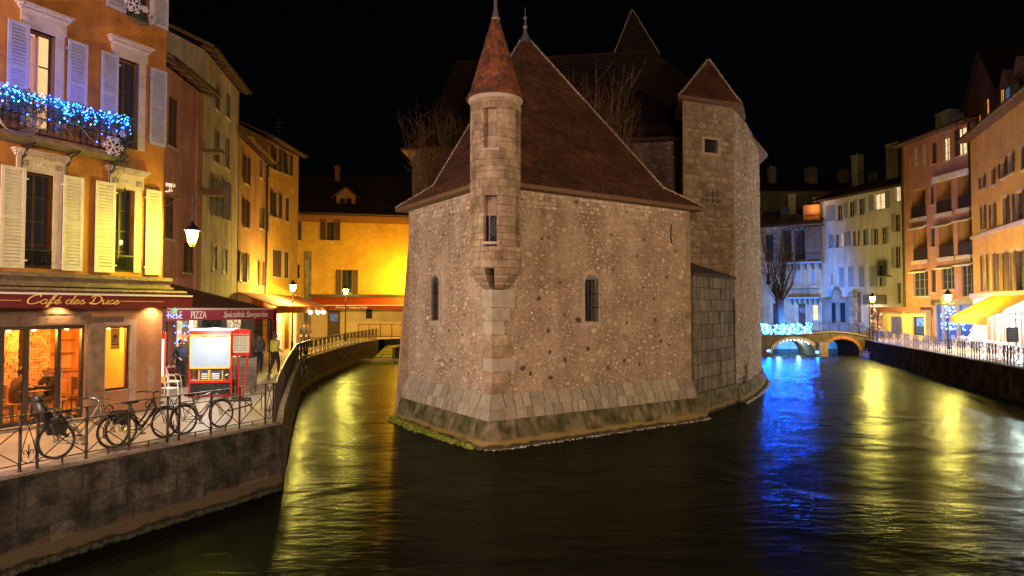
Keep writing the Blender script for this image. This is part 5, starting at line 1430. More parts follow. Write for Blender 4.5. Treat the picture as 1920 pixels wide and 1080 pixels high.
# ============================================================= LEFT BANK: row of houses up the street
def facp(pxa, Da, pxb, Db, z1):
    a = P(pxa, 578, Da); b_ = P(pxb, 578, Db); return Fac((a.x, a.y), (b_.x, b_.y), QZ, z1)
def row_house(name, label, F, m, items, depth=8, sur=None, arch=False, shut=None, over=.6, **kw):
    rs = [F.rect(*it[:4]) for it in items]
    root = house(name, label, F, m, depth, rs, over=over, **kw)
    for it, r in zip(items, rs):
        st = it[4] if len(it) > 4 else {}
        g = st.get('glass', M['pane']); closed = st.get('closed')
        o = window(root, r, g, nx=st.get('nx', 2), nz=st.get('nz', 2), recess=.14, panes=False, surround=st.get('sur', sur), arch=st.get('arch', arch), sill=.07,
               curtain=st.get('curtain'), fm=st.get('fm'))
        a, b_, c, d = r; hw = (b_-a)*st.get('sw', .5); sm_ = st.get('sm', shut); which = st.get('sh', 'LR' if sm_ else '')
        if closed:
            mid_ = (a+b_)/2; shutter(root, a, mid_-.005, c, d, sm_, y=.05, ns=14); shutter(root, mid_+.005, b_, c, d, sm_, y=.05, ns=14)
        else:
            off = (st.get('sur', sur) or 0)*0
            if 'L' in which: shutter(root, a-hw-off, a-off, c, d, sm_, ns=14)
            if 'R' in which: shutter(root, b_+off, b_+hw+off, c, d, sm_, ns=14)
    return root
FP = facp(296, 25.6, 376, 29.6, 14.5)
pk = row_house('pink_house', 'narrow pink house with wooden eaves behind the wall lantern', FP, M['plaster_pink'],
    [(317,184,333,277,{'closed':1,'sm':M['shutter_brown']}), (311,367,326,448,{'closed':1,'sm':M['shutter_brown']}), (345,455,362,512,{'closed':1,'sm':M['shutter_brown']})], over=.6)
q = MB(); s, z = FP.sz(364, 300); q.tube((s,-.08,1),(s,-.08,FP.H-.1),.07); q.build('drainpipe', M['plaster_pink'], pk)
chimney(pk, 1.0, 3.0, FP.H+.8, FP.H+2.6)
FCr = facp(376, 29.7, 443, 35.6, 16.7)
cr_h = row_house('cream_house', 'tall cream coloured house with grey shutters, second beyond the cafe', FCr, M['plaster_cream'],
    [(404,158,413,206,{'closed':1}), (424,175,432,221,{'closed':1}), (402,244,412,305,{'closed':1}), (422,257,431,315,{'closed':1}),
     (401,334,409,405), (421,341,428,412), (399,460,407,507,{'closed':1}), (418,466,426,512,{'closed':1})], shut=M['shutter_grey'], sur=.1, over=.5)
q = MB(); q.box(-.05,.5,-.9,0,8.2,8.5); q.box(-.05,.45,-.85,0,10.2,10.35); q.build('side_eave', M['soffit'], cr_h)
FO = facp(445, 35.7, 496, 42.3, 14.2)
lo = mat('lit_gap', (1,1,1)) if False else M['lit_orange']
or_h = row_house('orange_house', 'pale orange house with brown shutters, third beyond the cafe', FO, M['plaster_orange'],
    [(459,293,465,345), (458,375,464,427), (452,474,461,529,{'glass':M['lit_white'],'nx':2}), (487,300,492,333,{'sur':.09,'sh':''}), (487,388,492,428,{'sh':'R'}), (486,490,492,536)], shut=M['shutter_brown'], over=.5)
q = MB(); q.tube((FO.L-.1,-.1,2.5),(FO.L-.1,-.1,FO.H-.2),.07); q.path([(FO.L-.1,-.1,FO.H-.2),(FO.L+.2,-.5,FO.H+.0),(FO.L+.5,-.8,FO.H+.1)],.07); q.build('drainpipe', M['iron_brown'], or_h)
FY = facp(497, 42.5, 557, 47.6, 15.9)
ye_h = row_house('yellow_house', 'yellow corner house with dark brown shutters where the street ends', FY, M['plaster_yellow'],
    [(500,303,505,331,{'sur':.1,'sh':''}), (512,276,522,319), (534,287,543,327), (499,394,504,432,{'sur':.1,'sh':''}), (511,361,522,407), (535,371,542,414,{'sur':.1,'closed':1}),
     (496,467,502,500,{'sur':.1,'sh':''}), (511,469,528,519,{'sur':.1,'closed':1}), (533,473,541,521,{'sur':.1,'closed':1})], shut=M['shutter_brown'], sur=.1, over=.55)
# ---- yellow house across the end
FBk = facp(548, 63.5, 830, 66.5, 13.95)
bk_items = [(612,411,627,450.5,{'sm':M['shutter_brown']}), (557,411,565.5,450,{'closed':1,'sm':M['shutter_brown']}), (641,506,660,559,{'sm':M['shutter_brown'],'sw':.6}), (553.5,496,562,521,{})]
bd_ = FBk.rect(614,582,638,630); bd_ = (bd_[0], bd_[1], 0, bd_[3]); bwn = FBk.rect(686,579,698,597)
rs = [FBk.rect(*it[:4]) for it in bk_items]
bk = house('yellow_house', 'wide yellow house facing us across the end of the side canal, with dormer', FBk, M['plaster_yellow'], 10, rs+[bd_, bwn], over=.7, pitch=.9)
for it, r in zip(bk_items, rs):
    st = it[4]; a, b_, c, d = r
    if st.get('closed'): shutter(bk, a, b_, c, d, st['sm'], y=.02, ns=12); continue
    window(bk, r, M['pane'], nx=2, nz=2, recess=.14, panes=False, sill=.08, curtain=[(.5,.9)])
    if 'sm' in st:
        hw = (b_-a)*st.get('sw', .75); shutter(bk, a-hw, a-.03, c, d, st['sm'], ns=14); shutter(bk, b_+.03, b_+hw, c, d, st['sm'], ns=14)
window(bk, bwn, M['pane'], nx=2, nz=2, recess=.1, panes=False)
q = MB()
for k in range(5): q.tube((bwn[0]+(bwn[1]-bwn[0])*(k+.5)/5,-.1,bwn[2]-.05),(bwn[0]+(bwn[1]-bwn[0])*(k+.5)/5,-.1,bwn[3]+.05),.02)
q.build('window_grille', M['iron'], bk)
q = MB(); q.box(bd_[0],bd_[1],.1,.16,0,bd_[3]); dd = q.build('door', M['wood_dark'], bk)
q = MB(); q.box(bd_[0]+.25,bd_[1]-.25,.06,.09,bd_[3]-1.1,bd_[3]-.35); q.build('pane', M['lit_blue'], dd)
q = MB(); q.box(-.3,FBk.L,-.06,0,FBk.H-.75,FBk.H-.05); q.build('eaves_board', mat('ochre_brown_board',(.32,.14,.05),.8,(.22,.09,.03),4,.2,20), bk)
q = MB(); q.box(0,FBk.L,-.02,.02,0,bd_[3]+.1-.05); 
mb = MB(); mb.wall(0, FBk.L, 0, 3.0, [bd_, bwn], .05, y=-.03); mb.build('ground_floor_render', mat('pale_pink_render',(.55,.40,.28),.9,(.46,.33,.22),1,.2,20), bk)
# painted patch, stone chimney breast, wall lamp
a, z_ = FBk.sz(572,473); b_, _z = FBk.sz(583.5,560); q = MB(); q.box(a,b_,-.12,.0,0,FBk.sz(578,472)[1]); q.build('stone_buttress', M['ashlar_dark'], bk)
aw2 = thing('long_awning', 'long red awning with pale lettering Rive Gauche across the yellow end house', 'awning', bk.location, FBk.ang)
xa = FBk.sz(583,570,-.9)[0]; xb = FBk.sz(800,570,-.9)[0]; za, zb_ = FBk.sz(670,562,-.5)[1], FBk.sz(670,573,-1.0)[1]
q = MB(); q.hexa([(xa,-.05,za+.25),(xb,-.05,za+.25),(xb,-1.1,zb_),(xa,-1.1,zb_),(xa,-.05,za+.3),(xb,-.05,za+.3),(xb,-1.1,zb_+.05),(xa,-1.1,zb_+.05)]); q.build('canopy', mat('bright_red_cloth',(.26,.03,.012),.8,None,bump=.1), aw2)
q = MB(); q.box(xa,xb,-1.14,-1.10,zb_-.36,zb_+.02); va2 = q.build('valance', M['red_cloth'], aw2)
q = MB(); q.box(xa,xb,-1.16,-1.13,zb_+.0,zb_+.05); q.build('front_rail', M['white_paint'], aw2)
q = MB(); q.box(xa-.3,xb,-.2,0,za+.3,za+.55); q.build('awning_box', M['iron_brown'], aw2)
text('Rive Gauche', .42, M['gilt'], va2, (FBk.sz(628,573,-1.1)[0],-1.15,zb_-.30), .3, FBk.sz(688,573,-1.1)[0]-FBk.sz(628,573,-1.1)[0])
rf = FBk; dor = FBk.sz(640,375)   # dormer
dz0 = FBk.H+.35; dx = FBk.sz(648,360)[0]
q = MB(); dw, dh, dy = .95, 1.75, .5
q.wall(dx-dw, dx+dw, dz0, dz0+dh, [(dx-.55,dx+.55,dz0+.35,dz0+1.5)], .15, y=dy); q.quad((dx-dw,dy,dz0),(dx-dw,dy,dz0+dh),(dx-dw,dy+3,dz0+dh),(dx-dw,dy+3,dz0)); q.quad((dx+dw,dy,dz0),(dx+dw,dy+3,dz0),(dx+dw,dy+3,dz0+dh),(dx+dw,dy,dz0+dh))
q.poly([(dx-dw,dy,dz0+dh),(dx+dw,dy,dz0+dh),(dx,dy,dz0+dh+.75)]); dd = q.build('dormer', mat('dormer_wood',(.30,.13,.05),.8,None,bump=.1), bk)
q = MB(); q.hexa([(dx-dw-.5,dy-.4,dz0+dh-.35),(dx,dy-.4,dz0+dh+.75),(dx,dy+4,dz0+dh+.75),(dx-dw-.5,dy+4,dz0+dh-.35),(dx-dw-.5,dy-.4,dz0+dh-.2),(dx,dy-.4,dz0+dh+.92),(dx,dy+4,dz0+dh+.92),(dx-dw-.5,dy+4,dz0+dh-.2)])
q.hexa([(dx,dy-.4,dz0+dh+.75),(dx+dw+.5,dy-.4,dz0+dh-.35),(dx+dw+.5,dy+4,dz0+dh-.35),(dx,dy+4,dz0+dh+.75),(dx,dy-.4,dz0+dh+.92),(dx+dw+.5,dy-.4,dz0+dh-.2),(dx+dw+.5,dy+4,dz0+dh-.2),(dx,dy+4,dz0+dh+.92)]); q.build('dormer_roof', M['tile_far'], dd)
q = MB(); q.box(dx-.5,dx+.5,dy+.12,dy+.15,dz0+.38,dz0+1.45); q.build('pane', M['pane'], dd); q = MB(); q.box(dx-.04,dx+.04,dy+.05,dy+.1,dz0+.35,dz0+1.5); q.build('mullion', M['shutter_lilac'], dd)
chimney(bk, FBk.sz(628,300)[0], 4.0, FBk.H+3.0, FBk.H+5.6, .5, mat('chimney_brick',(.35,.15,.08),.9,(.25,.1,.05),5,.3,20))
fl = thing('wall_lamp', 'bright wall lamp glaring on the yellow facade beside the palace corner', 'wall lamp', Vector(((P(768,531,65).x), 64.6, P(768,531,65).z)))
q = MB(); q.box(-.15,.15,-.5,-.3,-.12,.12); q.tube((0,-.3,0),(0,.6,0),.03); q.build('housing', M['iron'], fl); q = MB(); q.box(-.2,.2,-.28,-.24,-.15,.15); q.build('lens', M['lantern'], fl)
lamp(fl, (0,-.1,0), 2000, (1,.50,.03), .12)
for x_ in (-6.5,): lamp(fl, (x_*0, -2.5, .5), 2000, (1,.49,.025), .3)
# fence on the far quay in front of the yellow house
fn = thing('metal_fence', 'dark metal fence in front of the yellow end house behind the weir', 'fence', (-9.6,62.9,QZ))
for k in range(13):
    q = MB(); q.box(-.03,.03,-.03,.03,0,1.35); q.build('post', M['iron'], fn, loc=(-5.5+k*1.1,0,0))
q = MB(); q.box(-5.5,7.7,-.02,.02,1.3,1.36); q.box(-5.5,7.7,-.02,.02,.12,.16); [q.box(-5.5+k*.14-.01,-5.5+k*.14+.01,-.01,.01,.15,1.3) for k in range(95)]; q.build('bars', M['iron'], fn, kind='stuff')
# ---- red awning restaurant front of the orange/yellow corner
FR2 = Fac(FO.A.lerp(FO.B, .0), FY.B, QZ, 5)
aw3 = thing('restaurant_awning', 'red awning with warm bulbs over the restaurant on the yellow corner', 'awning', (FO.A.x, FO.A.y, QZ), FR2.ang)
q = MB(); L3 = FR2.L; q.hexa([(-.2,-.1,3.75),(L3,-.1,3.75),(L3,-2.2,2.98),(-.2,-2.2,2.98),(-.2,-.1,3.8),(L3,-.1,3.8),(L3,-2.2,3.03),(-.2,-2.2,3.03)]); q.build('canopy', mat('lit_red_cloth',(.36,.09,.04),.8,None,bump=.1), aw3)
q = MB(); q.box(-.2,L3,-2.24,-2.2,2.62,3.02); q.build('valance', mat('orange_red_cloth',(.5,.10,.03),.8,None,bump=.1), aw3)
q = MB(); q.quad((L3,-2.2,2.62),(L3,-.1,3.2),(L3,-.1,3.78),(L3,-2.2,3.0)); q.build('end_cloth', MATS['orange_red_cloth'], aw3)
for k, x_ in enumerate((L3*.55, L3*.72, L3*.86)):
    b_ = MB(); b_.ball((x_,-2.35,2.62),.13,8,6); b_.build('bulb', emis('awning_bulb',(1,.80,.32),40), aw3); lamp(aw3, (x_,-1.2,2.35), 330, (1,.62,.16), .15)
# shopfront below: yellow panels, door
q = MB(); q.box(L3*.35,L3*.98,-.08,-.03,0,3.4); sp2 = q.build('shopfront', mat('yellow_front',(.65,.42,.06),.7,(.5,.3,.04),3,.1,20), aw3); 
sp2.name = 'shopfront'
for k, (u0, u1) in enumerate(((.42,.5),(.56,.66),(.72,.80),(.86,.95))):
    q = MB(); q.box(L3*u0,L3*u1,-.11,-.07,.1,2.5); q.build('shop_window', M['lit_white'] if k%2 else M['wood_dark'], aw3)
bn = thing('menu_banner', 'tall red banner sign with pale letters hanging beside the restaurant door', 'banner', P(513,578,41), R(-20))
q = MB(); q.box(-.25,.25,-.02,.02,-2.1,.1); q.build('cloth', M['red_cloth'], bn); 
for k, ch in enumerate('PIZZAS'): text(ch, .30, M['gold'], bn, (-.1,-.03,-.25-k*.32))
bn.location.z -= .1
# ============================================================= RAILINGS
random.seed(200)
def railing(name, label, pts, pattern, base=QZ, detail=True, m=None, H=1.0):
    """pts: polyline of world plan points; pattern: list of panel kinds and widths cycled"""
    m = m or M['iron_brown']; O = Vector((pts[0].x, pts[0].y, base)); root = thing(name, label, 'railing', O)
    # arc length
    cum = [0]
    for a, b_ in zip(pts, pts[1:]): cum.append(cum[-1]+(b_-a).length)
    tot = cum[-1]
    def at_(s):
        s = max(0, min(tot-1e-6, s))
        for i in range(len(cum)-1):
            if cum[i+1] >= s: return pts[i].lerp(pts[i+1], (s-cum[i])/(cum[i+1]-cum[i]))
    def w(s, z, off=0):
        p = at_(s); return Vector((p.x-O.x, p.y-O.y, z))
    s = 0; k = 0; posts = []
    panels = []
    while s < tot-.15:
        kind, wd = pattern[k % len(pattern)]; e = min(tot, s+wd); panels.append((kind, s, e)); posts.append((s, kind)); s = e; k += 1
    posts.append((tot, 'x'))
    mp = MB(); mp.box(-.018,.018,-.018,.018,0,H); mp.box(-.022,.022,-.022,.022,0,.05); pm = mp.mesh('post', m)
    mp = MB(); mp.box(-.012,.012,-.012,.012,0,.13); sm_ = mp.mesh('stub', m)
    for (ps, kd) in posts: inst('post', pm, root, w(ps, 0))
    for (kd, a, b_) in panels:
        r = MB(); n_ = max(1, int((b_-a)/.5))
        r.bar(w(a,H), w(b_,H), .045, .018)
        if kd == 'x':
            r.bar(w(a,H-.22), w(b_,H-.22), .02, .02); r.bar(w(a,.13), w(b_,.13), .02, .02)
            r.build('rail', m, root); x = MB(); x.bar(w(a,.13), w(b_,H-.22), .016, .016); x.bar(w(a,H-.22), w(b_,.13), .016, .016); x.build('cross_brace', m, root)
            mid = (a+b_)/2; inst('stub', sm_, root, w(mid, 0))
            g = MB(); c = w(mid, H-.11); d = (w(b_,0)-w(a,0)).normalized()
            pts_ = [c + d*(.085*math.cos(t)) + Vector((0,0,.085*math.sin(t))) for t in [2*math.pi*q/14 for q in range(14)]]
            g.path(pts_, .011, 5, closed=True)
            if detail:
                for sg in (1,-1): g.path([c+d*sg*.05+Vector((0,0,-.06)), c+d*sg*.01+Vector((0,0,0)), c+d*sg*.045+Vector((0,0,.05)), c+d*sg*.07+Vector((0,0,.01))], .008, 4)
            g.build('ring', m, root)
        else:
            r.bar(w(a,.13), w(b_,.13), .02, .02); r.build('rail', m, root)
            d = (w(b_,0)-w(a,0)); L = d.length; d.normalize(); mid = w((a+b_)/2, 0); Z = lambda z: Vector((0,0,z)); l_ = L/2-.02
            g = MB(); 
            g.path([mid+Z(H-.24), mid-d*l_*.5+Z(.55), mid-d*l_+Z(.30), mid-d*l_*.8+Z(.18), mid+Z(.13), mid+d*l_*.8+Z(.18), mid+d*l_+Z(.30), mid+d*l_*.5+Z(.55), mid+Z(H-.24)], .009, 5)
            g.path([mid-d*l_+Z(H-.02), mid-d*l_*.3+Z(H-.12), mid+Z(H-.24), mid+d*l_*.3+Z(H-.12), mid+d*l_+Z(H-.02)], .01, 5)
            if detail:
                for sg in (1,-1): 
                    g.path([mid+Z(.26), mid+d*sg*.035+Z(.36), mid+d*sg*.075+Z(.36), mid+d*sg*.075+Z(.30), mid+d*sg*.05+Z(.31)], .009, 5)
                    g.path([mid+d*sg*.02+Z(H-.2), mid+d*sg*.08+Z(H-.17), mid+d*sg*.07+Z(H-.09), mid+d*sg*.03+Z(H-.1)], .009, 5)
                g.path([mid+Z(.22), mid+Z(.46)], .011, 5)
            g.build('lyre', m, root)
    return root
inset = -(Vector(((E1-EM).normalized().y, -(E1-EM).normalized().x)))*.13
uq = (E1-E0).normalized(); LQ_ = (E1-E0).length
# posts fall where the photograph shows them: lyre panels at .067-.112, .516-.56 and .937-.978 of E0..E1
start = E0 + uq*(LQ_*(.067-.4075-.045-.4)) + inset
endp = E0 + uq*(LQ_*.985) + inset
pat = [('x',.405*LQ_/3),]*0
pA = []
def seq():
    W = LQ_
    return [('x',.133*W),('x',.133*W),('x',.135*W),('l',.045*W),('x',.136*W),('x',.134*W),('x',.134*W),('l',.044*W),('x',.127*W),('x',.126*W),('x',.124*W),('l',.041*W)]
start = E0 + uq*(LQ_*(.067-.401)) + inset
railing('quay_railing', 'brown wrought iron railing with crossed bars on the near left quay, bicycles behind it', [start, E0+uq*(LQ_*.978)+inset], seq())
qi = []
for i, p in enumerate(qmid):
    a = qmid[max(0,i-1)]; b_ = qmid[min(len(qmid)-1,i+1)]; d = (b_-a).normalized(); qi.append(p + Vector((-d.y, d.x))*.13)
qi[0] = E0+uq*(LQ_*.985)+inset+Vector((0,.05))
railing('canal_railing', 'wrought iron railing following the side canal back to the weir', qi, [('x',.6),('l',.3),('l',.3)], detail=False)

# ============================================================= STREET LAMPS
def lamp_post(loc, zl, label, power, s=1.0, col=(1,.64,.15), glow=None, off=None):
    o = thing('street_lamp', label, 'street lamp', loc); H = zl - loc[2]
    q = MB(); q.lathe([(.13,0),(.13,.12),(.09,.2),(.07,.7),(.085,.74),(.05,.8),(.038,H-.7),(.035,H-.2)], 10); q.ring((0,0,H-.55),.06,.015,'z',10,4); q.tube((0,0,H-.25),(0,0,H),.05,.11*s,8); q.build('post', mat('green_black_post',(.02,.028,.024),.45,None,bump=0,metal=.4), o)
    lantern(o, H, s, power, col=col, glow=glow, hang=False); return o
lpA = G(549, 664, QZ); pA_ = P(549,537,40.5)
lamp_post((pA_.x, pA_.y, QZ), P(549,546,40.5).z, 'lit street lamp at the bend of the canal railing, left one of two', 2200, 1.15)
pB_ = P(648,545,57.0)
lamp_post((pB_.x, pB_.y, QZ), P(648,552,57).z, 'lit street lamp farther along the canal railing before the yellow end house', 1900, 1.25)

# ============================================================= BICYCLES
def bicycle(label, loc, rz, frame_m, wheel_r=.345, base=1.05, kind='mixte', lean=.0, group=None, extras=()):
    o = thing('bicycle', label, 'bicycle', loc, rz); o.rotation_euler = (lean, 0, rz)
    xr, xf = -base/2, base/2; R_ = wheel_r
    for x in (xr, xf):
        w = MB(); w.ring((x,0,R_), R_-.025, .027, 'y', 28, 6); ty_ = w.build('wheel', M['rubber'], o, smooth=True)
        r = MB(); r.ring((x,0,R_), R_-.05, .009, 'y', 28, 4); r.build('rim', M['chrome'], ty_)
        s = MB()
        for k in range(20):
            t = 2*math.pi*k/20; s.tube((x+.02*math.cos(t+.6),(.025 if k%2 else -.025),R_+.02*math.sin(t+.6)),(x+(R_-.05)*math.cos(t),0,R_+(R_-.05)*math.sin(t)),.0022,n=3,caps=False)
        s.tube((x,-.05,R_),(x,.05,R_),.022); s.build('spokes', M['chrome'], ty_, kind='stuff')
    bb = (-.08,0,.29); seat_top = (-.27,0,.80); head_b = (xf-.22,0,.70); head_t = (xf-.26,0,.93)
    f = MB(); t = .024
    f.tube(bb, seat_top, t); f.tube(bb, head_b, t*1.25)
    if kind == 'mixte': f.path([head_t, (.0,0,.55), (bb[0]-.05,0,.42)], t, 7)
    else: f.tube((head_t[0]+.02,0,head_t[2]-.06), (seat_top[0]+.01,0,.76), t*1.1)
    for y in (-.04,.04): f.tube((xr,y,R_), (bb[0],y*.6,bb[2]), .011); f.tube((xr,y,R_), (seat_top[0]+.03,y*.5,seat_top[2]-.08), .010)
    f.tube(head_b, head_t, .024); f.build('frame', frame_m, o, smooth=True)
    k = MB()
    for y in (-.045,.045): k.path([(xf,y,R_),(xf-.05,y,R_+.2),(xf-.18,y*.8,.70)], .012, 6)
    k.build('fork', frame_m, o, smooth=True)
    h = MB(); h.tube(head_t, (head_t[0]-.02,0,1.05), .016)
    h.path([(head_t[0]-.16,-.31,1.07),(head_t[0]-.04,-.24,1.08),(head_t[0]+.02,-.1,1.05),(head_t[0]-.01,0,1.05),(head_t[0]+.02,.1,1.05),(head_t[0]-.04,.24,1.08),(head_t[0]-.16,.31,1.07)], .012, 6); hb = h.build('handlebar', M['chrome'] if 'steel' in extras else M['black'], o, smooth=True)
    g = MB()
    for y in (-.28,.28): g.tube((head_t[0]-.19,y*1.12,1.07),(head_t[0]-.07,y*.94,1.08),.018); g.bar((head_t[0]-.05,y*.85,1.06),(head_t[0]+.05,y*1.0,1.02),.012)
    g.build('grip', M['rubber'], hb)
    s = MB(); s.hexa([(-.42,-.075,.86),(-.12,-.02,.87),(-.12,.02,.87),(-.42,.075,.86),(-.43,-.09,.91),(-.11,-.018,.905),(-.11,.018,.905),(-.43,.09,.91)]); s.tube(seat_top,(-.29,0,.87),.013); s.build('saddle', M['black'], o)
    c = MB(); c.ring((bb[0],.05,bb[2]), .085, .008, 'y', 18, 4); c.tube((bb[0],-.06,bb[2]),(bb[0],.07,bb[2]),.02); c.bar((bb[0],.07,bb[2]),(bb[0]+.12,.07,bb[2]-.11),.016); c.bar((bb[0],-.07,bb[2]),(bb[0]-.12,-.07,bb[2]+.11),.016)
    for k in range(5): t_ = 2*math.pi*k/5; c.bar((bb[0],.05,bb[2]),(bb[0]+.08*math.cos(t_),.05,bb[2]+.08*math.sin(t_)),.008)
    c.build('crank', M['chrome'], o)
    p = MB(); p.box(bb[0]+.07,bb[0]+.17,.08,.16,bb[2]-.125,bb[2]-.10); p.box(bb[0]-.17,bb[0]-.07,-.16,-.08,bb[2]+.10,bb[2]+.125); p.build('pedal', M['black'], o)
    ch = MB(); ch.path([(bb[0],.052,bb[2]+.085),(xr,.052,R_+.035),(xr-.035,.052,R_),(xr,.052,R_-.035),(bb[0],.052,bb[2]-.085)], .006, 4, closed=False); ch.build('chain', M['iron'], o)
    if 'fenders' in extras:
        q = MB()
        for x in (xr, xf): q.ring((x,0,R_), R_+.022, .016, 'y', 16, 4, 20 if x == xr else 35, 200 if x == xr else 150)
        q.build('mudguard', frame_m if 'painted' in extras else M['chrome'], o)
    if 'rack' in extras:
        q = MB(); z = .74; q.bar((xr-.25,-.06,z),(xr+.2,-.06,z),.01); q.bar((xr-.25,.06,z),(xr+.2,.06,z),.01)
        for x in (xr-.25,xr-.1,xr+.05,xr+.2): q.bar((x,-.06,z),(x,.06,z),.01)
        for y in (-.06,.06): q.bar((xr,y,R_),(xr-.08,y,z),.009)
        q.build('carrier_rack', M['black'], o)
    if 'child_seat' in extras:
        q = MB(); x = xr-.02
        q.hexa([(x-.14,-.15,.72),(x+.2,-.14,.74),(x+.2,.14,.74),(x-.14,.15,.72),(x-.16,-.16,.80),(x+.2,-.15,.80),(x+.2,.15,.80),(x-.16,.16,.80)])
        q.hexa([(x-.22,-.15,.76),(x-.10,-.15,.76),(x-.10,.15,.76),(x-.22,.15,.76),(x-.33,-.15,1.12),(x-.25,-.15,1.12),(x-.25,.15,1.12),(x-.33,.15,1.12)]); q.hexa([(x-.33,-.15,1.12),(x-.25,-.15,1.12),(x-.25,.15,1.12),(x-.33,.15,1.12),(x-.34,-.09,1.26),(x-.28,-.09,1.26),(x-.28,.09,1.26),(x-.34,.09,1.26)])
        for y in (-.15,.15): q.path([(x-.2,y,.98),(x-.02,y*1.1,.93),(x+.05,y,.78),(x+.05,y,.5),(x+.15,y,.42)], .04, 6)
        q.build('child_seat', M['black'], o, smooth=True)
        q = MB(); q.box(x+.0,x+.06,-.16,-.12,.5,.62); q.box(x+.0,x+.05,.12,.16,.55,.66); q.build('strap', M['red_paint'], o)
    if 'bags' in extras:
        for y in (-.17,.10): q = MB(); q.hexa([(xr-.08,y,.46),(xr+.08,y,.46),(xr+.08,y+.07,.46),(xr-.08,y+.07,.46),(xr-.16,y-.01,.66),(xr+.14,y-.01,.66),(xr+.14,y+.08,.66),(xr-.16,y+.08,.66)]); q.hexa([(xr-.16,y-.01,.66),(xr+.14,y-.01,.66),(xr+.14,y+.08,.66),(xr-.16,y+.08,.66),(xr-.12,y+.02,.75),(xr+.10,y+.02,.75),(xr+.10,y+.06,.75),(xr-.12,y+.06,.75)]); q.build('pannier', M['black'], o)
    if 'lamp' in extras:
        q = MB(); q.ball((xf-.10,0,.80),.045,8,5); q.build('head_lamp', M['chrome'], o)
    if 'basket' in extras:
        q = MB(); x = xf-.02
        for z in (.82,.9,.98,1.05): q.path([(x-.14,-.15,z),(x+.14,-.15,z),(x+.14,.15,z),(x-.14,.15,z)],.006,4,closed=True)
        q.build('basket', M['black'], o)
    if 'reflector' in extras:
        q = MB(); 
        for t_ in (.5, 2.6): q.ball((xf+(R_-.12)*math.cos(t_),0,R_+(R_-.12)*math.sin(t_)),.028,6,4,(1.2,.4,.8))
        q.build('wheel_reflector', mat('amber_reflector',(.7,.25,.02),.3,None,bump=0), o)
    return o
def quay_pos(px, py, r=.345):
    g = G(px, py, QZ+r); return g
qa = math.atan2(uq.y, uq.x)
def bike_at(pxr, pxf, off, R_=.345):
    # wheel centres on a line parallel to the railing, off metres inward
    nin = Vector((-uq.y, uq.x)); base = E0 + inset + nin*off; out = []
    for px in (pxr, pxf):
        rr = (px-960)/1200.; t = (rr*base.y*1 - base.x)/(uq.x - rr*uq.y); out.append(base+uq*t)
    return out
silver = mat('silver_frame', (.42,.40,.38), .35, None, bump=0, metal=.5); blackf = mat('black_frame', (.02,.02,.022), .3, None, bump=0); greyf = mat('grey_frame', (.25,.245,.22), .35, None, bump=0, metal=.4)
for (pr, pf, off, label, fm_, kind, ex, ln) in (
    (113, 219, .50, 'silver bicycle with a black child seat, nearest the camera behind the railing', silver, 'mixte', ('child_seat','rack','fenders','reflector','steel','bags'), -.08),
    (243, 307, .55, 'black bicycle parked in the middle of the three behind the near railing', blackf, 'mixte', ('fenders','painted','lamp','rack','bags'), -.06),
    (357, 412, .55, 'grey bicycle parked farthest right of the three behind the near railing', greyf, 'straight', ('lamp','fenders','rack'), -.06)):
    a, b_ = bike_at(pr, pf, off); c = (a+b_)/2; L = (b_-a).length
    bicycle(label, (c.x, c.y, QZ), math.atan2((b_-a).y, (b_-a).x), fm_, base=max(.98, min(1.12, L)), kind=kind, lean=ln, extras=ex, wheel_r=.345)
g = G(541, 712, QZ); bicycle('dark bicycle with a front basket leaning on the canal railing farther back', (g.x+.1, g.y+1.5, QZ), R(98), blackf, kind='straight', lean=.06, extras=('basket','fenders','painted'))
# low metal bicycle hoops on the quay
gg = G(468, 772, QZ); hp = thing('bicycle_rack', 'low grey metal bicycle hoops standing on the quay beside the right-hand bicycle', 'bicycle rack', (gg.x, gg.y, QZ), qa)
q = MB()
for x in (-.15,.05,.4,.55): q.tube((x,0,0),(x,0,.32 if x != .4 else .5),.012)
q.tube((-.7,0,.12),(.1,0,.2),.02); q.tube((-.15,0,.32),(.05,0,.42),.01); q.build('hoops', M['iron'], hp)

# ============================================================= PIZZERIA TERRACE
fq = P(312,578,22.0); fq2 = P(513,578,26.0)
FA = Fac((fq.x, fq.y), (fq2.x, fq2.y), QZ, 5)
pz = thing('pizzeria_awning', 'large dusky red terrace awning lettered PIZZA and Spécialités Savoyardes', 'awning', (FA.A.x, FA.A.y, QZ), FA.ang)
zt = FA.sz(412,580)[1]; zb_ = FA.sz(412,600)[1]; L = FA.L
q = MB(); pk_ = FA.sz(332,520,3.2); pk2 = FA.sz(440,548,3.2)
zhi = pk_[1]
q.poly([(-.0,0,zt),(L,0,zt),(L,3.4,zt+.55),(L*.55,3.3,zhi*.93),(.0,3.2,zhi)]); q.quad((0,0,zt-.02),(0,3.2,zhi-.03),(L,3.4,zt+.5),(L,0,zt-.02)); q.build('canopy', M['purple_cloth'], pz)
q = MB(); q.quad((0,0,zb_),(L,0,zb_),(L,0,zt),(0,0,zt)); q.quad((L,0,zb_),(L,3.4,zb_+.5),(L,3.4,zt+.5),(L,0,zt)); vz = q.build('valance', mat('plum_valance',(.22,.015,.045),.8,(.17,.01,.035),4,.1,40), pz)
q = MB(); q.box(0,L,-.04,.02,zt-.02,zt+.05); q.build('front_rail', mat('pink_grey_rail',(.4,.28,.28),.6,None,bump=0), pz)
hL = (zt-zb_)
text('TILLE', hL*.95, M['gilt'], vz, (FA.sz(311,595)[0],-.012,zb_+hL*.18), 0, FA.sz(341,595)[0]-FA.sz(311,595)[0])
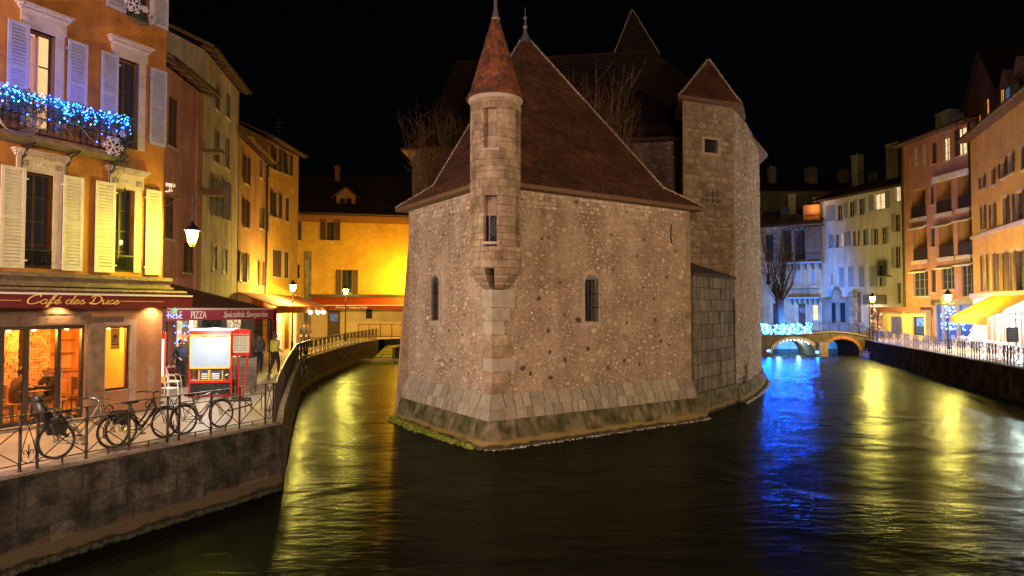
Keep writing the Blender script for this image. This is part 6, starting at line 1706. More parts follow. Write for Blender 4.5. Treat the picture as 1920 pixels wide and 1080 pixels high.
text('PIZZA', hL*.95, M['gilt'], vz, (FA.sz(357,595)[0],-.012,zb_+hL*.18), 0, FA.sz(386,595)[0]-FA.sz(357,595)[0])
text('Spécialités Savoyardes', hL*.8, M['gilt'], vz, (FA.sz(418,595)[0],-.012,zb_+hL*.25), .4, FA.sz(501,595)[0]-FA.sz(418,595)[0])
for x in (.1, L-.1):
    q = MB(); q.tube((x,.1,0 if x > 1 else 0),(x,.1,zt),.03); q.build('pole', M['iron'], pz)
lamp(pz, (L*.42,.7,zt-.35), 200, (1,.85,.75), .2)
lamp(pz, (L*.15,1.4,zt-.3), 70, (1,.75,.6), .2)
q = MB(); q.box(L*.36,L*.50,.6,.75,zt-.2,zt-.14); q.build('tube_light', emis('tube_light',(1,.92,.85),20), pz)
# dark inner wall of the terrace, door posts
def gp(px, py): return G(px, py, QZ)
bthF = G(362,742,QZ); 
# lit crêpe stand
def at_px(px, D, z): p = P(px, 578, D); return Vector((p.x, p.y, z))
bs = at_px(397, 21.0, QZ); ba = R(10)
st = thing('crepe_stand', 'red food stand with a big glowing white menu board over black counter front', 'food stand', bs, ba)
k_ = 21.0/1200; W = 76*k_; hw = W/2
zz = lambda py: P(397, py, 21.0).z - QZ
q = MB()
for x in (-hw, hw-.05): q.box(x,x+.05,-.04,.04,0,zz(622)); q.box(x,x+.05,.7,.75,0,zz(690))
q.box(-hw,hw,-.05,.05,zz(630),zz(620)); q.box(-hw,hw,-.06,.78,zz(718),zz(713)); q.box(-hw,hw,-.04,.04,zz(692),zz(688)); q.box(-hw,hw,-.04,.02,0.02,.08); q.build('frame', M['red_paint'], st)
q = MB(); q.box(-hw+.06,hw-.08,-.06,-.0,zz(688),zz(632)); q.build('menu_board', emis('menu_glow',(.80,.90,1),.62,(.68,.80,.9),5), st)
q = MB(); q.box(-hw+.03,-hw+.06,-.07,.0,zz(690),zz(628)); q.box(hw-.09,hw-.05,-.07,.0,zz(690),zz(628)); q.box(-hw+.03,hw-.05,-.07,.0,zz(691),zz(688)); q.box(-hw+.03,hw-.05,-.07,.0,zz(631),zz(627)); q.build('board_edge', mat('orange_edge',(.75,.32,.04),.5,None,bump=0), st)
text('Crêpes', .12, M['red_paint'], st, (-hw+.2,-.08,zz(631)), .3, W*.3); text('Gaufres', .12, M['red_paint'], st, (.1,-.08,zz(631)), .3, W*.3)
q = MB(); q.box(-hw+.02,hw+.05,-.02,.5,zz(622),zz(616)); q.build('roof', emis('stand_top_light',(.8,.92,1),1.1), st)
q = MB(); q.box(-hw+.05,hw-.05,-.03,.6,.05,zz(719)); q.build('counter_front', M['black'], st)
for x, w_ in ((-.18,.15),(.16,.2)):
    q = MB(); q.box(x-w_,x+w_,-.05,-.02,zz(712),zz(696)); b_ = q.build('price_card', mat('blue_black_card',(.02,.03,.09),.5,None,bump=0), st)
    q = MB(); [q.box(x-w_*.6,x+w_*.6,-.056,-.05,zz(701+4*j)-.01,zz(700+4*j)) for j in range(3)]; q.build('chalk_lines', M['white_paint'], b_)
    q = MB(); q.box(x-w_-.03,x-w_,-.06,-.01,zz(713),zz(694)); q.box(x+w_,x+w_+.03,-.06,-.01,zz(713),zz(694)); q.box(x-w_-.03,x+w_+.03,-.06,-.01,zz(713)-.01,zz(713)+.02); q.build('card_frame', MATS['orange_edge'], b_)
q = MB(); q.lathe([(.12,zz(712)),(.14,zz(706)),(.05,zz(703))],12,(.5,.3)); q.build('pan', M['chrome'], st)
lamp(st, (0,-1.0,zz(640)), 190, (.95,.95,1), .4); lamp(st, (0,.3,zz(608)), 130, (.95,.95,1), .15)
# red framed menu on two legs
mb_p = at_px(453, 20.2, QZ); mn = thing('menu_stand', 'red framed menu case on two slanting red legs', 'menu stand', mb_p, R(12)); k2 = 20.2/1200
z2 = lambda py: P(453, py, 20.2).z - QZ
q = MB(); w2 = 17*k2
for sx in (-1,1): q.box(sx*w2-.03 if sx > 0 else -w2, sx*w2 if sx > 0 else -w2+.06, -.05,.05,z2(667),z2(622))
q.box(-w2,w2,-.05,.05,z2(667),z2(661)); q.box(-w2,w2,-.06,.06,z2(630),z2(620)); q.plate([(-w2,z2(621)),(w2,z2(621)),(w2*.5,z2(617)),(-w2*.5,z2(617))],-.05,.05); q.build('case', M['red_paint'], mn)
q = MB(); q.box(-w2+.05,w2-.05,-.03,.0,z2(661),z2(630)); pg = q.build('menu_page', emis('menu_paper',(1,.8,.5),.55), mn)
q = MB(); 
for i in range(9):
    for sx in (-1,1): q.box(sx*.12-.09,sx*.12+.09-.02*(i%3),-.036,-.03,z2(660)+.05*i+.05,z2(660)+.05*i+.06)
q.box(-.004,.004,-.036,-.03,z2(660),z2(631)); q.build('menu_lines', M['wood_dark'], pg)
text('La Carte', .08, M['gilt'], mn, (-w2*.8,-.065,z2(628)), .2, w2*1.6)
q = MB(); q.bar((-.03,0,.06),(-.10,0,z2(666)),.05); q.bar((.06,0,.06),(.20,0,z2(666)),.05); q.build('leg', M['red_paint'], mn)
q = MB(); q.box(-.28,.28,-.2,.2,0,.06); q.box(-.25,.25,-.03,.03,.06,.10); q.build('foot', M['black'], mn)
lamp(mn, (0,-.5,z2(600)), 12, (1,.8,.6), .1)
# slatted grey screen behind it
sp_ = at_px(458, 23.5, QZ); sc_ = thing('wooden_screen', 'low grey slatted wooden screen behind the red menu case', 'screen', sp_, R(5)); k3 = 23.5/1200
for j in range(10):
    q = MB(); q.box(-.5,.36*1.3,-.02,.02,.08+j*.1,.165+j*.1); q.build('slat', mat('grey_board',(.30,.27,.26),.8,(.2,.18,.17),6,.3,30,rnd=.15), sc_)
for x in (-.48,.44): q = MB(); q.box(x-.03,x+.03,-.04,.04,0,1.12); q.build('post', MATS['grey_board'], sc_)
# chairs (white, wire patterned) stacked at the corner and bistro chairs
def lattice_chair(label, loc, rz, m):
    o = thing('terrace_chair', label, 'chair', loc, rz)
    q = MB(); q.box(-.21,.21,-.21,.21,.43,.455); [q.box(-.20+.07*k,-.17+.07*k,-.2,.2,.455,.46) for k in range(6)]; q.build('seat', m, o)
    for x in (-.19,.19):
        for y in (-.19,.19): q = MB(); q.tube((x,y,.43),(x*1.12,y*1.12,0),.016); q.build('leg', m, o)
    q = MB(); q.path([(-.2,.2,.45),(-.21,.26,.75),(-.12,.29,.93),(0,.29,.97),(.12,.29,.93),(.21,.26,.75),(.2,.2,.45)],.015)
    for k in range(5): q.ring((0,.27,.62+.05*k), .07+.02*k, .008, 'y', 12, 4)
    for x in (-.13,.13): q.ring((x,.26,.6), .07, .008, 'y', 10, 4)
    q.build('backrest', m, o)
    q = MB()
    for x in (-.22,.22): q.path([(x,.24,.66),(x*1.1,-.1,.66),(x,-.18,.45)],.013)
    q.build('armrest', m, o); return o
c0 = at_px(317, 19.8, QZ); lattice_chair('white openwork garden chair at the cafe corner, right of the worn stone patch', (c0.x, c0.y, QZ), R(70), M['white_paint'])
c1 = at_px(322, 21.6, QZ); lattice_chair('white openwork garden chair behind the first one, half hidden at the corner', (c1.x+.1, c1.y, QZ), R(100), M['white_paint'])
# red glowing strip sign at the corner
rs_ = at_px(306, 19.9, QZ); sg = thing('light_sign', 'narrow red and white illuminated sign standing at the cafe corner', 'sign', (rs_.x, rs_.y, QZ), R(10))
q = MB(); q.box(-.09,.09,-.04,.04,.55,2.15); q.build('frame', M['red_paint'], sg); q = MB(); q.box(-.06,.06,-.05,-.04,.8,1.95); q.build('panel', emis('red_white_glow',(1,.75,.6),2.2), sg); q = MB(); q.box(-.1,.1,-.06,-.04,.6,.8); q.build('base_glow', emis('orange_glow',(1,.16,.02),2.5), sg)
# tables with cloths and bistro chairs inside the terrace
tc = at_px(330, 24.2, QZ)
def table(label, loc, m, h=.74, r=.4, cat='table', square=False):
    o = thing('terrace_table', label, cat, loc)
    q = MB(); q.lathe([(r,h-.03),(r,h)],16); q.build('tabletop', m, o); q = MB(); q.tube((0,0,.02),(0,0,h-.03),.03); q.lathe([(.2,0),(.18,.03)],10); q.build('leg', M['iron'], o)
    return o
for i, (px, D, lb) in enumerate(((326,24.0,'round terrace table with a pale cloth under the left end of the pizzeria awning'),(345,26.3,'smaller round terrace table deeper under the pizzeria awning'))):
    p = at_px(px, D, QZ); table(lb, p, M['curtain'])
def bistro_chair(label, loc, rz, m, group=None):
    o = thing('bistro_chair', label, 'chair', loc, rz, group)
    q = MB(); q.lathe([(.2,.44),(.2,.465)],12); q.build('seat', m, o)
    for x in (-.15,.15):
        for y in (-.15,.15): q = MB(); q.tube((x,y,.44),(x*1.2,y*1.2,0),.013); q.build('leg', m, o)
    q = MB(); q.path([(-.17,.15,.45),(-.17,.2,.8),(0,.22,.92),(.17,.2,.8),(.17,.15,.45)],.012); q.path([(-.09,.17,.46),(-.08,.2,.85)],.01); q.path([(.09,.17,.46),(.08,.2,.85)],.01); q.build('backrest', m, o); return o
rm = mat('dark_red_metal',(.16,.025,.03),.45,None,bump=0)
for i, (px, D, a, lb) in enumerate(((318,23.2,200,'dark red bistro chair at the table left of the food stand, nearest us'),(336,23.4,160,'dark red bistro chair between the table and the food stand'),(328,25.2,10,'dark red bistro chair on the far side of the cloth-covered table'),(352,25.6,30,'dark red bistro chair half hidden behind the food stand'))):
    p = at_px(px, D, QZ); bistro_chair(lb, p, R(a), rm)
# coloured star lights and santa ornaments at the left end
o_ = thing('star_ornament', 'orange glowing star with green and white trimmings left of the food stand', 'ornament', P(346,632,22.6), 0)
def star(mb, c, r, n=5):
    pts = []
    for k in range(2*n): t = math.pi*k/n+math.pi/2; rr = r if k%2 == 0 else r*.45; pts.append((c[0]+rr*math.cos(t), c[2]+rr*math.sin(t)))
    i = len(mb.v); y0_, y1_ = c[1]-.03, c[1]+.03
    mb.v.append((c[0], y0_-.03, c[2])); mb.v += [(p[0], y0_+.03, p[1]) for p in pts]; m_ = len(pts)
    for k in range(m_): mb.f.append((i, i+1+k, i+1+(k+1)%m_))
q = MB(); star(q, (0,0,0), .19); q.build('star', emis('star_orange',(1,.17,.02),2.2), o_)
q = MB(); star(q, (-.1,.02,.42), .12); q.build('small_star', emis('star_green',(.25,.6,.25),1.2), o_)
q = MB()
for k in range(26): t = k*.7; q.ball((.28*math.cos(t)+random.uniform(-.1,.1),-.05,.1+.32*math.sin(t*1.3)), .018, 5, 3)
q.build('blue_bulbs', emis('bulb_blue',(.05,.12,1),14), o_)
o_ = thing('star_ornament', 'green star with blue bulbs hanging over the lettering at the left of the pizza awning', 'ornament', P(326,583,21.9), FA.ang)
q = MB(); star(q, (0,-.05,0), .15); q.build('star', MATS['star_green'], o_)
q = MB()
for k in range(14): q.ball((-.28+.04*k,-.05,-.16+.04*math.sin(k)), .018, 5, 3)
q.build('blue_bulbs', MATS['bulb_blue'], o_)
# fir garland across the terrace back
greenery(P(428,612,25.5), 1600, .85, .2, 'fir garland stretched under the pizzeria awning above the food stand')
# dark timber post and wall behind the stand
q = MB(); pw_ = at_px(352, 24.0, QZ); q.box(-.14,.14,-.14,.14,0,2.6); tag(q.build('terrace_post', M['wood'], None, loc=pw_), 'dark timber post of the terrace left of the food stand', 'post')
bp_ = at_px(400, 29.0, QZ); shp = thing('shop_front', 'lit shop front under the pizzeria awning with pale posters and a red panel', 'shop front', bp_, R(68))
q = MB(); q.box(-4,2.5,0,.1,0,2.7); q.build('wall', mat('beige_front',(.45,.36,.28),.8,(.35,.27,.2),3,.1,20), shp)
for i, (a, b_, m__) in enumerate(((-3.6,-2.8,M['curtain']),(-2.6,-2.2,M['red_paint']),(-1.9,-.9,M['lit_white']),(-.6,.4,M['pane']),(.8,1.6,M['lit_white']))):
    q = MB(); q.box(a,b_,-.04,-.0,.6 if m__ != M['red_paint'] else 0,2.4); q.build('shop_window', m__, shp)

# ============================================================= PEOPLE
def human(name, label, loc, rz, J, mats, hair=None, cat='person', scale=1.0, thick=1.0, extra=None):
    """J: joints (x right, y back, z up; the person looks to -y); one continuous skinned body"""
    o = thing(name, label, cat, loc, rz)
    names = ['pelvis','waist','chest','neck','head','crown','shL','elL','haL','fiL','shR','elR','haR','fiR','hiL','knL','anL','toL','hiR','knR','anR','toR']
    edges = [('pelvis','waist'),('waist','chest'),('chest','neck'),('neck','head'),('head','crown'),('chest','shL'),('shL','elL'),('elL','haL'),('haL','fiL'),('chest','shR'),('shR','elR'),('elR','haR'),('haR','fiR'),
             ('pelvis','hiL'),('hiL','knL'),('knL','anL'),('anL','toL'),('pelvis','hiR'),('hiR','knR'),('knR','anR'),('anR','toR')]
    rad = dict(pelvis=.145,waist=.135,chest=.15,neck=.058,head=.095,crown=.075,shL=.075,shR=.075,elL=.05,elR=.05,haL=.034,haR=.034,fiL=.026,fiR=.026,hiL=.095,hiR=.095,knL=.062,knR=.062,anL=.042,anR=.042,toL=.035,toR=.035)
    me = bpy.data.meshes.new('body'); me.from_pydata([J[n_] for n_ in names], [(names.index(a), names.index(b_)) for a, b_ in edges], [])
    b = bpy.data.objects.new('body', me); COL.objects.link(b); sk = b.modifiers.new('skin', 'SKIN')
    for i, n_ in enumerate(names):
        v = me.skin_vertices[0].data[i]; r = rad[n_]*(thick if n_ not in ('head','crown','neck','haL','haR','fiL','fiR') else 1); v.radius = (r, r); v.use_root = (n_ == 'pelvis')
    ss = b.modifiers.new('sub', 'SUBSURF'); ss.levels = 2; ss.render_levels = 2
    dg = bpy.context.evaluated_depsgraph_get(); m2 = bpy.data.meshes.new_from_object(b.evaluated_get(dg)); bpy.data.objects.remove(b)
    for m_ in mats: m2.materials.append(m_)       # skin, top, trousers, shoes
    seg = []
    for a, b_ in edges:
        idx = 0 if (a in ('neck','head') or b_ in ('fiL','fiR')) else 2 if a.startswith('hi') or b_.startswith('hi') or a.startswith('kn') else 3 if a.startswith('an') else 1
        seg.append((Vector(J[a]), Vector(J[b_]), idx))
    for p in m2.polygons:
        c = p.center; best = None
        for (A_, B_, idx) in seg:
            d = B_-A_; t = max(0, min(1, (c-A_).dot(d)/max(d.length_squared,1e-9))); dd_ = (c-(A_+d*t)).length
            if best is None or dd_ < best[0]: best = (dd_, idx)
        p.material_index = min(best[1], len(mats)-1); p.use_smooth = True
    bo = bpy.data.objects.new('body', m2); COL.objects.link(bo); bo.parent = o
    h = Vector(J['head']); cr__ = Vector(J['crown']); up = (cr__-h).normalized()
    fd = Vector(J.get('face', (0,-1,0))).normalized(); sd = fd.cross(up).normalized()
    q = MB(); n0 = h+fd*.10+up*.02; q.hexa([n0-sd*.012-up*.02, n0+sd*.012-up*.02, n0-fd*.03+sd*.012-up*.02, n0-fd*.03-sd*.012-up*.02, n0-fd*.012-sd*.006+up*.03, n0-fd*.012+sd*.006+up*.03, n0-fd*.03+sd*.006+up*.03, n0-fd*.03-sd*.006+up*.03])
    for sg_ in (1,-1): q.ball(h+sd*.095*sg_+up*.01, .022, 6, 4, (.6,1,1.3))
    q.build('face_features', mats[0], bo)
    q = MB()
    for sg_ in (1,-1): q.ball(h+fd*.088+sd*.034*sg_+up*.035, .010, 6, 4)
    q.build('eyes', M['black'], bo)
    q = MB(); q.bar(h+fd*.090-sd*.025-up*.045, h+fd*.090+sd*.025-up*.045, .008); q.build('mouth', mat('lips',(.35,.12,.09),.6,None,bump=0), bo)
    if hair:
        q = MB(); c = h+up*.055-fd*.022; q.ball(c, .112, 12, 8, (1,1,.95)); 
        q.v = [v for v in q.v]; ob = q.build('hair', hair, bo, smooth=True)
    # fingers
    for s_ in ('L','R'):
        f_ = Vector(J['fi'+s_]); a = Vector(J['ha'+s_]); d = (f_-a).normalized(); sx = d.cross(Vector((0,0,1))).normalized() if abs(d.z) < .9 else Vector((0,1,0))
        q = MB()
        for k in range(4): p0 = f_+sx*(.012*(k-1.5)); q.path([p0, p0+d*.035+sx*.003*(k-1.5), p0+d*.06-Vector((0,0,.012))], [.009,.008,.006], 5)
        q.path([a+d*.03+sx*.02, a+d*.05+sx*.045, a+d*.085+sx*.05], [.011,.010,.007], 5); q.build('fingers', mats[0], bo)
    return o
skin = mat('skin', (.50,.27,.17), .6, None, bump=0)
def stand(walk=0, armL=0, armR=0, h=1.0):
    s = h
    J = dict(pelvis=(0,0,.95),waist=(0,0,1.1),chest=(0,-.01,1.33),neck=(0,-.01,1.50),head=(0,-.03,1.61),crown=(0,-.02,1.71),
             shL=(-.18,0,1.42),elL=(-.23,.05+armL*.1,1.15),haL=(-.22,-.05-armL*.25,.93+armL*.2),fiL=(-.22,-.09-armL*.3,.86+armL*.24),
             shR=(.18,0,1.42),elR=(.23,.05+armR*.1,1.15),haR=(.22,-.05-armR*.25,.93+armR*.2),fiR=(.22,-.09-armR*.3,.86+armR*.24),
             hiL=(-.09,0,.88),knL=(-.10,-.04-walk*.15,.50),anL=(-.10,.02-walk*.22,.08),toL=(-.11,-.13-walk*.22,.04),
             hiR=(.09,0,.88),knR=(.10,-.04+walk*.05,.50),anR=(.10,.02+walk*.30,.10),toR=(.11,-.12+walk*.28,.04))
    return {k: tuple(c*s for c in v) for k, v in J.items()}
def sit(reach=.3, armz=.78, look=(0,-1,-.1)):
    return dict(pelvis=(0,0,.52),waist=(0,-.02,.68),chest=(0,-.08,.92),neck=(0,-.12,1.09),head=(0,-.16,1.20),crown=(0,-.17,1.30),
             shL=(-.18,-.08,1.0),elL=(-.24,-.22,.80),haL=(-.12,-.22-reach,armz),fiL=(-.06,-.28-reach,armz+.03),
             shR=(.18,-.08,1.0),elR=(.24,-.22,.80),haR=(.12,-.22-reach,armz+.04),fiR=(.06,-.28-reach,armz+.07),
             hiL=(-.10,-.02,.50),knL=(-.14,-.44,.50),anL=(-.14,-.42,.10),toL=(-.14,-.56,.04),
             hiR=(.10,-.02,.50),knR=(.14,-.44,.50),anR=(.14,-.40,.10),toR=(.14,-.54,.04), face=look)
cl = lambda n_, c: mat(n_, c, .85, tuple(x*.75 for x in c), 8, .3, 40)
jeans = cl('dark_trousers', (.03,.035,.05)); shoes = cl('dark_shoes', (.02,.018,.016))
p = G(570, 652, QZ); pD = at_px(570, 46.5, QZ)
human('person', 'person in a long dark coat walking past the left street lamp', pD, R(20), stand(.6,.2,.1), [skin, cl('black_coat',(.018,.02,.028)), jeans, shoes], cl('black_hair',(.02,.015,.012)), thick=1.25)
human('person', 'person in a brown jacket walking just behind the dark-coated walker', at_px(577.5, 48.0, QZ), R(10), stand(-.5,.3,.1), [skin, cl('brown_coat',(.13,.08,.05)), jeans, shoes], cl('brown_hair',(.08,.045,.025)), thick=1.1)
human('person', 'person in a bright yellow jacket strolling on the quay by the railing', at_px(516, 28.5, QZ), R(160), stand(.7,.4,.2), [skin, cl('yellow_jacket',(.85,.78,.12)), cl('dark_trousers2',(.05,.04,.035)), shoes], cl('grey_hair',(.22,.18,.12)), thick=1.3)
human('person', 'person in a grey coat standing left of the yellow-jacketed walker', at_px(487, 29.0, QZ), R(40), stand(.3,.5,.1), [skin, cl('grey_coat',(.14,.14,.13)), jeans, shoes], cl('brown_hair',(.08,.045,.025)), thick=1.2)
human('person', 'person in a pale grey jumper standing close beside the grey-coated one', at_px(481, 33.0, QZ), R(-40), stand(.1,.6,.6), [skin, cl('pale_jumper',(.30,.30,.28)), jeans, shoes], cl('black_hair',(.02,.015,.012)), thick=1.1)
human('person', 'person in a dark blue jacket standing among the terrace tables behind the ornaments', at_px(341, 23.6, QZ), R(60), stand(0,.8,.5), [skin, cl('navy_jacket',(.03,.05,.10)), jeans, shoes], cl('black_hair',(.02,.015,.012)), thick=1.1)
# diners inside the café
def incafe(px, off, z=.05): 
    s = FC.sz(px, 700, off)[0]; v = Matrix.Rotation(FC.ang, 3, 'Z') @ Vector((s, off, z)); return Vector((cafe.location.x, cafe.location.y, cafe.location.z)) + v
ora = cl('orange_hair', (.55,.27,.08))
human('person', 'diner with fair hair in a dark top leaning over the cafe table', incafe(98, .85), FC.ang+R(-80), sit(.34,.80,(0,-1,-.25)), [skin, cl('black_top',(.03,.025,.022)), cl('brown_trousers',(.12,.06,.03)), shoes], ora, thick=1.15)
human('person', 'diner in a brown jumper sitting opposite with the back half turned to the door glass', incafe(30, 1.0), FC.ang+R(90), sit(.25,.80), [skin, cl('olive_brown_top',(.13,.075,.04)), cl('brown_trousers',(.12,.06,.03)), shoes], cl('brown_hair',(.08,.045,.025)), thick=1.2)
def intable(px, off, lb, w=.42):
    o = thing('cafe_table', lb, 'table', incafe(px, off), FC.ang); q = MB(); q.lathe([(w,.73),(w+.01,.745),(w,.76)],24); q.build('tabletop', mat('honey_wood',(.62,.30,.09),.4,(.5,.22,.06),5,.1,30), o)
    q = MB()
    for k in range(4): t = math.pi/4+k*math.pi/2; q.bar((.08*math.cos(t),.08*math.sin(t),.73),(.28*math.cos(t),.28*math.sin(t),0),.035)
    q.build('legs', MATS['honey_wood'], o); return o
tb = intable(62, .95, 'round honey wood cafe table between the two diners', .40)
for k, (x, y) in enumerate(((.12,.05),(-.1,-.08),(.22,-.12),(-.22,.1))):
    gl_ = thing('drinking_glass', ['tall drinking glass in front of the fair-haired diner','drinking glass near the middle of the cafe table','short drinking glass nearest the door glass','drinking glass by the brown-jumpered diner'][k], 'glass', incafe(62,.95)+Matrix.Rotation(FC.ang,3,'Z')@Vector((x,y,.76)))
    q = MB(); q.lathe([(.028,0),(.034,.13)],10); q.build('glass', mat('amber_drink',(.75,.35,.08),.1,None,bump=0), gl_)
for i, (px, off, a, lb) in enumerate(((104,.85,-80,'wooden cafe chair under the fair-haired diner'),(24,1.0,90,'wooden cafe chair under the brown-jumpered diner'),(6,.6,60,'dark green upholstered cafe chair closest to the left door glass'),(140,1.2,-60,'dark cafe chair just inside the door with the steel handle'))):
    o = thing('cafe_chair', lb, 'chair', incafe(px, off), FC.ang+R(a)); m_ = MATS['honey_wood'] if i < 2 else cl('dark_green_cloth',(.05,.055,.03)) if i == 2 else M['wood_dark']
    q = MB(); q.box(-.2,.2,-.2,.2,.42,.46); q.build('seat', m_, o)
    for x in (-.18,.18):
        for y in (-.18,.18): q = MB(); q.bar((x,y,.42),(x*1.1,y*1.1,0),.03); q.build('leg', m_, o)
    q = MB(); q.box(-.2,.2,.18,.22,.6 if i != 2 else .46,.95); q.box(-.2,-.16,.18,.22,.46,.6); q.box(.16,.2,.18,.22,.46,.6); q.build('backrest', m_, o)
# plants on the canal wall
greenery(G(556,712,1.0)+Vector((.15,.4,.0)), 700, .35, .28, 'bright green weed growing out of the canal wall below the railing bend', mat('leaf_green',(.16,.24,.03),.7,(.09,.14,.02),6,.1,30), rz=R(20), cat='plant')
# ============================================================= RIGHT BANK
random.seed(300)
def sh_strip(root, F, x0, y0, x1, y1, m, y=-.05):
    r = F.rect(x0, y0, x1, y1); return shutter(root, r[0], r[1], r[2], r[3], m, ns=14, y=y)
# --- white house behind the bridge
FW = facp(1541, 76.5, 1702, 66.0, 17.3)
FW.z0 = QZ
wi = [(1569,384,1579,413,{}), (1591,378,1601,407,{}), (1609,372,1619,403,{}), (1640,363,1659,393,{'glass':M['lit_white'],'nx':2}), (1679,350,1688,378,{'glass':M['lit_white']}),
      (1553,441,1557,465,{}), (1565,439,1573,464,{}), (1577,438,1582,463,{'glass':M['lit']}), (1597,433,1604,461,{}), (1606,432,1612,460,{}), (1616,430,1624,460,{}), (1636,428,1646,459,{}), (1652,426,1661,457,{}),
      (1677,402,1687,434,{}), (1677,462,1688,502,{}), (1557,514,1561,533,{}), (1646,497,1656,537,{}), (1681,530,1689,569,{})]
rs = [FW.rect(*i_[:4]) for i_ in wi]
sr = FW.rect(1629,576,1661,626); sr = (sr[0], sr[1], .15, sr[3])
wh = house('white_house', 'tall white house behind the bridge with pale blue shutters, lit blue on its left side', FW, M['plaster_white'], 9, rs+[sr], over=.9, pitch=.4)
for i_, r in zip(wi, rs):
    window(wh, r, i_[4].get('glass', M['pane']), curtain=[(.05,.4)] if random.random() < .5 and not i_[4].get('glass') else None, nx=i_[4].get('nx',2), nz=2, recess=.15, panes=False, sill=.08, fm=M['trim'])
for (x0, y0, x1, y1) in ((1548,386,1555,416),(1556,385,1566,414),(1583,380,1590,409),(1602,374,1607,403),(1620,370,1624,400),(1629,366,1638,396),(1660,358,1669,390),
                         (1558,440,1564,465),(1583,436,1589,462),(1590,433,1596,461),(1625,428,1629,459),(1634,428,1637,458),(1662,424,1666,456),(1672,402,1676,434),(1672,464,1676,502),
                         (1574,502,1583,539),(1591,500,1601,538),(1611,499,1621,538),(1631,498,1641,537),(1642,498,1646,537),(1656,497,1662,536)):
    sh_strip(wh, FW, x0, y0, x1, y1, M['shutter_blue'])
window(wh, sr, M['pane'], nx=2, nz=1, recess=.9, panes=False)
# lit shop window full of small things
def shop_display(root, r, seed, cols, depth=.8, n_=60, power=90, col=(1,.72,.4)):
    random.seed(seed); a, b_, c, d = r; q = MB(); q.box(a,b_,depth,depth+.05,c,d); q.quad((a,.05,c),(b_,.05,c),(b_,depth,c),(a,depth,c)); q.build('display_back', emis('display_back_%d' % seed, cols[0], .55, cols[1], 3), root)
    for m_i in range(3):
        q = MB()
        for k in range(n_//3):
            x, z_ = random.uniform(a+.1,b_-.1), random.uniform(c+.1,d-.1); s_ = random.uniform(.04,.13); q.box(x-s_,x+s_,depth*.4-s_,depth*.4+s_,z_-s_*1.3,z_+s_*1.3)
        q.build('display_goods', [M['lit_white'], mat('goods_red',(.5,.08,.04),.6,None,bump=0), mat('goods_dark',(.12,.06,.04),.6,None,bump=0)][m_i], root, kind='stuff')
    q = MB()
    for x in (a, b_-.06, (a+b_)/2-.03): q.box(x,x+.06,-.02,.06,c,d)
    q.box(a,b_,-.02,.06,d-.06,d); q.box(a,b_,-.02,.06,c,c+.08); q.build('shop_window', M['wood_dark'], root)
    lamp(root, ((a+b_)/2,-.5,d-.3), power, col, .2)
shop_display(wh, sr, 5, ((1,.55,.2),(.9,.35,.1)), power=90)
q = MB(); r = FW.rect(1622,553,1663,571); q.box(r[0],r[1],-.35,0,r[2],r[3]); q.build('shop_fascia', M['shutter_grey'], wh)
q = MB(); r = FW.rect(1612,605,1622,627); q.box(r[0],r[1],-.4,-.3,0,r[3]); q.build('white_panel', M['shutter_blue'], wh)
# balcony with dark iron pattern
r = FW.rect(1655,488,1672,518); q = MB(); q.box(r[0],r[1],-.8,0,r[2]-.1,r[2]); bl_ = q.build('balcony', M['kerb'], wh)
q = MB()
for k in range(7): x = r[0]+(r[1]-r[0])*k/6; q.box(x-.02,x+.02,-.8,-.77,r[2],r[3])
for k in range(12): q.ring((r[0]+(r[1]-r[0])*(k%4+.5)/4,-.78,r[2]+.3+.5*(k//4)), .2, .03, 'y', 10, 4)
q.box(r[0],r[1],-.8,-.77,r[3]-.05,r[3]); q.build('railing', M['iron'], bl_)
# old stone porch at the left foot
ff = FW; r = ff.rect(1545,528,1600,640); q = MB(); q.box(r[0],r[1],-.35,0,0,FW.sz(1570,566)[1]); q.box(r[0]-.2,r[1]+.2,-.5,0,FW.sz(1570,566)[1],FW.sz(1570,560)[1]); q.build('stone_porch', M['plaster_grey'], wh)
r2 = FW.rect(1564,530,1580,556); q = MB(); q.lathe([((r2[1]-r2[0])/2,0),((r2[1]-r2[0])/2,.7),((r2[1]-r2[0])*.35,1.3),(.1,1.7)],12,((r2[0]+r2[1])/2,-.3)); q.v = [(v[0],v[1],v[2]+FW.sz(1570,566)[1]) for v in q.v]; q.build('porch_cap', M['plaster_grey'], wh)
for (x0, x1) in ((1564,1571),(1580,1589)):
    r = FW.rect(x0,568,x1,605); q = MB(); q.box(r[0],r[1],-.38,-.34,r[2],r[3]); q.build('porch_window', M['pane'], wh)
pr = FW.rect(1601,548,1614,640); pil = MB(); pil.box(pr[0],pr[1],-.7,0,0,pr[3]); po = pil.build('rough_pier', M['ashlar_dark'], wh)
for j in range(9):
    for i_ in range(2):
        z0 = pr[3]*j/9; q = MB(); xm = (pr[0]+pr[1])/2; q.box(pr[0]-.02 if i_ == 0 else xm+.01, xm-.01 if i_ == 0 else pr[1]+.02, -.74-random.random()*.05, -.6, z0+.02, z0+pr[3]/9-.02); q.build('stone', M['ashlar'], po)
chimney(wh, 2.5, 3.2, FW.H+.6, FW.H+5.2, .9, M['plaster_grey']); chimney(wh, 7.5, 3.4, FW.H+.6, FW.H+5.4, 1.5, M['plaster_grey'])
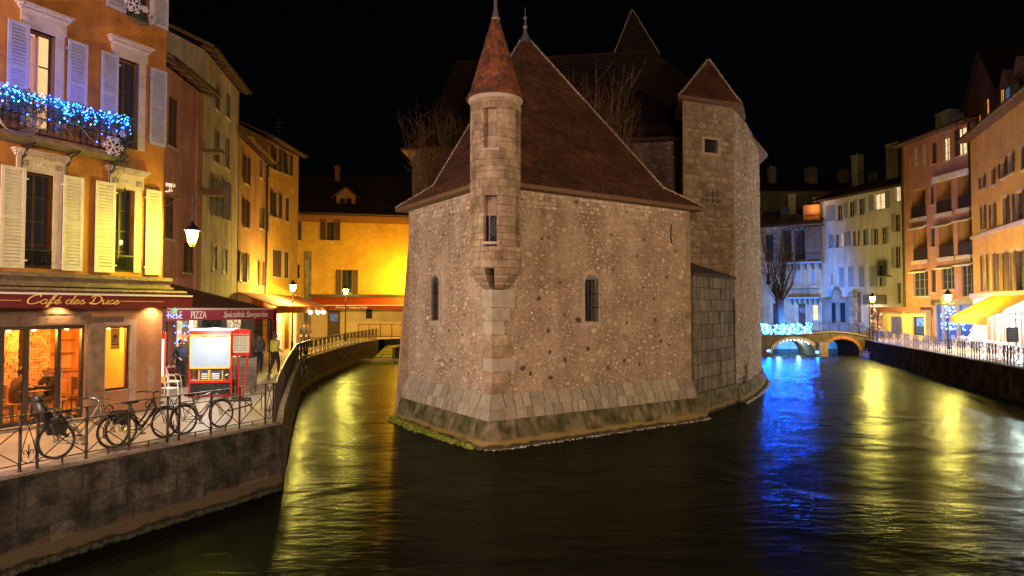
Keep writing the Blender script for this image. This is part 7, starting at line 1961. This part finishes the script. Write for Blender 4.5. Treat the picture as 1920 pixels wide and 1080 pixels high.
# --- old house with balconies at the left
FD = facp(1424, 80.0, 1543, 76.0, 14.6)
di = [(1468,432,1484,487,{}), (1490,432,1511,487,{}), (1492,507,1500,533,{'sm':M['shutter_blue'],'closed':1}), (1520,507,1528,534,{'sm':M['shutter_blue'],'closed':1}), (1436,512,1444,534,{}), (1463,388,1480,418,{}), (1436,440,1450,490,{})]
rs = [FD.rect(*i_[:4]) for i_ in di]
dr1 = FD.rect(1449,569,1463,632); dr1 = (dr1[0],dr1[1],0,dr1[3]); dr2 = FD.rect(1497,569,1510,632); dr2 = (dr2[0],dr2[1],0,dr2[3]); dr3 = FD.rect(1525,573,1533,600)
old = house('balcony_house', 'dim old house with three wooden balconies behind the left part of the bridge', FD, M['plaster_cream'], 9, rs+[dr1,dr2,dr3], over=1.0, pitch=.45)
for i_, r in zip(di, rs):
    if i_[4].get('closed'): shutter(old, r[0], r[1], r[2], r[3], i_[4]['sm'], y=.05, ns=12)
    else: window(old, r, M['pane'], nx=2, nz=2, recess=.15, panes=False)
for r in (dr1, dr2):
    q = MB(); q.box(r[0],r[1],.1,.15,r[2],r[3]); q.build('door', M['wood_dark'], old)
q = MB(); q.quad((dr3[0],.1,dr3[2]),(dr3[1],.1,dr3[2]),(dr3[1],.1,dr3[3]),(dr3[0],.1,dr3[3])); q.build('lit_window', emis('orange_pane',(1,.3,.06),2.2,(1,.6,.25),6), old)
def gallery(x0, x1, yf, yt, proj, m_floor, label=None, panel=None):
    r = FD.rect(x0, yt, x1, yf, -proj); zf = r[2]; zt_ = r[3]
    q = MB(); q.box(r[0],r[1],-proj,0,zf-.2,zf); o = q.build('balcony', m_floor, old)
    q = MB(); q.box(r[0],r[1],-proj,-proj+.05,zf+.95,zf+1.02)
    for k in range(int((r[1]-r[0])/.22)): x = r[0]+.22*k; q.box(x-.015,x+.015,-proj,-proj+.04,zf,zf+1)
    q.build('railing', M['iron_brown'], o)
    q = MB()
    for k in range(6): x = r[0]+(r[1]-r[0])*(k+.5)/6; q.hexa([(x-.07,-.1,zf-.9),(x+.07,-.1,zf-.9),(x+.07,0,zf-.9),(x-.07,0,zf-.9),(x-.07,-proj+.1,zf-.2),(x+.07,-proj+.1,zf-.2),(x+.07,0,zf-.2),(x-.07,0,zf-.2)])
    q.build('bracket', M['wood'], o)
    return o, r
g1, r1_ = gallery(1461,1541,491,430,1.5, M['shutter_blue'])
q = MB(); rr_ = FD.rect(1512,425,1541,486,-1.4); q.box(rr_[0],rr_[1],-1.4,-1.3,rr_[2],rr_[3]); pn = q.build('wood_panelling', M['wood'], g1)
for k in range(7): q = MB(); x = rr_[0]+(rr_[1]-rr_[0])*k/7; q.box(x+.02,x+(rr_[1]-rr_[0])/7-.02,-1.45,-1.39,rr_[2],rr_[3]); q.build('plank', M['wood'], pn)
q = MB()
for px in (1466, 1489, 1511):
    s = FD.sz(px,450,-1.4)[0]; q.box(s-.1,s+.1,-1.45,-1.25,r1_[2],rr_[3]); 
for a_, b_ in ((1466,1489),(1511,1489)):
    s, e_ = FD.sz(a_,450,-1.4)[0], FD.sz(b_,450,-1.4)[0]; q.bar((e_,-1.35,rr_[3]-1.5),((s+e_)/2,-1.35,rr_[3]),.12)
q.build('post', M['wood'], g1)
g2, r2_ = gallery(1480,1541,420,385,1.4, M['wood'])
q = MB(); r = FD.rect(1506,384,1537,417,-.05); q.box(r[0],r[1],-.12,-.05,r[2],r[3]); q.build('orange_lit_wall', mat('orange_lit_render',(.6,.24,.06),.8,(.5,.18,.04),1.5,.1,20), g2)  # lamp-lit patch of the balcony wall, its orange light put into the colour
lamp(g2, ((r[0]+r[1])/2+.3,-.7,r[3]-.4), 48, (1,.5,.15), .15)
g3, r3_ = gallery(1478,1536,557,535,1.2, M['shutter_blue'])
text('PREL', .8, M['shutter_lilac'], old, (FD.sz(1496,588)[0],-.05,FD.sz(1500,586)[1]), 0, FD.sz(1512,588)[0]-FD.sz(1496,588)[0])
chimney(old, 3.5, 3.0, FD.H+.6, FD.H+4.2, .9); chimney(old, 6.5, 3.4, FD.H+.8, FD.H+3.6, 1.2)
q = MB(); r = FD.rect(1424,500,1436,632); 
# dark house mass farther back
FK = facp(1425, 95, 1700, 95, 22.0)
dk = house('dark_rooftops', 'dark roofs with chimneys rising behind the white house', FK, M['plaster_grey'], 12, [], over=.8, cat='house', pitch=.5)
for x, w_ in ((3,1.0),(9,1.4),(14,1.2),(18.5,1.0)): chimney(dk, x, 2.5, FK.H, FK.H+random.uniform(3,5), w_)
# --- salmon house with loggias
FS = facp(1696, 61.5, 1828, 53.0, 20.2)
logg = [(1708,354,1735,408),(1755,337,1783,399),(1795,322,1821,390),(1712,424,1738,488),(1760,419,1787,482),(1795,410,1824,478)]
swi = [(1712,509,1740,556,{'nx':3,'nz':3}),(1765,499,1789,543,{'nx':3,'nz':3}),(1802,494,1826,556,{'nx':3,'nz':3}),(1746,268,1753,308,{}),(1768,258,1780,301,{'glass':M['lit_white'],'nx':2,'nz':3}),(1791,240,1812,292,{'glass':M['lit_white'],'nx':2,'nz':2}),
       (1743,350,1750,384,{}),(1744,428,1752,463,{}),(1746,506,1754,548,{})]
lr = [FS.rect(*i_) for i_ in logg]; rs = [FS.rect(*i_[:4]) for i_ in swi]
sh1 = FS.rect(1671+40,584,1743,632); 
bt1 = FS.rect(1722,586,1743,608+24); tops = []
sal = house('salmon_house', 'salmon coloured house with stacked loggias and awnings on the right bank', FS, M['plaster_brown'], 9, [(l_[0],l_[1],l_[2],l_[3]) for l_ in lr]+rs, over=.8, pitch=.1)
for i_, r in zip(swi, rs): window(sal, r, i_[4].get('glass', M['pane']), curtain=[(.55,.95)] if not i_[4].get('glass') else None, nx=i_[4].get('nx',2), nz=i_[4].get('nz',2), recess=.15, panes=False, sill=.08, fm=M['shutter_grey'] if i_[4].get('nx')==3 else M['wood_dark'])
for r in lr:
    a, b_, c, d = r; q = MB(); D2 = 1.3
    q.quad((a,D2,c),(b_,D2,c),(b_,D2,d),(a,D2,d)); q.quad((a,.25,c),(a,.25,d),(a,D2,d),(a,D2,c)); q.quad((b_,.25,c),(b_,D2,c),(b_,D2,d),(b_,.25,d)); q.quad((a,.25,c),(a,D2,c),(b_,D2,c),(b_,.25,c)); q.quad((a,.25,d),(b_,.25,d),(b_,D2,d),(a,D2,d))
    o = q.build('loggia', M['plaster_orange'], sal)
    w_ = b_-a; window(sal, (a+w_*.45, b_-.1, c+.05, d-.4), M['pane'], nx=2, nz=2, recess=D2-.12, panes=False, name='balcony_door')
    q = MB(); q.box(a,b_,-.05,0,c+1.0,c+1.06); q.box(a,b_,-.03,-.01,c+.05,c+1.0); q.build('railing', M['iron_brown'], o)
    q = MB(); q.box(a-.15,b_+.15,-.15,.02,c-.35,c); q.build('ledge', M['trim'], o)
for (x0, y0, x1, y1) in ((1791,243,1801,293),(1753,268,1756,305)): sh_strip(sal, FS, x0, y0, x1, y1, M['shutter_brown'])
q = MB()
for x_ in (2.0, 3.1): q.box(x_-.18,x_+.18,-.04,0,FS.H-2.4,FS.H-.6)
q.build('pale_panels', M['trim'], sal)
r = FS.rect(1752,322,1822,333); q = MB(); q.box(FS.sz(1752,330)[0],FS.L-.1,-.3,0,FS.sz(1785,330)[1]-.25,FS.sz(1785,330)[1]+.25); q.build('white_band', M['plaster_white'], sal)
for i_, (x0, y0, x1) in enumerate(((1755,415,1785),(1794,405,1824),(1759,494,1790),(1795,488,1826),(1711,502,1740),(1709,420,1738))):
    r = FS.rect(x0, y0, x1, y0+8); q = MB(); q.hexa([(r[0],-.1,r[3]-.3),(r[1],-.1,r[3]-.3),(r[1],0,r[3]-.1),(r[0],0,r[3]-.1),(r[0],-.9,r[3]-.62),(r[1],-.9,r[3]-.62),(r[1],-.9,r[3]-.5),(r[0],-.9,r[3]-.5)]) if False else q.hexa([(r[0],-.45,r[3]-.5),(r[1],-.45,r[3]-.5),(r[1],0,r[3]-.3),(r[0],0,r[3]-.3),(r[0],-.45,r[3]-.38),(r[1],-.45,r[3]-.38),(r[1],0,r[3]-.15),(r[0],0,r[3]-.15)])
    q.build('awning', M['plaster_white'], sal)
chimney(sal, 3.0, 2.6, FS.H+.4, FS.H+2.4, 1.6)
q = MB(); q.tube((FS.L-.1,-.1,3),(FS.L-.1,-.1,FS.H-.1),.1); q.build('drainpipe', M['iron_brown'], sal)
q = MB(); q.tube((.15,-.1,3),(.15,-.1,FS.H-.1),.1); q.build('drainpipe', M['iron_brown'], sal)
# ground floor shops: yellow fronts along the salmon house
FG = facp(1664, 65.0, 1706, 60.5, 6.0)
yf = thing('yellow_shop', 'small yellow shop front with a display window beside the white house', 'shop', (FG.A.x,FG.A.y,QZ), FG.ang)
def yshop(root, F, x0, x1, yt, wx0, wx1, glassm, col=M['plaster_yellow'], full=False):
    r = F.rect(x0, yt, x1, 636); w_ = F.rect(wx0, yt+9, wx1, 630); q = MB(); H_ = r[3]; w_ = (w_[0], w_[1], .4, H_-.7); q.wall(r[0], r[1], 0, H_, [w_], .25, y=-.5); q.quad((r[1],-.5,0),(r[1],1,0),(r[1],1,H_),(r[1],-.5,H_)); q.quad((r[0],1,0),(r[0],-.5,0),(r[0],-.5,H_),(r[0],1,H_)); q.build('shopfront', mat('cream_yellow_paint',(.66,.52,.20),.7,(.56,.43,.15),2,.1,20), root)
    q = MB(); q.quad((w_[0],-.26,w_[2]),(w_[1],-.26,w_[2]),(w_[1],-.26,w_[3]),(w_[0],-.26,w_[3])); q.build('pane', glassm, root)
    q = MB(); q.box(r[0]-.1,r[1]+.1,-1.0,-.06,H_-.05,H_+.2); q.box(r[0]-.1,r[1]+.1,-1.05,-1.0,H_-.25,H_+.2); q.build('awning', M['orange_cloth'] if 'orange_cloth' in M else mat('russet_cloth',(.22,.07,.03),.8,None,bump=.1), root)
    return r, w_
tvm = emis('blue_screen', (.04,.18,.75), 1.1, (.35,.6,1), 2.5)
disp = emis('display_mixed', (.25,.14,.08), .8, (.05,.12,.22), 2.5)
yshop(yf, FG, 1664, 1706, 580, 1676, 1701, disp)
ys2 = thing('yellow_shop', 'yellow shop front with a glowing blue screen in its window, below the salmon house', 'shop', (FS.A.x,FS.A.y,QZ), FS.ang)
r_, w_ = yshop(ys2, FS, 1711, 1745, 580, 1718, 1742, M['pane'])
q = MB(); r = FS.rect(1725,587,1742,606); q.box(r[0],r[1],-.34,-.30,1.25,2.0); q.build('screen', tvm, ys2)
q = MB(); r = FS.rect(1725,608,1741,630); q.box(r[0],r[1],-.34,-.30,.5,1.2); q.build('poster', M['lit_blue'], ys2)
lamp(ys2, ((w_[0]+w_[1])/2,-2.0,1.9), 90, (1,.75,.3), .2)
lamp(yf, (1.5,-2.0,1.9), 90, (1,.72,.3), .2)
# blue lit doorway with icicle lights under the salmon house
bd2 = thing('blue_shop', 'shop front glowing deep blue with dripping LED icicles behind the right-hand street lamp', 'shop', (FS.A.x,FS.A.y,QZ), FS.ang)
r = FS.rect(1757,572,1834,640); q = MB(); H_ = r[3]; q.box(r[0],r[1],-.12,-.06,.1,H_); q.build('glazing', emis('deep_blue_glow',(.01,.06,.42),.9,(.02,.12,.7),1.2), bd2)
q = MB()
for x in (r[0], r[0]+(r[1]-r[0])*.2, r[0]+(r[1]-r[0])*.56, r[1]-.2): q.box(x,x+.28,-.3,-.06,0,H_)
q.build('pilaster', M['plaster_grey'], bd2)
q = MB(); q.box(r[0]-.1,r[1],-.5,-.06,H_,H_+.5); q.build('fascia', M['iron_brown'], bd2)
q = MB(); random.seed(9)
for k in range(160):
    x = r[0]+random.random()**.7*(r[1]-r[0])*.9+.2; x = r[0]+.4+random.choice([.12,.2,.3,.4,.6,.8])*(r[1]-r[0])+random.uniform(-.25,.25); z_ = H_-.1-random.random()*2.0; q.box(x-.03,x+.03,-.2,-.16,z_-.05,z_+.05)
q.build('icicle_light', emis('icicle_blue',(.2,.5,1),9), bd2, kind='stuff')
lamp(bd2, ((r[0]+r[1])/2-.5,-1.2,1.8), 140, (.02,.12,1), .3)
# --- ochre house at the right edge
FQ = facp(1826, 52.0, 1985, 37.5, 18.2)
qi_ = [(1840,330,1846,353),(1858,318,1864,347),(1877,304,1885,333),(1891,290,1899,325),(1914,278,1919,318),
       (1842,386,1847,430),(1859,383,1865,428),(1880,370,1889,425),(1905,360,1918,420),
       (1843,478,1850,546),(1859,476,1864,546),(1874,474,1884,546),(1893,472,1902,546),(1906,470,1919,546)]
rs = [FQ.rect(*i_) for i_ in qi_]
och = house('ochre_house', 'tall ochre yellow house with dark shutters at the right edge', FQ, M['plaster_yellow'], 9, rs, over=.9, pitch=.1)
for k, (i_, r) in enumerate(zip(qi_, rs)):
    window(och, r, M['pane'] if k != 3 else M['lit_blue'], curtain=[(.1,.45)] if k%2 == 0 else None, nx=2, nz=3, recess=.15, panes=False, surround=.14, arch=True, fm=M['trim'] if k%3 == 0 else M['wood_dark'])
    a, b_, c, d = r; hw = (b_-a)*.42
    if k % 3 != 1: shutter(och, a-hw-.05, a-.05, c, d, M['shutter_brown'], ns=16)
    shutter(och, b_+.05, b_+hw+.05, c, d, M['shutter_brown'], ns=16)
r = FQ.sz(1870, 449); q = MB(); q.box(0,FQ.L,-.15,0,FQ.sz(1850,437)[1]-.15,FQ.sz(1850,437)[1]+.1); q.build('string_course', M['trim'], och)
q = MB(); q.box(0,FQ.L,-.3,0,FQ.sz(1850,553)[1]-.25,FQ.sz(1850,553)[1]+.15); q.build('shop_cornice', M['trim'], och)
# --- wooden gabled house behind and above
FGa = facp(1821, 54.4, 1883, 49.5, 19.3)
gab = thing('gabled_house', 'dark timber gabled house with orange lit windows rising over the ochre house', 'house', (FGa.A.x,FGa.A.y,QZ), FGa.ang)
ap_ = FGa.sz(1842, 97); gi = [(1833,215,1838,246),(1847,184,1855,236),(1872,167,1879,214)]
rs = [FGa.rect(*i_) for i_ in gi]; q = MB(); Hh2 = 20.3; q.wall(0,FGa.L,8,Hh2,[(r[0],r[1],r[2],min(r[3],Hh2-.1)) for r in rs],.25)
apx = FGa.sz(1842,120)[0]
q.poly([(0,0,Hh2),(FGa.L,0,Hh2),(apx,0,ap_[1])]); q.quad((0,10,8),(0,0,8),(0,0,Hh2),(0,10,Hh2)); q.quad((FGa.L,0,8),(FGa.L,10,8),(FGa.L,10,Hh2),(FGa.L,0,Hh2)); gw = q.build('wall', M['wood_dark'], gab)
for r in rs:
    window(gab, (r[0],r[1],r[2],min(r[3],Hh2-.1)), emis('attic_orange',(1,.42,.05),1.0,(.8,.25,.03),3), nx=2, nz=2, recess=.12, panes=False)
q = MB()
q.hexa([(-.25,-.4,Hh2-.5),(apx,-.4,ap_[1]+.02),(apx,8,ap_[1]+.02),(-.25,8,Hh2-.5),(-.25,-.4,Hh2-.35),(apx,-.4,ap_[1]+.17),(apx,8,ap_[1]+.17),(-.25,8,Hh2-.35)])
q.hexa([(apx,-.4,ap_[1]+.02),(FGa.L+.25,-.4,Hh2-.3),(FGa.L+.25,8,Hh2-.3),(apx,8,ap_[1]+.02),(apx,-.4,ap_[1]+.17),(FGa.L+.25,-.4,Hh2-.15),(FGa.L+.25,8,Hh2-.15),(apx,8,ap_[1]+.17)])
q.build('roof', M['iron_brown'], gab)
# two dormers on the ochre roof
for i_, (px, py) in enumerate(((1912,150),(1940,130))):
    s = FQ.sz(px, py, 1.0)[0]; z0 = FQ.H+.2; q = MB(); w_ = .45
    q.box(s-w_,s+w_,.3,3,z0,z0+2.0); d_ = q.build('dormer', M['wood'], och); q = MB(); q.plate([(s-w_-.3,z0+1.9),(s+w_+.3,z0+1.9),(s,z0+3.1)], .0, 3.2); q.build('dormer_roof', M['soffit'], d_); q = MB(); q.box(s-.3,s+.3,.25,.3,z0+.3,z0+1.7); q.build('pane', M['lit_blue'] if i_ == 0 else M['pane'], d_)
# --- yellow awning restaurant with white front
ya = thing('yellow_awning', 'large bright yellow cloth awning stretched out over the cafe terrace at the right edge', 'awning', (FQ.A.x,FQ.A.y,QZ), FQ.ang)
# corner points from the survey: front edge runs toward us
pF0 = P(1783,597,50.0); pF1 = P(1853,597,38.6); pT0 = P(1840,557,50.3)
def loc_(p): v = p - Vector((FQ.A.x,FQ.A.y,QZ)); return Matrix.Rotation(-FQ.ang,3,'Z') @ v
zf = (P(1783,592,50).z)-QZ; zt2 = FQ.sz(1845,557)[1]
prj = -2.8; xs_ = FQ.sz(1783,597,prj)[0]; xn_ = FQ.sz(1853,597,prj)[0]; print('awning', xs_, xn_)
q = MB(); xe = FQ.L; 
q.quad((xs_,prj,zf),(xn_,prj,zf),(xn_,0,zt2+.2),(xs_,0,zt2+.2)); q.quad((xs_,prj,zf-.03),(xs_,0,zt2+.17),(xn_,0,zt2+.17),(xn_,prj,zf-.03)); 
q.build('canopy', mat('yellow_cloth',(.80,.42,.01),.8,(.68,.33,.01),1.2,.1,30), ya)
q = MB(); q.box(xs_,xn_,prj-.03,prj,zf-.5,zf); q.build('valance', MATS['yellow_cloth'], ya)
q = MB(); q.box(xn_+.2,xn_+4.5,-1.7,-1.62,zf+.05,zf+.13); q.box(xs_+.8,xs_+2.8,-1.7,-1.62,zf+.05,zf+.13); q.build('tube_light', emis('awning_tube',(.85,.93,1),260), ya)
q = MB()
for x in (xs_+.3,(xs_+xn_)*.5,xn_-.2): q.bar((x,-.1,zt2-.4),(x,prj+.1,zf-.05),.05)
q.build('arm', M['white_paint'], ya)
lamp(ya, (xs_+1.5,-1.2,zf-.7), 800, (.95,.95,1), .25); lamp(ya, (xn_+1.0,-1.2,zf-.5), 1900, (.92,.96,1), .25)
lamp(ya, (1.5,-3.2,zt2+.9), 160, (1,.72,.25), .2)
wf = thing('white_restaurant', 'white restaurant front with orange doorways under the yellow awning', 'restaurant', (FQ.A.x,FQ.A.y,QZ), FQ.ang)
q = MB(); q.box(.2,FQ.L,-.12,-.04,0,zt2-.1); q.build('wall', mat('bright_white_wall',(.80,.80,.80),.6,None,bump=.05), wf)
for k, (x0, x1) in enumerate(((3.9,4.5),(5.0,5.7),(6.4,7.2),(8.2,9.3),(10.4,11.6))):
    q = MB(); q.box(x0,x1,-.16,-.12,.1,2.4); o = q.build('door', emis('door_amber',(1,.36,.08),.8,(.9,.5,.2),3), wf)
    q = MB(); q.box(x0-.08,x0,-.2,-.12,0,2.5); q.box(x1,x1+.08,-.2,-.12,0,2.5); q.box(x0-.08,x1+.08,-.2,-.12,2.5,2.6); q.build('door_frame', M['wood'], o)
q = MB(); q.box(9.5,12,-1.6,-1.5,2.5,3.0); q.build('dark_sign', M['plaster_grey'], wf)
# white christmas tree cut-out
tp = G(1829,652,QZ); tp = at_px(1829, 45.0, QZ); xt = thing('white_tree', 'white three-tiered Christmas tree figure standing on the terrace', 'christmas tree', tp, R(-20))
q = MB(); z_ = .55
for (r0, h_) in ((.58,.45),(.48,.42),(.36,.45)): q.lathe([(r0,z_),(r0*.45,z_+h_)],14); z_ += h_*.82
q.build('tiers', emis('tree_white',(.85,.92,1),.75), xt); q = MB(); q.tube((0,0,0),(0,0,.6),.08); q.build('stem', M['white_paint'], xt)
# blackboard
bbp = at_px(1897, 37.8, QZ); bo_ = thing('blackboard', 'tall black menu board standing on the terrace near the right edge', 'menu board', bbp, R(-35))
q = MB(); q.box(-.28,.28,-.03,.03,.95,1.75); q.build('board', M['black'], bo_); q = MB(); q.box(-.3,.3,-.04,.04,1.75,1.79); q.box(-.3,-.28,-.04,.04,.9,1.75); q.box(.28,.3,-.04,.04,.9,1.75); q.box(-.3,.3,-.04,.04,.9,.95); q.build('frame', M['wood_dark'], bo_)
q = MB(); q.bar((-.2,0,.95),(-.25,.1,0),.04); q.build('leg', M['wood_dark'], bo_); q = MB(); q.bar((.2,0,.95),(.25,.1,0),.04); q.build('leg', M['wood_dark'], bo_)
q = MB(); [q.box(-.2,.15-.05*(k%3),-.036,-.03,1.1+k*.09,1.115+k*.09) for k in range(7)]; q.build('chalk_lines', M['shutter_grey'], bo_)
# terrace tables and chairs along the railing
random.seed(17)
tmpl_c = bistro_chair('pale grey terrace chair under the yellow awning', (0,0,QZ), 0, mat('grey_chair',(.30,.29,.28),.5,None,bump=0), 'chairs on the right bank terrace')
tmpl_t = table('small round table with pale top under the yellow awning', (0,0,QZ), M['curtain'], r=.38); tmpl_t['group'] = 'tables on the right bank terrace'
first = True; mp_ = {}
for c in bpy.data.objects:
    if c.parent: mp_.setdefault(c.parent.name, []).append(c)
ORD = ['first','second','third','fourth','fifth','sixth','seventh','eighth','ninth']
for i in range(9):
    px = [1806,1822,1838,1852,1866,1880,1894,1908,1926][i]; D = [48.5,46.8,44.5,42.4,40.6,38.8,37.2,35.8,34.5][i]
    t = tmpl_t if i == 0 else copy_tree(tmpl_t, None, mp_); b0 = at_px(px, D, QZ); t.location = b0; t['label'] = 'small pale round terrace table behind the promenade railing, %s from the far end' % ORD[i]
    for j in range(3 if i%2 else 2):
        c = tmpl_c if (i == 0 and j == 0) else copy_tree(tmpl_c, None, mp_); a = [math.pi, 0, math.pi/2][j]+random.uniform(-.35,.35)
        c['label'] = 'pale grey chair on the %s side of the %s terrace table from far end' % (['left','right','far'][j], ORD[i])
        c.location = b0 + Vector((.62*math.cos(a), .62*math.sin(a), 0)); c.rotation_euler = (0,0,a-math.pi/2)
# right quay railing
ri = []
REr = [RE[4], RE[3], RE[2], RE[1], RE[0]]
for i, p in enumerate(REr):
    a = REr[max(0,i-1)]; b_ = REr[min(len(REr)-1,i+1)]; d = (b_-a).normalized(); ri.append(p + Vector((-d.y, d.x))*.15)
railing('promenade_railing', 'long wrought iron railing along the right quay in front of the cafe terrace', ri[:4]+[ri[3]+(ri[4]-ri[3])*.25], [('x',.95),('l',.35),('l',.35),('l',.35)], detail=False)
# lamps of the right bank
a = P(1636,556,58.5); lamp_post((a.x,a.y,QZ), P(1636,566,58.5).z, 'lit street lamp where the bridge meets the right quay', 2800, 1.35)
a = P(1777,556,45.5); lamp_post((a.x,a.y,QZ), P(1777,565,45.5).z, 'lit street lamp on the right quay before the yellow awning, with a fir wreath below', 2800, 1.35)
greenery(P(1768,566,45.3), 500, .35, .22, 'dark fir wreath fixed to the right-hand street lamp')
# ============================================================= BARE TREES
def bare_tree(label, loc, trunk_h, n_, spread, height, seed, fan=.5, cat='tree', thick=.22, twist=.42):
    random.seed(seed); o = thing('bare_tree', label, cat, loc)
    q = MB(); q.path([(0,0,0),(.1,0,trunk_h*.5),(0,.05,trunk_h)], [thick*1.3, thick*1.1, thick*1.2], 8); q.build('trunk', mat('bark',(.16,.11,.08),.9,(.09,.06,.045),5,.6,20), o)
    b_ = MB()
    for k in range(n_):
        a = random.uniform(0, 6.28); s = random.random()**.6*spread*fan; top = random.uniform(.65,1.0)*height
        x0, y0 = .3*s*math.cos(a), .3*s*math.sin(a); p = [(x0*.4,y0*.4,trunk_h*.95)]; x, y = x0, y0
        for j in range(1, 7):
            t = j/6; x = s*math.cos(a)*(t**.55) + random.uniform(-1,1)*twist*.35; y = s*math.sin(a)*(t**.55)+random.uniform(-1,1)*twist*.35; p.append((x, y, trunk_h+top*t))
        r0 = random.uniform(.022,.045); b_.path(p, [r0*(1-.14*j) for j in range(7)], 4)
        for j in range(2, 6):
            for _ in range(2):
                c = Vector(p[j]); d = Vector((random.uniform(-1,1)*twist*2, random.uniform(-1,1)*twist*2, random.uniform(.5,1))).normalized()*random.uniform(.3,.9)*height*.22
                b_.path([c, c+d*.5+Vector((random.uniform(-.05,.05),0,0)), c+d], [.012,.009,.004], 3)
    b_.build('branches', mat('twig_bark',(.30,.18,.12),.9,(.14,.08,.05),5,.2,20), o); return o
tA = P(1115, 300, 33.5); bare_tree('bare pollarded tree with long upright shoots before the great hall roof', (tA.x, 33.5, 1.5), 7.8, 110, 2.7, 7.8, 3, fan=.95)
tB = P(1212, 330, 33.0); bare_tree('small bushy bare tree between the chapel roof and the square tower', (tB.x, 33.2, 1.5), 7.2, 48, 1.6, 4.4, 4, fan=1.0, twist=.5)
tC = P(832, 300, 36.5); bare_tree('bare tree spreading over the left slope of the palace roof', (tC.x, 36.6, 1.5), 7.6, 90, 2.8, 7.4, 5, fan=1.0, twist=.6)
tD = P(1462, 600, 68.5); bare_tree('dark bare tree growing at the left end of the bridge', (tD.x, 68.5, 1.0), 4.6, 80, 3.4, 10.5, 6, fan=1.0, twist=1.3, thick=.4)
for c_ in bpy.data.objects:
    if c_.parent and c_.parent.get('label','').startswith('dark bare tree'): c_.data.materials[0] = mat('dark_bark', (.05,.035,.028), .9, (.03,.022,.018), 5, .3, 20)
ss_ = thing('stone_steps', 'pale stone landing and steps at the foot of the right quay beside the bridge', 'steps', (33.2,59.2,0))
for k in range(4): q = MB(); q.box(-.8+.3*k,.3,-.9+.1*k,.6,-.2 if k == 0 else .28*k,.28*(k+1)); q.build('step', M['kerb'], ss_)
q = MB(); q.box(-1.1,.3,-1.2,-.9,.42,.5); q.build('slab', M['ridge'], ss_)
# antennas
an = thing('antenna', 'thin television antenna above the yellow corner house roof', 'antenna', P(522,262,46), 0); q = MB(); q.tube((0,0,-2),(0,0,1.6),.025); [q.bar((-.4,0,.6+.3*k),(.4,0,.6+.3*k),.02) for k in range(3)]; q.build('mast', M['lead'], an)
# ============================================================= THE BRIDGE WE STAND ON, ITS LAMPS AND THE NEAR QUAY LAMPS
nb = thing('near_bridge', 'stone footbridge behind the viewpoint carrying street lamps', 'bridge', (0,-2.6,0))
q = MB(); q.box(-14,19,-1.8,1.8,2.4,2.9); q.box(-14,19,1.5,1.8,2.9,3.0); q.build('deck', M['kerb'], nb)
for x in (-12.5, 0, 17): q = MB(); q.box(x-.6,x+.6,-1.8,1.8,-.5,2.4); q.build('pier', M['ashlar'], nb)
warm_w = (1,.66,.52); warm_o = (1,.56,.28)
soft = emis('lantern_near', (1,.72,.45), 18)
lamp_post((-15.8, 4.5, QZ), 7.4, 'street lamp on the left quay beside the viewpoint, out of view', 15000, 1.3, warm_w, soft)
lamp_post((9.5, -2.6, 2.9), 7.6, 'right-hand street lamp on the near bridge behind the viewpoint', 4000, 1.3, warm_o, soft)
lamp_post((2.0, -2.8, 2.9), 7.6, 'middle street lamp on the near bridge behind the viewpoint', 7500, 1.3, warm_w, soft)
lamp_post((19.5, 8.0, QZ), 7.4, 'street lamp on the right quay beside the viewpoint, out of view', 6500, 1.3, (1,.68,.28), soft)
